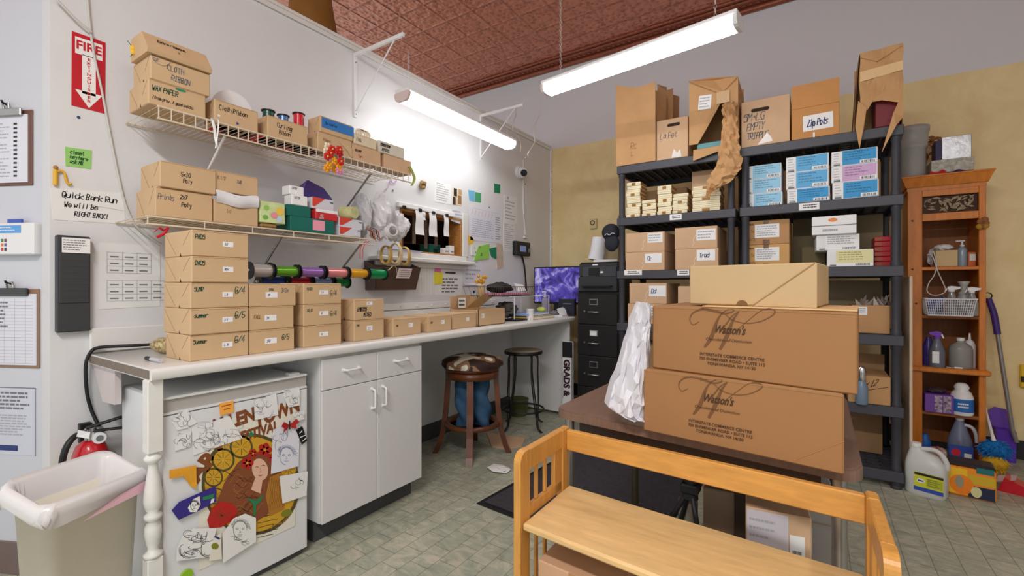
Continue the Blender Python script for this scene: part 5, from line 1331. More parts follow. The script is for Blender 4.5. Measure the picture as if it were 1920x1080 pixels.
# ---- second shelf, right: nine blue flat boxes
def blue(col, seed):
    m = mat('label_%d_%d_%d' % col, col, .45, var=.04, scale=6); dk = mat('print_%d_%d_%d' % col, tuple(int(c * .72) for c in col), .5)
    def f(o, w, h):
        o.rect(w * .02, h * .04, w * .24, h * .96, -.0008, LABELW); o.lines(w * .05, h * .1, w * .21, h * .9, 5, -.0012, INKL, .3, .4, seed)
        o.rect(w * .24, h * .04, w * .97, h * .97, -.0008, m); o.lines(w * .3, h * .3, w * .9, h * .92, 4, -.0012, dk, .35, .5, seed + 1)
        o.rect(w * .62, h * .06, w * .97, h * .26, -.0014, LABELW)
        for k in range(10): o.rect(w * (.66 + .028 * k), h * .08, w * (.66 + .028 * k + (.01 if k % 3 else .018)), h * .22, -.0018, INK)
        o.rect(w * .05, h * .04, w * .2, h * .14, -.0016, INKG)
    return f
B1, B2, B3, PK = (146, 202, 232), (86, 170, 222), (40, 150, 210), (206, 166, 208)
for pile, pl, pr, rows_ in (('left', 1395, 1465, ((386, 362, B1), (362, 334, B1), (334, 308, B1))), ('middle', 1474, 1554, ((378, 352, B3), (352, 320, B2), (320, 290, B2))), ('right', 1559, 1646, ((369, 339, B3), (340, 308, PK), (311, 279, B3)))):
    z = z5
    for i, (yb, yt, col) in enumerate(rows_):
        h = onY((pl + pr) / 2, yt, SF + (.056 if pile == 'left' else 0)).z - z
        fcart('blue_box', '%s flat %s labelled box of the %s pile on the second shelf' % (('bottom', 'middle', 'top')[i], 'pink' if col is PK else 'pale blue' if col is B1 else 'blue', pile), 'box', pl + (2 if i == 0 else 0), pr + (2 if i == 0 else 0), 0, SF + .004 * i + (.056 if pile == 'left' else 0), z, .38, LABELW, 'flat labelled boxes on the second shelf', blue(col, i + pl), h=h - .001)
        z += h
# ---- third shelf, left: four shipping cartons with white stickers
z4 = SZ[2] + .001
def ship(nm, lab, pl, pr, top, z0, d, st, grp, m=KR2, h=None, txt_=None, yo=0.):
    ob, M, w, h = fcart(nm, lab, 'box', pl, pr, top, SF + yo, z0, d, m, grp, h=h)
    x, z, sw, sh, tx = st
    sticker(ob, M, w * x, h * z, w * sw, h * sh, tx, INKB if tx else INKL, 0 if tx else 3, int(pl))
    o = MB(M); o.line([(w * .42, h * .1), (w * .47, h * .3), (w * .44, h * .4), (w * .5, h * .62)], .002, LABELW, (0, -.0008, 0)); o.build('tape_scuff', ob)
    return ob, h
g = 'brown shipping cartons on the left shelving unit'
_, h = ship('shipping_carton', 'lower left brown shipping carton with tilted CK sticker on the third shelf', 1173, 1246, 0, z4, .4, (.72, .65, .42, .5, 'Ck'), g, h=.142)
ship('shipping_carton', 'upper left brown shipping carton on the third shelf of the left unit', 1174, 1246, 0, z4 + .143, .4, (.76, .7, .38, .48, None), g, h=.15)
ship('shipping_carton', 'lower right brown shipping carton with blue handwriting on the third shelf', 1266, 1347, 0, z4, .4, (.72, .68, .42, .52, 'Trad'), g, h=.150)
ship('shipping_carton', 'upper right brown shipping carton on the third shelf of the left unit', 1265, 1345, 0, z4 + .151, .4, (.74, .62, .44, .5, None), g, h=.158)
# ---- third shelf, right
def mk(o, w, h):
    o.pen('ae e', (w * .08, -.0014, h * .82), .016, PRINTD, w=.002); o.pen('Tx', (w * .12, -.0014, h * .5), .022, PRINTD, w=.002); o.pen('c/s', (w * .1, -.0014, h * .18), .022, PRINTD, w=.002)
    o.rect(w * .4, 0, w * .56, h * .2, -.0014, mat('patterned_tape', (112, 78, 48), .4, var=.5, scale=90)); o.rect(w * .42, h * .84, w * .54, h, -.0014, mat('patterned_tape', (112, 78, 48)))
for i, (lab, top) in enumerate((('lower', 0), ('upper', 0))):
    h = .163 if i == 0 else .165
    ob, M, w, h = fcart('shipping_carton', '%s tan carton with brown patterned tape at the left of the right unit' % lab, 'box', 1398, 1480, 0, SF + .056, z4 + i * .164, .36, BRC if i else mat('tan_carton', (204, 158, 98), .7, var=.04), 'taped tan cartons', mk, h=h)
    sticker(ob, M, w * .5, h * (.56 if i else .6), w * .56, h * .56, None, INKL, 5, i)
o = MB(); o.box((onY(1487, 500, SF + .4).x, SF + .38, z4), (onY(1655, 500, SF + .4).x, SF + .52, z4 + .36), mat('olive_box', (120, 106, 78), .7, var=.05), .004)
o.build('storage_carton', label='big olive brown carton at the back of the third shelf, right unit', cat='box')
o = MB(); o.box((onY(1503, 500, SF + .25).x, SF + .22, z4), (onY(1548, 500, SF + .25).x, SF + .37, z4 + .15), mat('olive_box2', (112, 100, 66), .7, var=.05), .004)
o.build('storage_carton', label='small olive carton behind the white boxes on the third shelf', cat='box')
def wlab(yel):
    def f(o, w, h):
        o.rect(w * .06, h * .1, w * .2, h * .9, -.0008, PAPER)
        if yel: o.rect(w * .2, h * .22, w * .98, h * .96, -.0012, mat('pale_yellow_label', (226, 220, 164), .5))
        o.lines(w * .26, h * .36, w * .9, h * .9, 4, -.0016, INKL if not yel else mat('olive_print', (170, 166, 106), .6), .4, .3, 5 + yel)
        for k in range(12): o.rect(w * (.62 + .026 * k), h * .06, w * (.62 + .026 * k + .012), h * .18, -.002, INK)
        o.rect(w * .06, h * .04, w * .2, h * .12, -.002, INKG)
    return f
fcart('white_box', 'bottom white box with pale yellow label on the third shelf', 'box', 1551, 1638, 0, SF, z4, .34, LABELW, 'white boxes in the crooked pile', wlab(1), h=.104)
fcart('white_box', 'middle white box with a barcode, tilted in the crooked pile', 'box', 1531, 1612, 0, SF + .01, z4 + .105, .34, LABELW, 'white boxes in the crooked pile', wlab(0), h=.098, tilt=.05)
def orng(o, w, h):
    o.rect(0, h * .46, w, h * .5, -.0012, INKG); o.lines(w * .25, h * .12, w * .6, h * .34, 1, -.0012, INKL, .5)
    o.add([(w * .48 + .024 * math.cos(a), -.0014, h * .78 + .012 * math.sin(a)) for a in [i * math.pi / 8 for i in range(16)]], [tuple(range(15, -1, -1))], mat('orange_dot', (236, 140, 70), .5))
fcart('white_box', 'top white box with orange oval sticker on the crooked pile', 'box', 1522, 1606, 0, SF - .006, z4 + .204, .3, LABELW, 'white boxes in the crooked pile', orng, h=.115, tilt=-.03)
DRED = mat('deep_red_card', (170, 16, 28), .45)
for i in range(6):
    fcart('red_box', '%s thin deep red box in the little pile beside the right shelf post' % (ords[i] if i else 'bottom'), 'box', 1640, 1671, 0, SF + .1, z4 + i * .031, .2, DRED, 'thin deep red boxes', lambda o, w, h: o.rect(.0, h * .15, w * .45, h * .8, -.001, mat('brown_red_edge', (150, 74, 50), .5)), h=.0302)
# ---- fourth shelf
z3 = SZ[3] + .001
ship('shipping_carton', 'lower brown carton of the pair on the fourth shelf behind the white bag', 1177, 1249, 0, z3, .4, (.75, .66, .42, .5, None), g, h=.155)
ship('shipping_carton', 'upper brown carton with white sticker on the fourth shelf beside the dark post', 1180, 1250, 0, z3 + .156, .4, (.76, .62, .44, .52, 'Dd'), g, h=.158)
ship('shipping_carton', 'brown carton on the fourth shelf half hidden by the pale carton', 1271, 1340, 0, z3, .4, (.7, .6, .3, .4, None), g, h=.29)
ob, M, w, h = fcart('open_carton', 'brown carton with clear wrap sticking out on the right unit', 'box', 1597, 1669, 0, SF + .06, z3, .34, BRC, None, h=.172)
sticker(ob, M, w * .28, h * .8, .05, .05, None, INKL, 3, 8)
T = MB(M); rr = random.Random(2)
for i in range(14):
    x = w * rr.uniform(.1, .95); T.add([(x, .02 + rr.random() * .2, h), (x + .03, .03 + rr.random() * .1, h), (x + rr.uniform(-.03, .05), .05, h + rr.uniform(.02, .07))], [(0, 1, 2)], mat('clear_wrap', (206, 200, 194), .2, spec=.6))
T.build('wrap', ob)
o = MB(); o.box((onY(1550, 600, SF + .4).x, SF + .38, z3), (onY(1655, 600, SF + .4).x, SF + .53, z3 + .33), mat('olive_box', (120, 106, 78)), .004); o.build('storage_carton', label='olive brown carton behind the wrap filled carton on the right unit', cat='box')
# ---- fifth shelf
z2 = SZ[4] + .001
def tw(o, w, h): o.pen("12 x 12", (w * .2, -.0014, h * .5), .04, INK, w=.004, cond=.5, v=(0.28, 0, .96), u=(.94, 0, .3)); o.line([(w * .35, h * .44), (w * .95, h * .66)], .003, INK, (0, -.0014, 0))
ob, M, w, h = fcart('storage_carton', 'brown carton with slanting handwriting on the fifth shelf of the right unit', 'box', 1590, 1670, 0, SF, z2, .3, BRC, None, tw, h=.17)
MB(M).box((.0, .3, 0), (w, .303, h + .1), BRD).build('lid_flap', ob)
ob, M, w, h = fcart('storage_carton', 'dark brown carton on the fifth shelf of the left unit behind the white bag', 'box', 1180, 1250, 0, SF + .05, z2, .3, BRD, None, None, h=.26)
c = onY(1620, 700, SF - .03 + .02); t = thing('chrome_bottle', 'chrome topped bottle beside the slanting carton on the right unit', 'bottle', (c.x, SF + .05, z2))
# it stands in front of the carton on the shelf edge
t.location = (c.x - .012, SF - .0, z2); ORG[t] = V(t.location)
o = MB(); o.lathe([(.03, z2), (.032, z2 + .01), (.032, z2 + .1), (.02, z2 + .13), (.016, z2 + .14)], mat('blue_grey_plastic', (110, 130, 150), .3), (c.x - .012, SF - .02, 0), 16); o.build('body', t)
o = MB(); o.lathe([(.018, z2 + .14), (.022, z2 + .15), (.018, z2 + .17), (.022, z2 + .19), (.019, z2 + .215), (.012, z2 + .225)], CHROME, (c.x - .012, SF - .02, 0), 16); o.build('cap', t)
# ---- bottom shelf
z1 = SZ[5] + .001
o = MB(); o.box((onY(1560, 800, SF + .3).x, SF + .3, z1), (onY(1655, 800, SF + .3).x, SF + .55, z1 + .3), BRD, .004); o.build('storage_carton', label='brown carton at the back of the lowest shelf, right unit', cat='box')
# ================= orange pine cupboard in the far right corner
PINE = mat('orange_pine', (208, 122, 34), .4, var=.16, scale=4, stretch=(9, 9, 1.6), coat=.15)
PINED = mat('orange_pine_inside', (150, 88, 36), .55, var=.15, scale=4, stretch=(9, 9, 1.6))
KNOT = mat('pine_knot', (88, 46, 20), .5)
PY = 4.24; PD = DEPTH - PY - .016
def PX(px): return onY(px, 540, PY).x
def PZ(py, px=1780): return onY(px, py, PY).z
x0, x1 = PX(1702), PX(1849); zt = PZ(352)
t = thing('pine_cupboard', 'orange pine open cupboard with carved top panel against the yellow wall', 'cupboard', ((x0 + x1) / 2, PY + PD / 2, 0))
sw0, sw1 = .078, .034
def stile(a, b, nm):
    o = MB(); o.box((a, PY, 0), (b, PY + .022, zt), PINE, .003)
    if nm: 
        for z in (1.66, 1.08, .62, 1.32): o.cyl((a + .045 - .02 * (z > 1.2), PY - .0008, z), (a + .045 - .02 * (z > 1.2), PY + .004, z), .0075, KNOT, 10)
    return o.build('stile', t)
stile(x0, x0 + sw0, 1); stile(x1 - sw1, x1, 0)
for x in (x0 + .012, x1 - .022): MB().box((x, PY + .022, 0), (x + .016, PY + PD, zt), PINE, .002).build('side_panel', t)
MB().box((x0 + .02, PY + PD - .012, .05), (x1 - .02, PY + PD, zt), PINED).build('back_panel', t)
o = MB(); e = .035
o.ext([(x0 - .004, PY - .002, zt - .005), (x1 + .004, PY - .002, zt - .005), (x1 + .004, PY + PD, zt - .005), (x0 - .004, PY + PD, zt - .005)], (0, 0, .03), PINE)
c0 = [(x0 - .01, PY - .01, zt + .02), (x1 + .01, PY - .01, zt + .02), (x1 + .01, PY + PD, zt + .02), (x0 - .01, PY + PD, zt + .02)]; c1 = [(x0 - e, PY - e, zt + .085), (x1 + e, PY - e, zt + .085), (x1 + e, PY + PD, zt + .085), (x0 - e, PY + PD, zt + .085)]
o.add(c0 + c1, [(0, 1, 5, 4), (1, 2, 6, 5), (2, 3, 7, 6), (3, 0, 4, 7), (4, 5, 6, 7)], PINE)
o.box((x0 - e - .004, PY - e - .004, zt + .085), (x1 + e + .004, PY + PD, zt + .097), PINE, .003); ctop = zt + .097
o.build('crown', t)
za, zb = PZ(365), PZ(398)
MB().box((x0 + sw0, PY + .002, za), (x1 - sw1, PY + .02, zt), PINE, .002).build('top_rail', t)
MB().box((x0 + sw0, PY + .002, PZ(412)), (x1 - sw1, PY + .02, zb), PINE, .002).build('lower_rail', t)
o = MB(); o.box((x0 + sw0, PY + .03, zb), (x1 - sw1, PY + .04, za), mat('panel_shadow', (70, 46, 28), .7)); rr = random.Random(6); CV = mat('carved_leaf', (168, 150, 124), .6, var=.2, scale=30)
for i in range(46):
    a = rr.uniform(0, 6.28); c = V((rr.uniform(x0 + sw0 + .015, x1 - sw1 - .015), PY + .022, rr.uniform(zb + .012, za - .012))); l = rr.uniform(.014, .026); d_ = V((math.cos(a), 0, math.sin(a))); n_ = V((-math.sin(a), 0, math.cos(a)))
    o.add([c - d_ * l, c - n_ * l * .35 - V((0, .006, 0)), c + d_ * l, c + n_ * l * .35 - V((0, .004, 0))], [(0, 1, 2), (0, 2, 3)], CV)
o.build('carved_panel', t)
shz = {}
for nm, py in (('a', 500), ('b', 592), ('c', 690), ('d', 776), ('e', 872)):
    z = PZ(py); shz[nm] = z
    if nm == 'c':
        o = MB(); o.box((x0 - .012, PY - .03, z - .036), (x1 + .02, PY + PD - .014, z), PINE, .008)
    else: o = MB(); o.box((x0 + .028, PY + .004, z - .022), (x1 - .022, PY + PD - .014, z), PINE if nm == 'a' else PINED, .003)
    o.build('shelf', t)
def at(px, py, y, z): p = onY(px, py, y); return V((p.x, y, z))

# ---- on the crown
GRB = mat('grey_plastic_tub', (164, 162, 158), .4)
c = at(1716, 300, PY + .06, ctop); H = onY(1716, 237, PY + .06).z - ctop; cc = V((c.x - .012, c.y + .04, 0))
o = MB(); k = H
o.lathe([(.074, ctop), (.078, ctop + .01), (.076, ctop + k * .55), (.085, ctop + k * .58), (.088, ctop + k * .62), (.084, ctop + k * .64), (.092, ctop + k * .9), (.097, ctop + k * .92), (.097, ctop + k), (.09, ctop + k)], GRB, cc, 28)
o.build('plastic_tubs', label='two nested grey plastic tubs upside down on the pine cupboard top', cat='tub')
def fb(name, lab, cat, pl, pr, ptop, y, z0, d, m, deco=None, group=None, bev=.003, h=None, tilt=0.): return fcart(name, lab, cat, pl, pr, ptop, y, z0, d, m, group, deco, h, bev, tilt)
FLO = mat('floral_print', (206, 202, 186), .5, c2=(150, 150, 136), scale=55)
ob, M, w, h = fb('floral_box', 'wide box with grey floral pattern on the pine cupboard top', 'box', 1746, 1827, 297, PY + .02, ctop + .014, .2, FLO)
SIL = mat('silver_wrap', (186, 186, 188), .25, metal=.5, var=.12, scale=25, bump=.3, bscale=30)
z_ = ctop + .014 + h
ob, M, w, h = fb('gift_box', 'silver wrapped box with dark left end on the floral box', 'box', 1766, 1822, 254, PY + .04, z_, .16, SIL, lambda o, w, h: o.box((-.03, .01, 0), (0, .15, h * .9), mat('indigo_card', (46, 40, 84), .5)))
o = MB(); rr = random.Random(3); DB_ = mat('dried_leaves', (146, 96, 52), .8, var=.3, scale=30)
c = at(1755, 285, PY + .27, 0)
for i in range(26):
    p = V((c.x + rr.uniform(-.05, .05), c.y + rr.uniform(-.03, .03), ctop + rr.uniform(.14, .33))); a = rr.uniform(0, 6.28); l = rr.uniform(.02, .035)
    d_ = V((math.cos(a), rr.uniform(-.4, .4), math.sin(a))); n_ = V((-math.sin(a), .3, math.cos(a)))
    o.add([p - d_ * l, p + n_ * l * .4, p + d_ * l, p - n_ * l * .4], [(0, 1, 2, 3)], DB_)
o.tube([(c.x, c.y, ctop), (c.x + .01, c.y, ctop + .2)], .03, DB_, 8); o.build('dried_bouquet', label='dried brown leaf bouquet standing behind the silver box', cat='flowers')
def cloth(name, lab, px0, px1, y, z, m, hh, seed):
    a = at(px0, 320, y, z); b = at(px1, 320, y, z); o = MB(); w = b.x - a.x
    def f(i, j):
        r = hh * (math.sin(j * math.pi)) * (.75 + .25 * math.sin(i * 9 + seed)) * math.sin(min(1, i * 6) * 1.57) * math.sin(min(1, (1 - i) * 6) * 1.57)
        return (a.x + w * i, y - .03 + .06 * j, z + .0008 + r)
    o.grid(f, 20, 8, m); return o.build(name, label=lab, cat='cloth')
cloth('red_ribbon_cloth', 'crumpled red cloth at the front edge of the cupboard crown', 1741, 1776, PY - .0, ctop, REDC, .03, 1)
cloth('purple_cloth', 'crumpled dark purple cloth at the front edge of the cupboard crown', 1778, 1814, PY - .0, ctop, mat('dark_purple_cloth', (66, 40, 96), .8), .022, 3)
c = onY(1842, 418, PY - .02); o = MB()
for i in range(6): o.ball(c + V((rr.uniform(-.025, .02), -.004, rr.uniform(-.03, .03))), .02, (DB_, mat('mustard_bloom', (176, 130, 40), .7))[i % 3 == 0], 8, (1, .7, 1))
o.build('dried_flower', label='dried brown and mustard flower pinned on the cupboard right stile', cat='flower')

# ---- first shelf
CLR = mat('clear_plastic', (206, 208, 210), .15, spec=.6, trans=.75)
za = shz['a'] + .0005
fb('small_carton', 'small open brown carton with white tissue on the top shelf of the pine cupboard', 'box', 1754, 1796, 469, PY + .03, za, .14, KRL)
heap('tissue_bundle', 'white tissue bundle lying on the small brown carton in the pine cupboard', at(1768, 466, PY + .09, 0) + V((0, 0, onY(1768, 469, PY + .03).z + .022)), (.05, .045, .022), mat('tissue', (222, 222, 224)), 7, 18)
heap('plastic_bag', 'white bag slumped at the left of the cupboard top shelf', at(1750, 450, PY + .15, za + .07), (.034, .04, .062), GBW, 21, 18)
def pump(lab, px, y, z, r, h, m, mcap, grp=None):
    c = at(px, 500, y, z); t = thing('pump_bottle', lab, 'bottle', c, grp)
    o = MB(); o.lathe([(r * .95, z), (r, z + .006), (r, z + h * .72), (r * .8, z + h * .82), (r * .4, z + h * .87), (r * .4, z + h * .9)], m, (c.x, c.y, 0), 20); o.build('body', t)
    o = MB(); o.lathe([(r * .45, z + h * .895), (r * .45, z + h * .96), (.005, z + h * .965), (.005, z + h * 1.12)], mcap, (c.x, c.y, 0), 14); o.box((c.x - .035, c.y - .01, z + h * 1.1), (c.x + .015, c.y + .01, z + h * 1.16), mcap, .004); o.build('pump', t)
    return t
pump('clear soap pump bottle on the top shelf of the pine cupboard', 1804, PY + .07, za, .026, .155, mat('pale_blue_soap', (170, 186, 200), .2, trans=.4), WHITEP)
c = at(1821, 500, PY + .1, za); o = MB(); o.box((c.x - .02, c.y - .02, za), (c.x + .02, c.y + .02, za + .1), mat('orange_card', (214, 104, 40), .5), .003); o.rect(c.x - .012, za + .04, c.x + .018, za + .085, c.y - .021, PAPER); o.build('orange_box', label='orange carton at the right of the cupboard top shelf', cat='box')
o = MB(); o.tube(smooth([at(x, 0, PY - .01, onY(x, y, PY - .01).z) for x, y in ((1738, 478), (1748, 480), (1758, 508), (1768, 530), (1773, 545), (1764, 552), (1748, 553), (1738, 545), (1742, 530), (1752, 515), (1756, 495), (1750, 470))]), .0035, mat('white_cord', (206, 202, 194)), 6); o.build('charger_cord', label='white cord looped in front of the cupboard shelves', cat='cord')
# ---- second shelf: basket and bottles
zb_ = shz['b'] + .0005
yb0 = PY - .085; a = at(1735, 580, yb0, 0); b = at(1832, 580, yb0, 0); zt_ = onY(1790, 562, yb0).z; zl = onY(1790, 597, yb0).z; zl = zb_
t = thing('plastic_basket', 'white perforated plastic basket on the pine cupboard shelf', 'basket', ((a.x + b.x) / 2, yb0 + .09, zl))
w = b.x - a.x; h = zt_ - zl + .004; M = frame(V((a.x, yb0, zl)), UF, NF); o = MB(M)
HOLE = mat('lavender_shadow_hole', (120, 112, 136), .6)
BK = mat('basket_white', (226, 226, 230), .4)
for (q0, q1, y) in ((0, w, 0), (.012, w - .012, .18)):
    pass
def side(P0, P1, n):  # lattice wall between two bottom/top lines
    P0 = [V(p) for p in P0]; P1 = [V(p) for p in P1]
    o.tube([P0[0], P0[1]], .004, BK, 6); o.tube([P1[0], P1[1]], .0055, BK, 6)
    for i in range(n + 1): f_ = i / n; o.tube([P0[0].lerp(P0[1], f_), P1[0].lerp(P1[1], f_)], .0021, BK, 4)
    for k in range(1, 6): f_ = k / 6; o.tube([P0[0].lerp(P1[0], f_), P0[1].lerp(P1[1], f_)], .0016, BK, 4)
side(((.018, .012, .006), (w - .018, .012, .006)), ((0, 0, h), (w, 0, h)), 22); side(((.018, .17, .003), (w - .018, .17, .003)), ((0, .18, h), (w, .18, h)), 22)
side(((.018, .012, .003), (.018, .17, .003)), ((0, 0, h), (0, .18, h)), 12); side(((w - .018, .012, .003), (w - .018, .17, .003)), ((w, 0, h), (w, .18, h)), 12)
o.build('lattice', t); MB(M).box((.018, .012, .0), (w - .018, .17, .004), BK).build('bottom', t)
zi = zl + .005
def sprayer(lab, px, y, z, r, h, m, mh, grp=None, flip=1, liquid=None, sq=False):
    c = at(px, 540, y, z); t = thing('spray_bottle', lab, 'bottle', c, grp)
    o = MB()
    o.lathe([(r * .95, z), (r, z + .008), (r, z + h * .45), (r * .72, z + h * .6), (r * .42, z + h * .78), (r * .42, z + h * .82)], m, (c.x, c.y, 0), 20, sy=.75 if sq else 1); o.build('body', t)
    o = MB(); zz = z + h * .81
    o.lathe([(r * .5, zz), (r * .5, zz + h * .07)], mh, (c.x, c.y, 0), 16)
    f = flip
    o.ext([(c.x - f * .018, c.y - .011, zz + h * .07), (c.x + f * .014, c.y - .011, zz + h * .06), (c.x + f * .04, c.y - .011, zz + h * .1), (c.x + f * .044, c.y - .011, zz + h * .16), (c.x - f * .0, c.y - .011, zz + h * .2), (c.x - f * .022, c.y - .011, zz + h * .17)], (0, .022, 0), mh)
    o.build('head', t)
    MB().ext([(c.x - f * .02, c.y - .005, zz + h * .09), (c.x - f * .03, c.y - .005, zz + h * .0), (c.x - f * .036, c.y - .005, zz + h * .01), (c.x - f * .026, c.y - .005, zz + h * .13)], (0, .01, 0), WHITEP).build('trigger', t)
    return t, c
CLB = mat('clear_bottle', (196, 196, 192), .12, spec=.6, trans=.6)
sprayer('clear spray bottle with white head at the left in the white basket', 1784, PY - .02, zi, .034, .195, CLB, WHITEP, 'clear spray bottles in the basket')
sprayer('clear spray bottle with white head at the right end of the white basket', 1822, PY - .03, zi, .032, .188, CLB, WHITEP, 'clear spray bottles in the basket')
c = at(1807, 540, PY + .04, zi); o = MB(); o.lathe([(.036, zi), (.04, zi + .08), (.034, zi + .12), (.026, zi + .14), (.033, zi + .15), (.022, zi + .165), (.02, zi + .2), (.032, zi + .225), (.028, zi + .228)], mat('frosted_grey', (168, 168, 162), .35), (c.x, c.y, 0), 24); o.build('vase', label='frosted grey glass vase between the two spray bottles', cat='vase')
c = at(1756, 560, PY + .1, zi); o = MB(); o.box((c.x - .05, c.y - .02, zi), (c.x + .03, c.y + .04, zi + .115), mat('cobalt_card', (50, 76, 160), .4, var=.4, scale=30), .004).box((c.x + .03, c.y - .02, zi), (c.x + .045, c.y + .04, zi + .125), mat('aqua_card', (80, 150, 200), .4), .003); o.build('wipes_pack', label='blue patterned pack behind the cord loop in the cupboard', cat='pack')
c = at(1776, 556, PY - .03, zi); o = MB(); o.ball((c.x, c.y + .02, zi + .085), .022, WHITEP, 12, (1.2, .6, .8)); o.tube([(c.x, c.y + .02, zi), (c.x, c.y + .02, zi + .08)], .018, WHITEP, 12); o.build('tape_dispenser', label='white rounded dispenser at the front of the white basket', cat='dispenser')
c = at(1818, 556, PY - .03, zi); o = MB(); o.ball((c.x, c.y + .02, zi + .07), .014, WHITEP, 12, (1, .8, 1.2)); o.ball((c.x - .014, c.y + .01, zi + .06), .008, mat('orange_card', (214, 104, 40)), 8); o.tube([(c.x, c.y + .02, zi), (c.x, c.y + .02, zi + .06)], .016, WHITEP, 12); o.build('duck_figurine', label='little white bird figurine with orange beak in the basket', cat='figurine')
# ---- third shelf
zc = shz['c'] + .0005
GRL = mat('grey_liquid', (118, 122, 138), .2, trans=.3)
tt, c = sprayer('purple headed spray bottle with grey liquid on the wide cupboard ledge', 1757, PY + .0, zc, .042, .245, GRL, mat('violet_plastic', (120, 60, 180), .4), None, -1, sq=True)
MB().box((c.x - .03, c.y - .0325, zc + .03), (c.x + .006, c.y - .031, zc + .11), LABELW).build('label', tt)
c = at(1741, 650, PY + .085, zc); o = MB(); o.lathe([(.034, zc), (.036, zc + .02), (.036, zc + .13), (.02, zc + .17), (.014, zc + .2)], mat('indigo_bottle', (72, 60, 140), .3, var=.3, scale=40), (c.x, c.y, 0), 18); o.build('detergent_bottle', label='dark purple bottle behind the purple headed sprayer', cat='bottle')
c = at(1801, 650, PY + .05, zc); t = thing('plastic_jug', 'grey translucent jug with white cap on the wide ledge', 'jug', c); o = MB(); o.lathe([(.058, zc), (.062, zc + .01), (.062, zc + .125), (.055, zc + .15), (.02, zc + .178), (.02, zc + .185)], mat('grey_jug', (150, 148, 142), .35, trans=.1), (c.x, c.y, 0), 24, sy=.8); o.build('body', t); MB().tube([(c.x, c.y, zc + .185), (c.x, c.y, zc + .205)], .021, WHITEP, 14).build('cap', t)
c = at(1818, 650, PY + .10, zc); o = MB(); o.lathe([(.03, zc), (.032, zc + .01), (.032, zc + .15), (.022, zc + .18), (.008, zc + .19), (.005, zc + .235)], WHITEP, (c.x, c.y, 0), 18); o.build('squeeze_bottle', label='white squeeze bottle with thin nozzle behind the grey jug', cat='bottle')
for i, px in enumerate((1781, 1797)):
    c = at(px, 688, PY - .01, zc); o = MB(); o.box((c.x - .022, c.y - .008, zc), (c.x + .022, c.y + .008, zc + .012), (STEEL, PAPER)[i], .004); o.build('clip_pack', label=('small steel clip pack', 'small white chalk pack')[i] + ' lying on the wide ledge edge', cat='pack')
# ---- fourth shelf
zd = shz['d'] + .0005
PUP = mat('purple_pack', (120, 74, 168), .4)
def pods(o, w, h):
    for x in (.34, .64):
        o.rect(w * x, h * .05, w * (x + .26), h * .95, -.0012, mat('pod_photo', (206, 186, 206), .4, c2=(60, 30, 70), scale=60))
fb('detergent_pack', 'purple pack with two photo panels on the lower cupboard shelf', 'pack', 1734, 1789, 740, PY - .015, zd, .12, PUP, pods, h=.125)
heap('plastic_bag', 'dark crumpled bag on top of the purple pack', at(1755, 735, PY + .05, zd + .147), (.06, .045, .018), mat('dark_bag', (70, 56, 62), .4), 31, 18)
c = at(1803, 740, PY + .03, zd); t = thing('bleach_bottle', 'white bottle with blue label beside the purple pack', 'bottle', c); o = MB(); o.lathe([(.055, zd), (.06, zd + .01), (.06, zd + .12), (.048, zd + .15), (.034, zd + .165), (.04, zd + .185), (.03, zd + .205), (.018, zd + .212)], WHITEP, (c.x, c.y, 0), 24); o.build('body', t)
BLU = mat('blue_label', (40, 110, 190), .4); o = MB(); o.lathe([(.0608, zd + .025), (.0608, zd + .11)], BLU, (c.x, c.y, 0), 24); o.lines(c.x - .03, zd + .05, c.x + .025, zd + .09, 2, c.y - .0625, LABELW, .5, .2, 3); o.build('label', t)
# ---- bottom
ze = shz['e'] + .0005
SKY = mat('clear_blue_fluid', (160, 170, 200), .15, trans=.5)
c = at(1801, 840, PY + .045, ze); t = thing('washer_fluid_jug', 'big clear jug with blue label and side handle at the cupboard bottom', 'jug', c)
o = MB(); H = shz['d'] - .03 - ze; r = .062
o.lathe([(r, ze), (r * 1.03, ze + .012), (r * 1.03, ze + H * .48), (r * .95, ze + H * .56), (r * .5, ze + H * .84), (.022, ze + H * .93), (.022, ze + H * .96)], SKY, (c.x, c.y + .02, 0), 24, sy=.8); o.build('body', t)
MB().tube([(c.x, c.y + .02, ze + H * .95), (c.x, c.y + .02, ze + H)], .023, WHITEP, 14).build('cap', t)
MB().tube(smooth([(c.x + .022, c.y + .01, ze + H * .86), (c.x + .055, c.y + .0, ze + H * .83), (c.x + .075, c.y, ze + H * .7), (c.x + .08, c.y, ze + H * .52)]), .011, mat('frosted_handle', (200, 200, 208), .3), 8).build('handle', t)
o = MB(); o.box((c.x - .07, c.y - .068, ze + .02), (c.x + .05, c.y - .062, ze + H * .46), mat('royal_label', (50, 80, 170), .4), .001); o.rect(c.x + .005, ze + .04, c.x + .04, ze + .1, c.y - .0685, PAPER); o.add([(c.x - .035 + .025 * math.cos(a), c.y - .0686, ze + .1 + .025 * math.sin(a)) for a in [i * .7854 for i in range(8)]], [tuple(range(7, -1, -1))], REDC); o.build('label', t)
c = at(1734, 810, PY + .09, ze); o = MB(); o.lathe([(.032, ze), (.034, ze + .12), (.02, ze + .15), (.016, ze + .17)], BLU, (c.x, c.y, 0), 18); o.build('spray_can', label='blue bottle at the left of the cupboard bottom', cat='bottle')
heap('snack_bag', 'cream and red crumpled bag in front of the big clear jug', at(1756, 850, PY - .035, ze + .06), (.06, .036, .055), mat('cream_red_foil', (206, 196, 180), .35, c2=(150, 50, 40), scale=12), 17, 22)

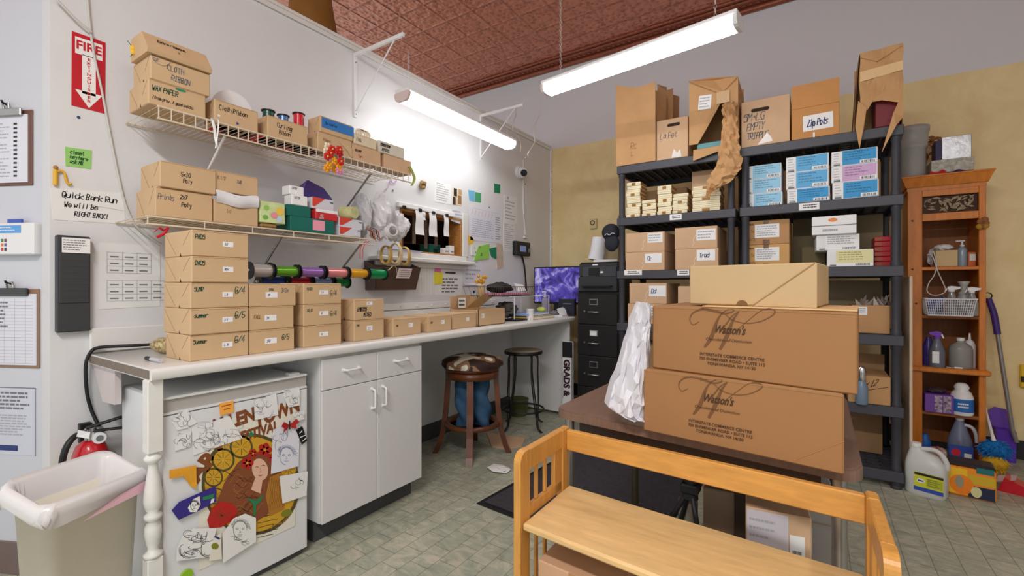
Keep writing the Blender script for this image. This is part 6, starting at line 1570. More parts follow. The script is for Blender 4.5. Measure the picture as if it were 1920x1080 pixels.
# ================= floor things in front of the cupboard
JW = mat('milky_jug', (198, 200, 196), .35, var=.03)
p = onZ(1740, 932, 0); jx, jy = p.x, p.y + .05
t = thing('cleaner_jug', 'white gallon jug with yellow and blue label on the floor beside the black shelving', 'jug', (jx, jy, 0))
Mj = yawM((jx, jy, 0), -.55 + .2); o = MB(Mj); W, D, H = .092, .062, .285
def ring(wx, dy, z, n=28):
    q = []
    for i in range(n):
        a = 2 * math.pi * i / n; cx_ = abs(math.cos(a)) ** .55 * (1 if math.cos(a) > 0 else -1); sy_ = abs(math.sin(a)) ** .55 * (1 if math.sin(a) > 0 else -1); q.append((cx_, sy_))
    return [(wx[0] + (wx[1] - wx[0]) * (c_ + 1) / 2, dy * s_, z) for c_, s_ in q]
rings = [ring((-W + .006, W - .006), D - .006, 0), ring((-W, W), D, .012), ring((-W, W), D, .165), ring((-W + .004, W - .01), D * .92, .19), ring((-W + .012, W - .04), D * .62, .225), ring((-W + .02, -.01), D * .45, .248), ring((-.068, -.024), .022, .262), ring((-.068, -.024), .022, .268)]
n = 28; vs = sum(rings, []); fs = [(k * n + i, k * n + (i + 1) % n, (k + 1) * n + (i + 1) % n, (k + 1) * n + i) for k in range(len(rings) - 1) for i in range(n)]
o.add(vs, fs, JW, True); o.add(rings[0], [tuple(range(n - 1, -1, -1))], JW); o.build('body', t)
MB(Mj).tube(smooth([(-.025, 0, .252), (.03, 0, .262), (.065, 0, .245), (.088, 0, .2), (.088, 0, .165)]), .013, JW, 10).build('handle', t)
MB(Mj).tube([(-.046, 0, .266), (-.046, 0, .285)], .025, WHITEP, 18).build('cap', t)
o = MB(Mj); YL = mat('lime_yellow_label', (206, 206, 60), .45)
yy = -D - .0012
o.add([(-W * .45, yy, .03), (W * .93, yy, .03), (W * .93, yy, .135), (-W * .45, yy, .135)], [(0, 1, 2, 3)], YL)
o.rect(-W * .45, .03, W * .93, .052, yy - .0004, mat('royal_label', (50, 80, 170))); o.rect(-W * .42, .118, W * .93, .132, yy - .0004, INK)
o.add([(-W * .12 + .018 * math.cos(a), yy - .0005, .088 + .012 * math.sin(a)) for a in [-i * .5236 for i in range(12)]], [tuple(range(12))[::-1]], LABELW); o.rect(-W * .26, .084, W * .02, .092, yy - .001, INKB)
o.rect(W * .15, .06, W * .9, .11, yy - .0005, mat('olive_label', (176, 178, 40), .5)); o.lines(W * .2, .064, W * .85, .108, 4, yy - .001, INKGR, .25, .3, 2)
o.add([(-W - .001, D * .3, .03), (-W - .001, -D * .4, .03), (-W - .001, -D * .4, .135), (-W - .001, D * .3, .135)], [(0, 1, 2, 3)], PAPERB)
o.build('label', t)
ORG_ = mat('orange_pack', (236, 140, 40), .35)
p = onZ(1777, 928, 0); M = yawM((p.x + .0, p.y + .02, 0), -.12); w, h, d = .20, .17, .13
o = MB(M); o.box((0, 0, 0), (w, d, h), ORG_, .012)
o.rect(w * .03, h * .1, w * .42, h * .95, -.0012, mat('yellow_pack_print', (240, 190, 40), .4)); o.rect(w * .42, h * .5, w * .98, h * .8, -.0012, mat('mustard_print', (206, 170, 40), .4)); o.rect(w * .44, h * .05, w * .97, h * .44, -.0012, mat('navy_print', (30, 40, 66), .4))
o.add([(w * .3 + .05 * math.cos(a), -.0016, h * .42 + .055 * math.sin(a)) for a in [i * .3927 for i in range(16)]], [tuple(range(16))], mat('orange_print', (240, 130, 30), .4)); o.add([(w * .26 + .018 * math.cos(a), -.002, h * .5 + .035 * math.sin(a)) for a in [i * .3927 for i in range(16)]], [tuple(range(16))], mat('grey_print', (150, 146, 120), .5))
o.add([(w * .6 + .022 * math.cos(a), -.002, h * .25 + .03 * math.sin(a)) for a in [i * .3927 for i in range(16)]], [tuple(range(16))], mat('pale_print', (210, 206, 150), .5))
pk = o.build('towel_pack', label='orange and yellow pack with dark top on the floor beside the white jug', cat='pack')
MB(M).box((.004, .0, h), (w - .004, d - .004, h + .026), mat('black_tray', (40, 36, 40), .4), .01).rect(w * .6, h - .02, w * .95, h + .012, -.002, mat('teal_print', (30, 110, 110), .4)).build('dark_lid', pk)
# blue duster with white stick
p = onZ(1882, 915, 0); hx, hy = p.x, p.y + .16
t = thing('duster', 'blue fluffy duster with white handle leaning at the yellow wall', 'duster', (hx, hy, 0))
BD_ = mat('blue_fluff', (20, 110, 180), .95, var=.25, scale=60, bump=1., bscale=120); YF = mat('yellow_fluff', (206, 160, 36), .95, var=.2, scale=60, bump=1., bscale=120)
rr = random.Random(11)
def fluff(o, c, r, m, n=220, l=.03):
    for i in range(n):
        a = rr.uniform(0, 6.28); b = math.acos(rr.uniform(-1, 1)); d_ = V((math.sin(b) * math.cos(a) * r[0], math.sin(b) * math.sin(a) * r[1], math.cos(b) * r[2])); p_ = V(c) + d_ * rr.uniform(.75, 1.0); q_ = p_ + d_.normalized() * l * rr.uniform(.4, 1) + V((rr.uniform(-.01, .01), rr.uniform(-.01, .01), -.012)); s_ = V((rr.uniform(-1, 1), rr.uniform(-1, 1), rr.uniform(-1, 1))).normalized() * .007
        if q_.z < .004: q_.z = .004
        o.add([p_ - s_, p_ + s_, q_], [(0, 1, 2)], m)
o = MB(); o.ball((hx, hy, .185), .06, BD_, 16, (1.15, .8, .85)); fluff(o, (hx, hy, .185), (.07, .05, .055), BD_, 320); o.build('blue_head', t)
o = MB(); o.ball((hx + .0, hy, .10), .055, YF, 16, (1.1, .8, 1.0)); fluff(o, (hx + .0, hy, .09), (.06, .045, .055), YF, 200, .02); o.build('yellow_skirt', t)
hp = onY(1844, 752, DEPTH - .04)
MB().tube([(hx - .005, hy, .235), (hx - .01, hy + .01, .27), hp], [.012, .0075, .006], WHITEP, 10).build('handle', t)
p = onZ(1890, 925, 0); o = MB(yawM((p.x - .04, p.y + .02, 0), -.35)); RP = mat('red_film', (196, 30, 44), .25)
o.add([(0, 0, 0), (.19, 0, 0), (.19, .11, 0), (0, .11, 0), (.03, .0, .085), (.12, .0, .05), (.12, .1, .05), (.03, .1, .085)], [(0, 1, 5, 4), (1, 2, 6, 5), (2, 3, 7, 6), (3, 0, 4, 7), (4, 5, 6, 7), (3, 2, 1, 0)], RP)
o.add([(-.005, -.002, .05), (.075, -.004, .085), (.07, .1, .09), (-.01, .1, .06)], [(0, 1, 2, 3)], mat('pale_pink_card', (226, 196, 200), .5)); o.add([(.12, -.004, .058), (.17, -.004, .03), (.17, .09, .034), (.12, .09, .064)], [(0, 1, 2, 3)], mat('pale_pink_card', (226, 196, 200)))
o.build('refill_pack', label='red and pale pink refill packet on the floor under the blue duster', cat='packet')
p = onZ(1914, 932, 0); heap('plum_bag', 'dark plum bag on the floor at the right edge of the photo', V((p.x + .15, p.y + .12, .05)), (.05, .06, .046), mat('plum_fabric', (70, 30, 60), .7), 41, 18)
# purple dustpan caddy and grey mop against the wall
VIO = mat('violet_bucket', (90, 44, 170), .35)
p = onY(1885, 800, DEPTH - .11); t = thing('dustpan', 'upright violet dustpan standing against the yellow wall', 'dustpan', (p.x, DEPTH - .1, .012))
w = onY(1906, 800, DEPTH - .12).x - onY(1868, 800, DEPTH - .12).x; x_ = onY(1866, 800, DEPTH - .12).x; zt2 = onY(1885, 768, DEPTH - .12).z; zm = onY(1885, 805, DEPTH - .12).z
o = MB(); yv = DEPTH - .13
o.ext([(x_ + .012, yv, 0.001), (x_ + w, yv, 0.001), (x_ + w + .004, yv, zm - .01), (x_ + .0, yv, zm)], (0, .09, 0), VIO); o.build('body', t)
o = MB(); o.ext([(x_ - .01, yv + .07, zm - .02), (x_ + w, yv + .07, zm - .03), (x_ + w * .7, yv + .07, zt2 - .01), (x_ + w * .1, yv + .07, zt2), (x_ - .02, yv + .07, zt2 - .03)], (0, .012, 0), mat('violet_lid', (110, 70, 176), .4)); o.build('back_plate', t)
mp0 = onY(1898, 805, DEPTH - .16); mp1 = onY(1868, 612, DEPTH - .10); mp2 = onY(1853, 560, DEPTH - .075)
t = thing('mop', 'grey mop handle with dark violet grip leaning beside the cupboard', 'mop', (mp0.x, mp0.y, .2))
mpb = mp0 + (mp0 - mp1) * .0 
MB().tube([V((mp0.x + .02, mp0.y - .0, .15)), mp0, mp1], .0125, mat('grey_tube', (142, 140, 138), .3, metal=.4), 12).build('pole', t)
MB().tube(smooth([mp1 + (mp0 - mp1) * .08, mp1, mp1.lerp(mp2, .5) + V((.006, 0, 0)), mp2]), .019, mat('violet_grip', (64, 40, 120), .45), 12).build('grip', t)
MB().tube([mp2 + V((.022 * math.cos(a) - .004, -.004, .022 * math.sin(a) + .02)) for a in [i * .524 for i in range(12)]], .004, BLACK, 6, closed=True).build('hanging_loop', t)
o = MB(); c = onY(1918, 745, DEPTH - .03); o.box((c.x - .012, DEPTH - .03, .5), (c.x + .05, DEPTH - .002, .66), mat('yellow_sign', (226, 190, 40), .5), .006); o.rect(c.x - .01, .54, c.x + .03, .58, DEPTH - .031, DARKW); o.build('wall_caddy', label='yellow caddy on the wall at the right edge of the photo', cat='caddy')

# pale board between the shelving and the cupboard
q0 = onY(1692, 880, SY + .3); o = MB(); o.box((2.985, SY + .05, 0), (3.0, SY + .6, 1.26), mat('pale_board', (206, 184, 158), .6, var=.05), .003)
o.build('board', label='tall pale board standing on edge between the shelving and the cupboard', cat='board')
# thermostat
c = onY(1114, 420, DEPTH); o = MB(); o.box((c.x - .04, DEPTH - .03, c.z - .055), (c.x + .04, DEPTH - .0, c.z + .055), mat('thermostat_beige', (214, 196, 146), .5), .006); o.cyl((c.x - .005, DEPTH - .032, c.z + .01), (c.x - .005, DEPTH - .03, c.z + .01), .026, DARKW, 18); o.cyl((c.x - .005, DEPTH - .034, c.z + .01), (c.x - .005, DEPTH - .03, c.z + .01), .017, mat('thermostat_beige', (214, 196, 146)), 18); o.build('thermostat', label='small beige wall box with round dial on the yellow wall', cat='thermostat')
# ================= big printed cartons on the square table
BIGC = mat('printed_carton', (156, 111, 68), .62, var=.035, scale=6, bump=.06, bscale=40)
FLAPC = mat('pale_tan_carton', (192, 164, 122), .7, var=.03, scale=6)
PR1 = mat('logo_print', (112, 74, 40), .65)
PR2 = mat('logo_print_dark', (70, 45, 26), .65)
def ribbon(o, pts, w, m, y=-.0012):
    """pen stroke of varying width through pts (x, z[, w])"""
    P = smooth([(p[0], 0, p[1]) for p in pts], 8); n = len(P); K = len(pts) - 1; L_ = []; Rr = []
    for i, p in enumerate(P):
        a = P[max(0, i - 1)]; b = P[min(n - 1, i + 1)]; t = (b - a).normalized(); q = V((-t.z, 0, t.x))
        f = i / (n - 1) * K; k = min(int(f), K - 1); f -= k
        ww = (pts[k][2] if len(pts[k]) > 2 else w) * (1 - f) + (pts[k + 1][2] if len(pts[k + 1]) > 2 else w) * f
        L_.append(p + q * ww / 2 + V((0, y, 0))); Rr.append(p - q * ww / 2 + V((0, y, 0)))
    vs = L_ + Rr
    o.add(vs, [(i, i + 1, n + i + 1, n + i) for i in range(n - 1)], m)
def logo(o, w, h, x, z):
    """flourished W with the script name, and the address under it"""
    s = h * .62
    def q(pts): return [(x + a * s * 1.27, z + b * s) + tuple(c * s for c in r) for a, b, *r in pts]
    ribbon(o, q([(-.44, .66, .012), (-.56, .58, .016), (-.62, .70, .022), (-.56, .86, .03), (-.38, .96, .05), (-.15, .93, .06), (.02, .88, .04), (.16, .93, .024), (.17, .98, .018), (.06, .96, .016), (-.06, .82, .03), (-.14, .6, .07), (-.22, .3, .09), (-.34, .06, .04)]), .02, PR1)
    ribbon(o, q([(-.06, .44, .02), (.06, .66, .03), (.16, .84, .02), (.27, .94, .012)]), .02, PR1)
    ribbon(o, q([(.27, .94, .012), (.17, .74, .05), (.06, .36, .09), (-.06, .04, .05)]), .05, PR1)
    ribbon(o, q([(.04, .86, .012), (.16, .74, .02), (.38, .68, .016), (.62, .74, .018), (.80, .88, .022), (.84, .98, .024), (.74, 1.02, .022), (.6, .95, .016), (.45, .78, .012), (.3, .6, .01), (.2, .48, .008)]), .02, PR1)
    o.text("Watson's", (x + .12 * s, -.002, z + .42 * s), s * .19, PR2, shear=.3, xs=.66, bold=.02)
    o.text('Chocolates of Distinction', (x + .1 * s, -.002, z + .24 * s), s * .065, PR2, shear=.2, xs=1.05, bold=.0)
    for i, l in enumerate(('INTERSTATE COMMERCE CENTRE', '750 ENSMINGER ROAD \u2022 SUITE 112', 'TONAWANDA, NY 14150')):
        o.text(l, (x + .16 * s, -.002, z - .13 * s - i * .105 * s), s * .066, PR2, bold=.016, xs=.98, shear=.05)
def bigbox(lab, pl, yl, pr, yr, z, h, d, lx, tag=None):
    a = onZ(pl, yl, z); b = onZ(pr, yr, z); u = (b - a).normalized(); w = (b - a).length
    M = shear(frame(V((a.x, a.y, z + .0005)), u, V((u.y, -u.x, 0))), -.125); o = MB(M)
    o.box((0, 0, 0), (w, d, h), BIGC, .004); logo(o, w, h, w * lx, h * .37)
    o.line([(w * .80, h * .06), (w * .998, h * .42)], .002, mat('crease_tan', (172, 122, 70), .6), (0, -.0012, 0)) if tag else None
    o.line([(.004, h - .006), (w - .004, h - .006)], .003, KRS, (0, -.0012, 0))
    return o.build('shipping_carton', label=lab, cat='box', group='printed shipping cartons on the table'), M, w
b1, M1, w1 = bigbox('lower big brown printed carton resting on the square table', 1206, 807, 1583, 892, TZ, .198, .36, .405, 1)
b2, M2, w2 = bigbox('upper big brown printed carton under the pale tan carton', 1223, 690, 1608, 742, TZ + .199, .2, .34, .415)
MB(M2).box((w2 * .3, -.0005, .2), (w2, .3, .204), mat('carton_rim', (214, 176, 126), .7), .001).build('lid_rim', b2)
# pale carton on top
a = M2 @ V((w2 * .198, .05, 0)); b = M2 @ V((w2 * .84, .035, 0)); u = V((b.x - a.x, b.y - a.y, 0)); w = u.length; M = shear(frame(V((a.x, a.y, TZ + .4045)), u, V((u.y, -u.x, 0))), -.125)
hh = .118; o = MB(M); o.box((0, 0, 0), (w, .26, hh), FLAPC, .004)
o.ext([(w, 0, hh - .002), (w, 0, 0), (w * .55, 0, 0)][::-1], (0, -.0025, 0), FLAPC); o.line([(w * .54, .0), (w * .985, hh * .98)], .0026, KRS, (0, -.004, 0))
o.add([(w * .46 + .016 * math.cos(t_), -.0008, .001 + .015 * math.sin(t_)) for t_ in [i * math.pi / 10 for i in range(11)]], [tuple(range(10, -1, -1))], mat('thumb_hole', (120, 88, 50), .7))
o.build('shipping_carton', label='pale tan carton with folded corner flap on top of the printed cartons', cat='box')
# crumpled white paper bag standing at the cartons' left
WB = mat('white_bag_paper', (212, 211, 217), .6, var=.02, scale=9)
rt_ = V((CO, SI, 0)); D0 = 1.44
outl = [(1172, 782, 1224, 786), (1140, 762, 1224, 784), (1146, 735, 1224, 760), (1158, 700, 1224, 720), (1172, 655, 1224, 680), (1180, 625, 1226, 650), (1187, 600, 1226, 615), (1194, 578, 1226, 590), (1199, 568, 1222, 573)]
outl = sum([[q0, tuple((a + b) / 2 for a, b in zip(q0, q1))] for q0, q1 in zip(outl, outl[1:])], []) + [outl[-1]]
o = MB(); rr = random.Random(14); N = 13; rows = []
for k, (xl, yl, xr, yr) in enumerate(outl):
    A = onD(xl, yl, 1.52); B = onD(xr - 7, yr, 1.50); row = []
    A.z = max(A.z, TZ + .001); B.z = max(B.z, TZ + .001)
    for i in range(N + 1):
        f = i / N; p = A.lerp(B, f) + V((SI, -CO, 0)) * (.05 * math.sin(f * math.pi) + .016 * math.sin(f * 9 + k * .9) * math.sin(k * .7 + f * 4) + rr.uniform(-.009, .009)) + V((0, 0, rr.uniform(-.008, .008) if k else 0)); p.z = max(p.z, TZ + .001); row.append(p)
    rows.append(row)
back = [[p + V((-SI, CO, 0)) * (.02 + .06 * (1 - k / len(rows))) * (1 - .85 * i / N) for i, p in enumerate(r)] for k, r in enumerate(rows)]
for R_, fl in ((rows, 0), (back, 1)):
    vs = sum(R_, []); w_ = N + 1; fs = []
    for j in range(len(R_) - 1):
        for i in range(N):
            a_, b_, c_, d_ = j * w_ + i, j * w_ + i + 1, (j + 1) * w_ + i + 1, (j + 1) * w_ + i
            fs += [(a_, b_, c_), (a_, c_, d_)] if (i + j) % 2 else [(a_, b_, d_), (b_, c_, d_)]
    o.add(vs, fs, WB)
for e in (0, N):
    for j in range(len(rows) - 1): o.add([rows[j][e], rows[j + 1][e], back[j + 1][e], back[j][e]], [(0, 1, 2, 3)], WB)
o.add(rows[-1] + back[-1][::-1], [tuple(range(2 * N + 2))], WB)
o.build('white_paper_bag', label='crumpled white paper bag standing on the table left of the printed cartons', cat='bag')

# ================= under the table
GBX = mat('grey_board', (150, 146, 140), .7, var=.04)
def ubx(name, lab, pl, yl, pr, yr, Dl, Dr, h, d, m, deco=None, z=0.0):
    a = onD(pl, yl, Dl); b = onD(pr, yr, Dr); u = V((b.x - a.x, b.y - a.y, 0)); w = u.length
    M = frame(V((a.x, a.y, z)), u, V((u.y, -u.x, 0))); o = MB(M); o.box((0, 0, 0), (w, d, h), m, .004)
    if deco: deco(o, w, h)
    return o.build(name, label=lab, cat='box'), M, w
def holed(o, w, h): 
    o.box((-.004, -.004, h - .002), (w + .004, .004, h + .0), GBX); o.rect(w * .03, h - .085, w * .16, h - .018, -.0055, NOTCH); o.line([(0, h - .105), (w, h - .105)], .003, BRD, (0, -.0058, 0))
ubx('file_box', 'grey file box with dark hand hole on the floor under the table', 1402, 985, 1566, 985, 1.62, 1.5, .52, .3, GBX, holed)
def shiplab(o, w, h):
    o.rect(w * .02, h * .62, w * .66, h * .99, -.0012, mat('lilac_paper', (206, 200, 208), .6)); o.lines(w * .06, h * .8, w * .5, h * .95, 3, -.0018, INKL, .3, .4, 4); o.rect(w * .68, h * .66, w * .9, h * .88, -.0012, PAPER); o.lines(w * .72, h * .7, w * .86, h * .8, 2, -.0018, INKG, .4, .2, 3)
ubx('small_carton', 'brown carton with big white shipping label in front of the grey file box', 1398, 1020, 1522, 1030, 1.46, 1.38, .50, .1, KR2, shiplab)
ubx('storage_carton', 'plain grey brown carton under the table behind the silver tube', 1318, 970, 1385, 985, 1.78, 1.72, .42, .25, mat('dim_carton', (166, 140, 118), .7, var=.04))
p = onZ(1288, 1010, 0) ; p = onD(1290, 965, 1.72); o = MB(); o.tube([(p.x, p.y, 0.001), (p.x, p.y, .40)], .035, STEEL, 18); o.build('silver_tube', label='silver tube standing on the mat under the table beside the tripod', cat='tube')
p = onD(1295, 912, 1.62); t = thing('tripod', 'small dark tripod with spread legs standing on the mat under the table', 'tripod', (p.x, p.y, 0))
o = MB(); o.tube([(p.x, p.y, p.z - .04), (p.x, p.y, p.z + .05)], [.026, .02], BLACK, 12); o.box((p.x - .03, p.y - .03, p.z - .02), (p.x + .03, p.y + .03, p.z + .015), BLACK, .006); o.build('hub', t)
for a in (2.2, 3.4, 5.3): MB().tube([(p.x, p.y, p.z), (p.x + .25 * math.cos(a), p.y + .25 * math.sin(a), .012)], .009, BLACK, 8).build('leg', t)
heap('paper_wad', 'crumpled white paper wad on the mat beside the silver tube', onD(1272, 950, 1.68) * 1 - V((0, 0, onD(1272, 950, 1.68).z - .06 - .012)), (.05, .05, .055), mat('tissue', (222, 222, 224)), 51, 16)
# things on the floor by the stools
p = onZ(935, 882, 0); heap('paper_wad', 'crumpled white paper scrap on the floor tiles near the mat', V((p.x, p.y, .013)), (.075, .055, .012), PAPER, 52, 20)
q = [onZ(*c, .001) for c in ((912, 812), (985, 822), (978, 838), (948, 843), (922, 838))]; o = MB(); o.ext([V((a.x, a.y, .001)) for a in q], (0, 0, .006), KR2); o.build('flat_cardboard', label='flat brown cardboard piece on the floor behind the brown stool', cat='cardboard')
GRNB = mat('olive_green_plastic', (84, 92, 48), .5, var=.08)
p = onZ(982, 790, 0); o = MB(); o.lathe([(.075, 0), (.08, .01), (.092, .14), (.097, .145), (.097, .155), (.088, .155), (.08, .02), (.001, .018)], GRNB, (.21, 3.60, 0), 24); o.build('bucket', label='olive green bucket on the floor under the wire stool', cat='bucket')
# long leaning banner by the filing cabinet
a = onY(1054, 700, CY1 - .085); b = onY(1074, 700, CY1 - .085); zt_ = onY(1062, 640, CY1 - .085).z; M = frame(V((a.x, CY1 - .085, .0)), UF, NF); o = MB(M); w = b.x - a.x
o.box((0, 0, 0), (w, .02, zt_), LABELW, .003); o.rect(.002, zt_ * .79, w - .002, zt_ - .004, -.001, INK); o.rect(w * .88, .01, w - .001, zt_ * .8, -.001, INKG)
o.text('GRADS &', (w * .18, -.0015, zt_ * .76), w * .55, mat('maroon_ink', (60, 26, 44), .6), u=(0, 0, -1), v=(1, 0, 0), align='l', bold=.05, xs=.95)
o.rect(w * .08, zt_ * .25, w * .12, zt_ * .6, -.0015, INKG)
o.build('banner', label='narrow white upright sign reading GRADS & beside the filing cabinet', cat='sign')

# ================= office end of the counter
DZ = CZ + .0005
# printer and things on the filing cabinet
pz = FZ + .0005; x0p, x1p = FX0 + .012, FX1 - .01
PRN = mat('printer_charcoal', (50, 52, 56), .45)
t = thing('printer', 'charcoal office printer on top of the black filing cabinet', 'printer', ((x0p + x1p) / 2, FY + .2, pz)); hp_ = onY(1120, 491, FY).z - pz
o = MB(); o.box((x0p, FY + .0, pz), (x1p, FY + .38, pz + hp_ * .5), PRN, .006); o.box((x0p, FY + .02, pz + hp_ * .5), (x1p, FY + .38, pz + hp_ * .96), PRN, .008); o.build('body', t)
MB().box((x0p + .01, FY + .03, pz + hp_ * .96), (x1p - .01, FY + .36, pz + hp_), BLACK, .004).build('lid', t)
o = MB(); o.box((x0p + .04, FY + .008, pz + hp_ * .5), (x1p - .01, FY + .02, pz + hp_ * .84), mat('printer_panel', (66, 70, 76), .4), .003); o.box((x0p + .1, FY + .004, pz + hp_ * .54), (x0p + .2, FY + .008, pz + hp_ * .8), BLACK, .002); o.rect(x0p + .21, pz + hp_ * .62, x0p + .235, pz + hp_ * .68, FY + .0035, LABELW); o.build('control_panel', t)
MB().box((x0p + .045, FY - .05, pz + hp_ * .16), (x1p - .04, FY + .004, pz + hp_ * .2), BLACK, .003).build('paper_tray', t)
o = MB(); o.rect(x0p + .13, pz + hp_ * .89, x0p + .18, pz + hp_ * .93, FY + .019, LABELW); o.build('badge', t)
zt_ = pz + hp_ + .001
o = MB(); o.box((x0p + .12, FY + .06, zt_), (x1p - .02, FY + .34, zt_ + .02), PAPER, .002); o.build('paper_stack', label='low paper stack lying on the charcoal printer', cat='papers')
o = MB(); c = onY(1118, 465, FY + .12); o.tube([(c.x - .015, FY + .14, zt_ + .021), (c.x, FY + .15, zt_ + .1), (c.x + .012, FY + .16, onY(1118, 445, FY + .12).z)], [.07, .066, .06], mat('white_roll', (222, 222, 228), .6, var=.03, bump=.5, bscale=40), 22); o.build('paper_towel_roll', label='white paper roll standing on the printer under the dark cap', cat='roll')
o = MB(); o.box((x0p + .02, FY + .30, zt_), (x0p + .26, FY + .36, zt_ + .24), mat('tan_file', (186, 168, 132), .6), .003); o.build('file_holder', label='tan file holder standing behind the white paper roll', cat='holder')
c = onY(1143, 443, SY + .02); t = thing('baseball_cap', 'dark navy cap hanging on the left shelving post', 'cap', (c.x, SY + .0, c.z)); NAV = mat('navy_fabric', (34, 36, 46), .8)
o = MB(); o.ball((c.x - .02, SY + .1, c.z + .04), .085, NAV, 18, (.9, .7, .85)); o.build('crown', t)
o = MB(); o.ball((c.x + .0, SY + .07, c.z - .05), .07, NAV, 16, (.9, .35, 1.0)); o.build('brim', t)
o = MB(); o.tube(smooth([(c.x - .05, SY + .0436, c.z + .012), (c.x - .03, SY + .037, c.z + .024), (c.x - .01, SY + .036, c.z + .012), (c.x + .015, SY + .036, c.z + .026), (c.x + .035, SY + .042, c.z + .02)]), .004, INKL, 5); o.build('embroidery', t)
# monitor turned towards the room
def screen_mat():
    m = bpy.data.materials.new('lit_screen_purple'); m.use_nodes = True; nt = m.node_tree; b = nt.nodes['Principled BSDF']; L = nt.links.new
    tc = nd(nt, 'ShaderNodeTexCoord'); n = nd(nt, 'ShaderNodeTexNoise'); n.inputs['Scale'].default_value = 8; n.inputs['Detail'].default_value = 5; n.inputs['Distortion'].default_value = 1.2; L(tc.outputs['Object'], n.inputs['Vector'])
    r = nd(nt, 'ShaderNodeValToRGB'); e = r.color_ramp.elements; e[0].position = .38; e[0].color = lin((46, 30, 110)) + (1,); e[1].position = .66; e[1].color = lin((206, 196, 250)) + (1,); x = e.new(.52); x.color = lin((92, 76, 196)) + (1,)
    L(n.outputs['Fac'], r.inputs['Fac']); L(r.outputs['Color'], b.inputs['Emission Color']); b.inputs['Emission Strength'].default_value = .6; b.inputs['Base Color'].default_value = (.02, .02, .03, 1); b.inputs['Roughness'].default_value = .15
    return m
my = 4.05; a = onY(1001, 540, my); b = onY(1090, 540, my); zt_ = onY(1040, 500, my).z; zb_ = onY(1040, 570, my).z - .0; w = b.x - a.x; M = frame(V((a.x, my, zb_)), UF, NF)
t = thing('monitor', 'black computer monitor with purple glowing picture at the counter corner', 'monitor', ((a.x + b.x) / 2, my + .05, DZ)); h = zt_ - zb_
MB(M).box((0, 0, 0), (w, .03, h), BLACK, .005).build('bezel', t)
o = MB(M); o.rect(.012, .02, w - .012, h - .012, -.0008, screen_mat()); o.build('screen', t)
o = MB(M); o.box((w * .42, .01, DZ - zb_ + .012), (w * .58, .06, .04), BLACK, .004); o.build('stand', t); MB(M).box((w * .3, -.06, DZ - zb_), (w * .7, .12, DZ - zb_ + .012), BLACK, .004).build('base', t)
o = MB(frame(V((onY(1047, 560, my - .1).x, my - .1, DZ)), UF, NF)); o.box((0, 0, 0), (.17, .05, .16), mat('slate_box', (44, 46, 60), .4), .004); o.rect(.05, .11, .14, .118, -.001, INKG); o.build('speaker', label='dark slate box in front of the monitor lower right', cat='box')
# wire rack with clutter
RX0, RX1, RY0, RY1 = .16, .50, 3.30, 3.80
t = thing('wire_rack', 'white wire desk rack with a dark mesh tray on the far counter end', 'rack', (.33, 3.5, DZ)); rz = onX(975, 556, .5).z
a = onX(963, 556, .5); b = onX(1030, 556, .5); ya, yb = a.y, b.y
o = MB(); 
for X in (.5, .2): o.tube([(X, ya, rz), (X, yb, rz)], .004, WHITEP, 6)
for k in range(9): y = ya + (yb - ya) * k / 8; o.tube([(.2, y, rz), (.5, y, rz)], .0025, WHITEP, 4)
o.build('top', t)
for X in (.5, .2):
    for y in (ya + .01, yb - .01): MB().tube([(X, y, rz), (X, y, DZ)], .004, WHITEP, 6).build('leg', t)
MS = mat('dark_mesh', (74, 66, 60), .5)
ty0 = onX(918, 545, .46).y; ty1 = onX(1005, 545, .46).y; tz = rz + .005
t2 = thing('mesh_tray', 'dark mesh tray full of papers on the white wire rack', 'tray', (.33, (ty0 + ty1) / 2, tz)); o = MB()
for z, e in ((tz + .075, 0), (tz + .002, .02)): o.tube([(.48 - e, ty0 + e * 2, z), (.48 - e, ty1 - e, z), (.2 + e, ty1 - e, z), (.2 + e, ty0 + e * 2, z)], .004, MS, 6, closed=True)
for k in range(24): f = k / 23; y = ty0 + (ty1 - ty0) * f; o.tube([(.48, y, tz + .075), (.46, ty0 + .04 + (ty1 - ty0 - .06) * f, tz + .002)], .0016, MS, 4)
for k in range(6): f = k / 5; X = .48 - .28 * f; o.tube([(X, ty0, tz + .075), (X, ty0 + .04, tz + .002)], .0016, MS, 4)
o.box((.22, ty0 + .04, tz), (.46, ty1 - .02, tz + .003), MS); o.build('mesh', t2)
zi = tz + .0045
o = MB(); o.box((.26, ty0 + .2, zi + .001), (.43, ty1 - .06, zi + .02), mat('pink_pack', (236, 150, 180), .5, var=.15, scale=40), .003); o.build('pink_folder', label='pink patterned folder lying in the dark mesh tray', cat='folder')
heap('black_cloth', 'bunched black cloth on the pink folder in the mesh tray', V((.35, ty0 + .29, zi + .064)), (.09, .13, .042), mat('black_fabric', (40, 36, 38), .8), 61, 20)
o = MB(); c = V((.40, ty1 - .14, zi + .03)); o.add([c + V(p) for p in ((0, -.06, 0), (.0, .07, .01), (-.05, .10, .06), (-.06, -.03, .07))], [(0, 1, 2, 3)], PAPER); o.build('loose_sheet', label='white sheet leaning over the tray beside the black cloth', cat='paper')
c = V((.28, ty0 + .13, zi)); t = thing('gold_flowers', 'gold artificial flowers in a tan cup in the mesh tray', 'flowers', c)
o = MB(); o.lathe([(.028, zi), (.034, zi + .085)], mat('tan_cup', (206, 172, 126), .5), (c.x, c.y, 0), 16); o.build('cup', t); o = MB(); rr = random.Random(4)
for i in range(14): o.ball((c.x + rr.uniform(-.03, .03), c.y + rr.uniform(-.04, .04), zi + .1 + rr.uniform(-.01, .06)), .014, mat('gold_bloom', (220, 160, 40), .5), 7)
o.build('blooms', t)
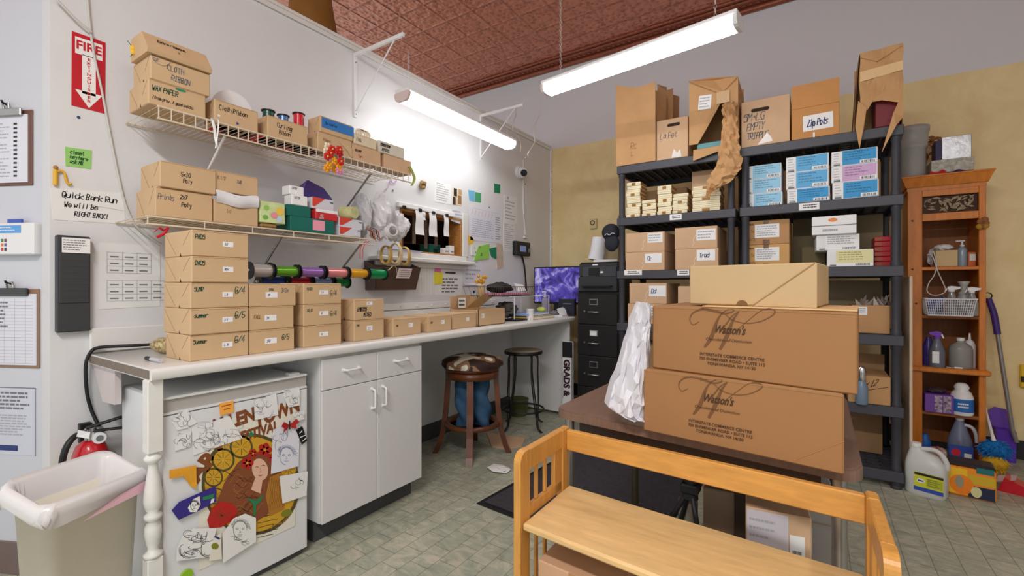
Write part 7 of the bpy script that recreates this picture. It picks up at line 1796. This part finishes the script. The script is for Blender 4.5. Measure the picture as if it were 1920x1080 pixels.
heap('dark_bag', 'dark grey bag under the wire rack on the counter', V((.36, ya + .1, DZ + .085)), (.085, .10, .062), mat('dark_grey_bag', (84, 80, 76), .5, var=.3, scale=20), 71, 22)
o = MB(); o.box((.40, ya - .02, DZ), (.54, ya + .2, DZ + .014), BLACK, .004); o.build('keyboard_tray', label='thin black tray on the counter in front of the dark bag', cat='tray')
# cup, books, sanitizer, papers
c = onX(994, 590, .55); o = MB(); o.lathe([(.028, DZ), (.034, DZ + .09), (.036, DZ + .092), (.033, DZ + .092), (.026, DZ + .006), (.001, DZ + .006)], LABELW, (c.x, c.y, 0), 20); o.build('paper_cup', label='white paper cup on the counter beside the colored books', cat='cup')
z = DZ
for i, (nm, col, hh, l0, l1) in enumerate((('orange yellow', (226, 180, 80), .024, 995, 1040), ('green', (110, 140, 110), .008, 996, 1034), ('pale blue', (150, 176, 220), .02, 994, 1032))):
    a = onX(l0, 590, .57); b = onX(l1, 590, .57); o = MB(); o.box((.38 - .01 * i, a.y, z), (.57 - .006 * i, b.y, z + hh), mat('book_%d' % i, col, .5), .002); o.box((.385, a.y + .004, z + hh * .2), (.5702 - .006 * i, b.y - .004, z + hh * .8), PAPER)
    o.build('book', label=nm + ' book in the flat stack at the far counter end', cat='book', group='flat books at the counter end'); z += hh + .0005
c = onX(1015, 575, .5); o = MB(); o.ball((c.x, c.y, z + .022), .04, mat('lime_rubber', (200, 216, 100), .4), 16, (1, 1, .6)); o.build('lime_ball', label='lime green rounded gadget sitting on the stacked books', cat='gadget')
pump('clear hand sanitizer pump bottle behind the lime green gadget', 1022, 3.84, DZ, .032, .2, mat('lilac_clear', (196, 190, 214), .15, trans=.5), WHITEP)
o = MB(); c = onX(1056, 590, .56); o.add([c + V(p) for p in ((0, -.05, -.02), (.01, .06, -.01), (-.06, .16, .07), (-.08, .02, .05))], [(0, 1, 2, 3)], PAPER); o.ext([V((c.x + .02, c.y - .06, DZ)), V((c.x + .02, c.y + .06, DZ)), V((c.x - .1, c.y + .06, DZ)), V((c.x - .1, c.y - .06, DZ))], (0, 0, .012), PAPERB); o.build('folded_papers', label='folded white papers at the counter corner beside the filing cabinet', cat='papers')
heap('cable_bundle', 'grey bundle lying on the books beside the folded papers', V((.47, onX(1036, 590, .47).y + .03, DZ + .026)), (.04, .06, .024), mat('grey_bundle', (130, 126, 128), .5), 81, 16)
# near end of the counter: marker and gold packet, black cable
c = onZ(288, 674, CZ + .008); t = thing('marker_pen', 'grey marker pen with black cap on the near counter end', 'pen', (c.x, c.y, CZ)); d_ = (onZ(308, 678, CZ + .008) - onZ(272, 671, CZ + .008)).normalized()
MB().cyl(c - d_ * .02, c + d_ * .06, .0078, mat('marker_grey', (190, 190, 196), .4), 12).build('barrel', t); MB().cyl(c - d_ * .062, c - d_ * .02, .0078, BLACK, 12).build('cap', t)
c = onZ(298, 664, CZ); o = MB(); GS = mat('gold_foil', (140, 106, 40), .3, metal=.5, c2=(232, 214, 170), scale=70, stretch=(1, 3, 1))
Mg = yawM((c.x, c.y + .02, CZ + .0005), .25); o = MB(Mg)
o.grid(lambda i, j: (-.05 + .1 * i, (.032 - .008 * abs(i - .5)) * math.cos(j * 6.283), .034 + .034 * math.sin(j * 6.283) * (1 - .5 * (2 * i - 1) ** 4)), 10, 14, GS); o.build('gold_packet', label='gold striped cellophane packet lying at the corner of the first stack', cat='packet')
p = [onX(283, 646, .12), onX(245, 648, .10), onX(205, 650, .06), onX(184, 652, .035), onX(171, 659, .035), onX(161, 684, .035), onX(163, 735, .03), onX(172, 770, .03), onX(186, 800, .05)]; o = MB().tube(smooth(p), .0065, BLACK, 8); o.build('black_cable', label='thick black cable curving off the counter down to the extinguisher', cat='cable')

# ================= waste bin and fire extinguisher
BINM = mat('beige_bin', (228, 220, 204), .45, var=.03, scale=6)
LIN = mat('bin_liner', (226, 223, 222), .25, var=.02, scale=9, spec=.5)
fl = onZ(98, 950, .53); ang = math.atan2(.255, -.12) - math.pi / 2
u = V((-.35, .937, 0)).normalized(); fl = V((.645, .368, 0)); n_ = V((u.y, -u.x, 0)); M = frame(fl, u, n_); W, D, H = .28, .16, .55
t = thing('waste_bin', 'beige slim waste bin with white liner beside the turned counter leg', 'bin', M @ V((W / 2, D / 2, 0)))
def rr_ring(w0, w1, d0, d1, z, r=.035, n=6):
    q = []
    for cx_, cy_, a0_ in ((w1 - r, d0 + r, -90), (w1 - r, d1 - r, 0), (w0 + r, d1 - r, 90), (w0 + r, d0 + r, 180)):
        for k in range(n + 1): a = math.radians(a0_ + 90 * k / n); q.append((cx_ + r * math.cos(a), cy_ + r * math.sin(a), z))
    return q
def loft(o, rings, m, smooth_=True, cap=True):
    n = len(rings[0]); vs = sum(rings, []); o.add(vs, [(k * n + i, k * n + (i + 1) % n, (k + 1) * n + (i + 1) % n, (k + 1) * n + i) for k in range(len(rings) - 1) for i in range(n)], m, smooth_)
    if cap: o.add(rings[0], [tuple(range(n - 1, -1, -1))], m)
o = MB(M); loft(o, [rr_ring(.02, W - .02, .02, D - .02, 0), rr_ring(.0, W, .0, D, H - .03), rr_ring(-.006, W + .006, -.006, D + .006, H - .03), rr_ring(-.006, W + .006, -.006, D + .006, H)], BINM); o.build('body', t)
o = MB(M); rr = random.Random(23)
def wav(ring, a, zz): 
    return [(p[0] + (p[0] - W / 2) / W * rr.uniform(-a, a) * 2, p[1] + (p[1] - D / 2) / D * rr.uniform(-a, a) * 2, p[2] + rr.uniform(-zz, zz)) for p in ring]
def tip(ring): return [(p[0], p[1] + .02 * max(0, p[1] / D - .5), p[2] + .07 * max(0, p[1] / D - .3)) for p in ring]
loft(o, [tip(q) for q in (lambda *a: a)(wav(rr_ring(-.012, W + .012, -.012, D + .012, H - .058), .014, .016), wav(rr_ring(-.022, W + .022, -.022, D + .022, H - .03), .010, .006), wav(rr_ring(-.016, W + .016, -.016, D + .016, H - .01), .006, .003), rr_ring(-.008, W + .008, -.008, D + .008, H + .008), wav(rr_ring(.004, W - .004, .004, D - .004, H - .002), .003, .003), wav(rr_ring(.012, W - .012, .012, D - .012, H - .12), .01, .0), wav(rr_ring(.03, W - .03, .03, D - .03, H - .3), .014, .0))], LIN, True, False)
o.add(rr_ring(.03, W - .03, .03, D - .03, H - .3), [tuple(range(28))], LIN)
o.build('liner', t)
MB(M).add([(W * .25, -.03, H - .075), (W * .98, -.032, H - .06), (W * 1.0, -.034, H - .02), (W * .6, -.034, H - .04)], [(0, 1, 2, 3)], mat('pink_liner_tie', (236, 190, 204), .4)).build('drawstring', t)
EXR = mat('extinguisher_red', (190, 22, 34), .3, coat=.4)
c = onX(170, 840, .085); t = thing('fire_extinguisher', 'red fire extinguisher with black handle and hose behind the waste bin', 'extinguisher', (c.x, c.y, .12)); zt_ = onX(170, 826, .085).z
o = MB(); o.lathe([(.05, .12), (.057, .135), (.057, zt_ - .05), (.045, zt_ - .015), (.022, zt_ + .005)], EXR, (.085, c.y, 0), 24); o.build('cylinder', t)
o = MB(); o.tube([(.085, c.y, zt_ + .0), (.085, c.y, zt_ + .05)], .02, CHROME, 14); o.build('valve', t)
hd = (onX(218, 794, .12) - onX(178, 806, .10)).normalized()
o = MB(); a = V((.09, c.y, zt_ + .055)); o.tube([a - V((0, .015, .0)), a + V((.03, .09, .025))], .011, BLACK, 8, flat=.6); o.tube([a - V((0, .015, .015)), a + V((.035, .10, -.02))], .010, BLACK, 8, flat=.6); o.build('handle', t)
o = MB(); o.tube(smooth([(.085, c.y - .015, zt_ + .035), (.10, c.y - .055, zt_ + .03), (.115, c.y - .085, zt_ - .02), (.11, c.y - .09, zt_ - .12), (.1, c.y - .07, zt_ - .3)]), .0115, BLACK, 10); o.build('hose', t)
o = MB(); o.lathe([(.0575, zt_ - .17), (.0575, zt_ - .06)], mat('extinguisher_label', (226, 206, 60), .4), (.085, c.y, 0), 24); o.build('label', t)
o = MB(); o.tube([(.105, c.y + .018, zt_ + .012), (.125, c.y + .018, zt_ + .012)], .022, LABELW, 16); o.tube([(.1255, c.y + .018, zt_ + .012), (.127, c.y + .018, zt_ + .012)], .012, INKG, 12); o.build('gauge', t)
o = MB(); o.add([(.13, c.y - .012, zt_ + .045), (.12, c.y - .045, zt_ + .06), (.115, c.y - .05, zt_ + .035), (.13, c.y - .017, zt_ + .02)], [(0, 1, 2, 3)], LABELW); o.build('inspection_tag', t)
MB().box((.0, c.y - .02, zt_ - .02), (.03, c.y + .02, zt_ + .06), BLACK, .003).build('wall_hook', t)

# ================= angled wall: clipboards, wall box, notice
def onC(px, py, off=0.):
    d = ray(px, py); n0 = AN; A = A0 + AN * off; return CAM + d * ((A - CAM).dot(n0) / d.dot(n0))
def cbox(name, lab, cat, px0, py0, px1, py1, th, m, bev=.003, off=.0, parent=None):
    a = onC(px0, py1, off + th); b = onC(px1, py0, off + th); w = (V((b.x - a.x, b.y - a.y, 0))).length; M = frame(a, -AD, AN); h = b.z - a.z
    o = MB(M); o.box((0, 0, 0), (w, th, h), m, bev); return o, M, w, h
CLIPB = mat('clipboard_brown', (112, 74, 62), .5, var=.06)
for i, (x0_, y0_, x1_, y1_, lab, bm) in enumerate(((-40, 205, 60, 350, 'upper brown clipboard with typed list hanging on the angled wall', CLIPB), (-40, 542, 73, 688, 'lower brown clipboard with ruled form hanging on the angled wall', mat('hardboard_brown', (150, 116, 92), .6, var=.08)))):
    o, M, w, h = cbox('', '', '', x0_, y0_, x1_, y1_, .006, bm, .002)
    cb = o.build('clipboard', label=lab, cat='clipboard', group='clipboards on the angled wall')
    P = MB(M); P.box((.01, -.004, .012), (w * (.93 if i == 0 else .97) - .0, -.0002, h - .02), PAPERB)
    if i == 0:
        P.lines(w * .05, .03, w * .62, h - .05, 16, -.0046, INKL, .3, .4, 5); P.lines(w * .68, .03, w * .75, h - .05, 13, -.0046, INK, .45, .1, 6)
    else:
        for k in range(20): P.line([(.02, .02 + k * (h - .06) / 20), (w * .92, .02 + k * (h - .06) / 20)], .001, INKL, (0, -.0046, 0))
        for x in (.45, .62, .8): P.line([(w * x, .02), (w * x, h - .04)], .001, INKL, (0, -.0046, 0))
        P.lines(w * .2, h * .5, w * .55, h * .85, 7, -.0046, INKG, .4, .4, 3)
    P.build('paper', cb)
    o = MB(M); o.box((w * .3, -.016, h - .028), (w * .86, -.0045, h + .004), STEEL if i == 0 else mat('dark_clip', (70, 70, 72), .35, metal=.5), .003)
    o.tube([(w * .52, -.008, h), (w * .52, -.012, h + .025), (w * .62, -.012, h + .028), (w * .62, -.008, h)], .004, STEEL, 6); o.build('clip', cb)
    o = MB(M); o.tube([(w * .55, .004, h + .02), (w * .55, -.02, h + .028), (w * .55, -.022, h + .036)], .004, BLACKM, 6); o.build('nail', label=('upper', 'lower')[i] + ' dark nail holding a clipboard on the angled wall', cat='nail')
o, M, w, h = cbox('', '', '', -40, 417, 62, 478, .035, WHITEP, .004); wb = o.build('wall_dispenser', label='white wall box with blue strip between the two clipboards', cat='box')
L = MB(M); L.rect(w * .2, h * .68, w * .78, h * .92, -.001, mat('sky_label', (90, 160, 226), .4)); L.lines(w * .4, h * .72, w * .7, h * .88, 2, -.0015, LABELW, .3, .3, 2)
for k, c_ in enumerate(((200, 60, 60), (60, 60, 60), (220, 120, 40), (90, 90, 160), (60, 130, 80), (120, 70, 60))): L.rect(w * (.42 + .06 * (k % 2)), h * (.12 + .14 * (k // 2)), w * (.46 + .06 * (k % 2)), h * (.22 + .14 * (k // 2)), -.001, mat('swatch_%d' % k, c_, .5))
L.build('front_label', wb); MB(M).box((w * .5, .005, h), (w * .75, .015, h + .016), mat('blue_tab', (60, 90, 180), .4), .001).build('tab', wb)
o, M, w, h = cbox('', '', '', -30, 727, 67, 850, .002, mat('notice_lilac', (206, 209, 222), .6), .0)
for x0_, z0_, x1_, z1_ in ((0, 0, .006, h), (w - .004, 0, w, h), (0, h - .004, w, h)): o.rect(x0_, z0_, x1_, z1_, -.0008, INKG)
o.lines(w * .06, h * .66, w * .9, h * .94, 5, -.0008, INKG, .5, .3, 4); o.lines(w * .06, h * .28, w * .92, h * .6, 8, -.0008, INKL, .45, .3, 7); o.rect(w * .05, h * .06, w * .66, h * .14, -.0008, INKB); o.build('notice', label='pale blue printed notice with dark border low on the angled wall', cat='paper')
# ================= papers and magnets on the fridge door
FPX = fx + .0005; LAY = [0]
def art(name, lab, cat, pts, m, deco=None, lift=None, group=None, th=.0006):
    """an outline pinned flat on the fridge door"""
    LAY[0] += 1; X = FPX + (lift if lift is not None else .0009 * LAY[0])
    P = [onX(x, y, X) for x, y in pts]; O = V((X, min(p.y for p in P), min(p.z for p in P))); M = frame(O, UA, NA)
    def c(px, py): q = onX(px, py, X); return (q.y - O.y, q.z - O.z)
    o = MB(M); o.ext([(p.y - O.y, 0, p.z - O.z) for p in P], (0, th, 0), m)
    if deco: deco(o, c)
    return o.build(name, label=lab, cat=cat, group=group)
def px_poly(o, c, pts, m, y): o.add([(a, y, b) for a, b in (c(*p) for p in pts)], [tuple(range(len(pts)))], m)
def ell(cx_, cy_, rx, ry, n=18, rot=0.): return [(cx_ + rx * math.cos(a) * math.cos(rot) - ry * math.sin(a) * math.sin(rot), cy_ + rx * math.cos(a) * math.sin(rot) + ry * math.sin(a) * math.cos(rot)) for a in [-i * 2 * math.pi / n for i in range(n)]]
def px_line(o, c, pts, w, m, y): o.line([c(*p) for p in pts], w, m, (0, y, 0))
def scrib(x0, y0, x1, y1, n, seed, m=None, w=.0013):
    def f(o, c):
        r = random.Random(seed); mm = m or INKL
        for i in range(n):
            a = r.uniform(0, 6.28); cx_ = r.uniform(x0, x1); cy_ = r.uniform(y0, y1); rx = r.uniform(3, (x1 - x0) * .3); ry = r.uniform(3, (y1 - y0) * .3); s = r.uniform(1.5, 5)
            px_line(o, c, [(cx_ + rx * math.cos(a + t * s / 8), cy_ + ry * math.sin(a + t * s / 8)) for t in range(9)], w, (mm, INKG)[i % 4 == 0], -.0009)
    return f
def face_sketch(cx_, cy_, r, ink, seed, ex=0):
    def f(o, c):
        px_line(o, c, ell(cx_, cy_, r * .75, r)[:14], .0016, ink, -.0009)
        for s in (-1, 1): px_line(o, c, ell(cx_ + s * r * .32, cy_ - r * .1, r * .14, r * .09, 10) , .0014, ink, -.0009)
        px_line(o, c, [(cx_ - 1, cy_ + r * .05), (cx_ + r * .08, cy_ + r * .3), (cx_ - r * .08, cy_ + r * .32)], .0012, ink, -.0009); px_line(o, c, [(cx_ - r * .25, cy_ + r * .55), (cx_, cy_ + r * .6), (cx_ + r * .25, cy_ + r * .52)], .0014, ink, -.0009)
        rr_ = random.Random(seed)
        for i in range(16): a = -2.9 + i * .17; px_line(o, c, [(cx_ + r * .8 * math.cos(a), cy_ + r * .9 * math.sin(a)), (cx_ + r * 1.15 * math.cos(a + .3), cy_ + r * 1.25 * math.sin(a + .3))], .0016, ink, -.0009)
        if ex: scrib(cx_ - r, cy_ + r * .8, cx_ + r, cy_ + r * 1.8, 7, seed, ink)(o, c)
    return f
A_ = {k: mat('poster_' + k, v, .45) for k, v in dict(mustard=(206, 160, 44), olive=(86, 78, 44), brown=(112, 62, 36), hair=(134, 76, 46), gold=(176, 122, 44), skin=(226, 184, 158), red=(186, 36, 32), leaf=(40, 130, 80), letter=(132, 74, 40), dark=(56, 40, 34)).items()}
def poster(o, c):
    y = -.0008
    def L(txt, px, py, hpx, ang, m=A_['letter'], xs=1.):
        a = math.radians(ang); k = 2.0 / 860
        q = c(px, py); u = V((math.cos(a), 0, math.sin(a))); v = V((-math.sin(a), 0, math.cos(a))); o.text(txt, (q[0], y - .0004, q[1]), hpx * k, m, u=u, v=v, bold=.05, xs=xs)
    px_poly(o, c, ell(470, 908, 92, 96, 36, -.25), A_['olive'], y); px_poly(o, c, ell(470, 908, 86, 90, 36, -.25), A_['mustard'], y - .0002)
    for q, r in (((418, 862), 22), ((452, 838), 22), ((400, 895), 18), ((530, 850), 20), ((540, 880), 18), ((405, 930), 16)):
        px_poly(o, c, ell(*q, r, r), A_['olive'], y - .0004); px_poly(o, c, ell(*q, r * .82, r * .82), A_['mustard'], y - .0006)
        for k in range(8): a = k * .785; px_line(o, c, [(q[0] + r * .2 * math.cos(a), q[1] + r * .2 * math.sin(a)), (q[0] + r * .7 * math.cos(a), q[1] + r * .7 * math.sin(a))], .0016, A_['dark'], y - .0008)
    px_poly(o, c, [(445, 868), (470, 848), (500, 846), (520, 866), (524, 900), (535, 940), (500, 965), (470, 985), (425, 975), (405, 945), (420, 905)], A_['hair'], y - .001)
    px_poly(o, c, [(505, 895), (528, 885), (538, 920), (532, 955), (505, 968), (498, 930)], A_['gold'], y - .0012)
    rr_ = random.Random(2)
    for i in range(26):
        x0_ = rr_.uniform(412, 470); y0_ = rr_.uniform(890, 960); px_line(o, c, [(x0_ + t * 5, y0_ + 7 * math.sin(t * .9 + i) - t * 1.5) for t in range(6)], .0016, (A_['dark'], A_['gold'])[i % 3 == 0], y - .0013)
    for i in range(9): px_line(o, c, [(504 + i * 3.5, 895 + i), (508 + i * 3.2, 925), (502 + i * 3.4, 958 - i)], .0014, A_['brown'], y - .0014)
    px_poly(o, c, ell(487, 880, 15, 21, 18, -.2), A_['skin'], y - .0016); px_poly(o, c, [(478, 896), (492, 898), (488, 925), (470, 918)], A_['skin'], y - .0015)
    for q in ((481, 876), (493, 873)): px_line(o, c, [(q[0] - 3, q[1]), (q[0], q[1] - 1.5), (q[0] + 3, q[1])], .002, A_['dark'], y - .0018)
    px_line(o, c, [(484, 891), (488, 892), (492, 890)], .0026, A_['red'], y - .0018); px_line(o, c, [(487, 877), (489, 884), (486, 885)], .0012, A_['brown'], y - .0018)
    for q, r in (((463, 868), 11), ((496, 843), 12), ((474, 850), 8), ((512, 858), 9)):
        for k in range(5): px_poly(o, c, ell(q[0] + r * .6 * math.cos(k * 1.257), q[1] + r * .6 * math.sin(k * 1.257), r * .5, r * .5, 10), A_['red'], y - .002)
        px_poly(o, c, ell(*q, r * .25, r * .25, 8), A_['mustard'], y - .0022)
    px_poly(o, c, [(388, 975), (396, 952), (414, 940), (436, 944), (446, 958), (436, 975), (414, 988), (392, 990)], A_['red'], y - .002)
    for i in range(14): a = i * .45; px_line(o, c, [(415, 966), (415 + 22 * math.cos(a), 966 + 17 * math.sin(a))], .0014, A_['brown'], y - .0022)
    px_poly(o, c, [(462, 932), (478, 938), (496, 926), (486, 942), (480, 946), (478, 968), (474, 966), (474, 946)], A_['leaf'], y - .0024)
    L('ALLEN', 438, 800, 22, 6, xs=.8); L('TOWN', 522, 784, 24, 8, xs=.75); L('FESTIVAL', 484, 818, 17, 3, xs=.75); L('ART', 400, 868, 24, 46)
    px_poly(o, c, [(470, 806), (476, 817), (465, 818)], A_['leaf'], y - .0026)
    for i in range(5): px_line(o, c, [(483, 972 + i * 9), (512 + (i % 2) * 8, 963 + i * 9.5)], .004 if i < 1 else .0022, A_['dark'], y - .0005)
    px_poly(o, c, ell(537, 962, 11, 7, 12, -.4), mat('poster_moss', (130, 130, 40), .5), y - .0006); px_line(o, c, [(540, 968), (530, 980), (512, 984), (508, 990)], .004, A_['gold'], y - .0006)
art('poster', 'large cream poster with round gold flower medallion on the fridge door', 'poster', [(373, 804), (560, 748), (553, 986), (373, 1070)], mat('poster_cream', (230, 226, 212), .5), poster)
art('drawing', 'white cut out pencil sketch high at the left of the fridge door', 'drawing', [(322, 790), (330, 778), (352, 767), (361, 782), (370, 792), (350, 803), (332, 807)], PAPER, scrib(330, 776, 360, 800, 9, 1))
art('drawing', 'small white pencil sketch below the highest left one on the fridge', 'drawing', [(326, 820), (358, 808), (358, 837), (328, 846)], PAPER, scrib(330, 816, 354, 838, 9, 2))
art('drawing', 'wide white pencil sketch overlapping the upper left of the poster', 'drawing', [(360, 803), (430, 780), (455, 822), (362, 854)], PAPER, scrib(372, 795, 440, 838, 26, 3))
def osn(o, c): px_line(o, c, [(416, 762), (424, 760), (433, 758)], .003, mat('dark_orange_ink', (150, 70, 20), .6), -.0009); px_line(o, c, [(420, 768), (431, 765)], .003, mat('dark_orange_ink', (150, 70, 20)), -.0009)
art('sticky_note', 'orange sticky note at the top of the fridge door', 'note', [(411, 757), (438, 751), (438, 773), (413, 779)], mat('note_orange', (246, 170, 70), .6), osn)
art('drawing', 'white pencil sketch covering the poster top, right of the orange note', 'drawing', [(476, 752), (518, 737), (522, 778), (478, 788)], PAPER, scrib(482, 748, 514, 780, 12, 4))
art('drawing', 'white pencil sketch in the top right corner of the fridge door', 'drawing', [(530, 738), (548, 728), (562, 728), (562, 760), (541, 764)], PAPER, scrib(535, 735, 558, 756, 10, 5))
art('drawing', 'tall white sheet with bluish sketch covering the right side of the poster', 'drawing', [(512, 806), (545, 792), (562, 800), (560, 874), (508, 889)], PAPERB, lambda o, c: (face_sketch(537, 855, 17, mat('slate_ink', (110, 122, 160), .6), 6)(o, c), scrib(515, 808, 540, 850, 9, 7, mat('slate_ink', (110, 122, 160)))(o, c)))
art('drawing', 'white signed sheet with curled corner at the right edge of the fridge door', 'drawing', [(524, 893), (577, 884), (575, 929), (530, 944)], PAPER, scrib(545, 895, 568, 920, 6, 8, INK))
art('drawing', 'small white folded paper right of the butterfly magnet', 'drawing', [(548, 775), (570, 770), (570, 786), (556, 790)], PAPER, scrib(552, 774, 566, 784, 4, 9))
# butterfly magnet
c0_ = onX(543, 797, FPX + .016); t = thing('butterfly_magnet', 'red butterfly magnet on the fridge door', 'magnet', c0_)
BUT = mat('butterfly_red', (176, 44, 44), .4)
for s in (-1, 1):
    MB(frame(c0_, UA, NA)).ext([(0, 0, 0), (s * .028, -.006, .022), (s * .04, -.007, .004), (s * .026, -.005, -.006), (s * .03, -.005, -.024), (s * .008, 0, -.014)], (0, .0015, 0), BUT).build('wing', t)
MB().tube([c0_ + V((0, 0, .018)), c0_ - V((0, 0, .018))], .003, BLACK, 6).build('body', t)
def mot(o, c): px_line(o, c, [(562, 812), (566, 808)], .004, LABELW, -.0009); px_line(o, c, [(563, 820), (572, 816)], .004, LABELW, -.0009); px_line(o, c, [(567, 827), (573, 822)], .004, LABELW, -.0009)
art('magnet_strip', 'black magnet strip with white marks at the right fridge edge', 'magnet', [(555, 806), (567, 799), (576, 826), (566, 834)], BLACK, mot)
art('orange_cutout', 'orange bracket shaped cutout at the left of the fridge door', 'cutout', [(318, 882), (368, 872), (369, 916), (358, 912), (344, 892), (330, 896), (318, 898)], mat('cutout_amber', (226, 160, 44), .5, var=.1, scale=40))
def pst(o, c):
    px_poly(o, c, [(352, 952), (362, 936), (374, 930), (376, 946), (368, 960), (356, 960)], PAPER, -.0009); face_sketch(364, 948, 9, INKB, 5)(o, c)
    px_poly(o, c, [(380, 932), (402, 925), (400, 934), (380, 938)], A_['leaf'], -.0009); px_poly(o, c, [(396, 936), (402, 934), (400, 942), (394, 944)], PAPER, -.001)
art('sticker_strip', 'violet strip sticker with pale drawn face at the left of the poster', 'sticker', [(322, 957), (336, 941), (404, 911), (406, 940), (372, 958), (335, 975)], mat('violet_sticker', (56, 44, 130), .45), pst)
art('drawing', 'white cartoon doodle sheet at the lower left of the fridge door', 'drawing', [(330, 1052), (332, 1028), (342, 1006), (362, 991), (406, 990), (394, 1044)], PAPER, scrib(340, 1000, 390, 1042, 22, 11, INKG, .0018))
art('drawing', 'pencil portrait sheet low on the fridge in front of the poster', 'drawing', [(418, 1000), (438, 972), (460, 963), (480, 971), (480, 1016), (418, 1056)], PAPER, face_sketch(450, 993, 17, INKG, 12, 1))
art('leaflet', 'pale leaflet with mossy mark between the doodle and the portrait sheet', 'leaflet', [(400, 1008), (414, 1000), (416, 1048), (392, 1052)], mat('poster_cream', (230, 226, 212)), lambda o, c: (px_poly(o, c, ell(403, 1024, 7, 6, 12), mat('poster_moss', (130, 130, 40)), -.0009), px_line(o, c, [(403, 1006), (411, 1010)], .006, INKB, -.0009)))
q = onX(349, 1077, FPX + .001); MB().tube([q, q + V((.01, 0, 0))], .019, mat('lime_magnet', (140, 190, 40), .4), 18).build('round_magnet', label='lime green round magnet near the bottom of the fridge door', cat='magnet')
# ================= camera, light, world
cam = bpy.data.cameras.new('camera'); co = bpy.data.objects.new('camera', cam); C.objects.link(co)
cam.sensor_width = 36; cam.sensor_fit = 'HORIZONTAL'; cam.lens = F / 1920 * 36; cam.shift_y = -(540 - HY) / 1920; cam.clip_start = .05
fw = V((-SI, CO, 0)); rt = V((CO, SI, 0)); up = V((0, 0, 1))
M = Matrix((rt, up, -fw)).transposed().to_4x4(); M.translation = CAM; co.matrix_world = M
bpy.context.scene.camera = co
def area(name, loc, rot, sx, sy, power, col=(1, .99, .97)):
    l = bpy.data.lights.new(name, 'AREA'); l.shape = 'RECTANGLE'; l.size = sx; l.size_y = sy; l.energy = power; l.color = col
    o = bpy.data.objects.new(name, l); C.objects.link(o); o.location = loc; o.rotation_euler = rot; return o
area('fill_lamp', (2.2, -.75, 3.0), (math.radians(20), 0, 0), 1.25, .15, 60)  # unseen fill light added behind the camera to brighten the room
area('fill_lamp', (3.9, .3, 3.0), (0, math.radians(12), 0), .15, 1.25, 14)  # second added fill light, weaker, out of view to the right
w = bpy.data.worlds.new('world'); bpy.context.scene.world = w; w.use_nodes = True
w.node_tree.nodes['Background'].inputs[0].default_value = (.97, .985, 1, 1); w.node_tree.nodes['Background'].inputs[1].default_value = .95
vs = bpy.context.scene.view_settings; vs.view_transform = 'Standard'; vs.look = 'None'; vs.gamma = 1; vs.exposure = 0.10; vs.use_curve_mapping = False
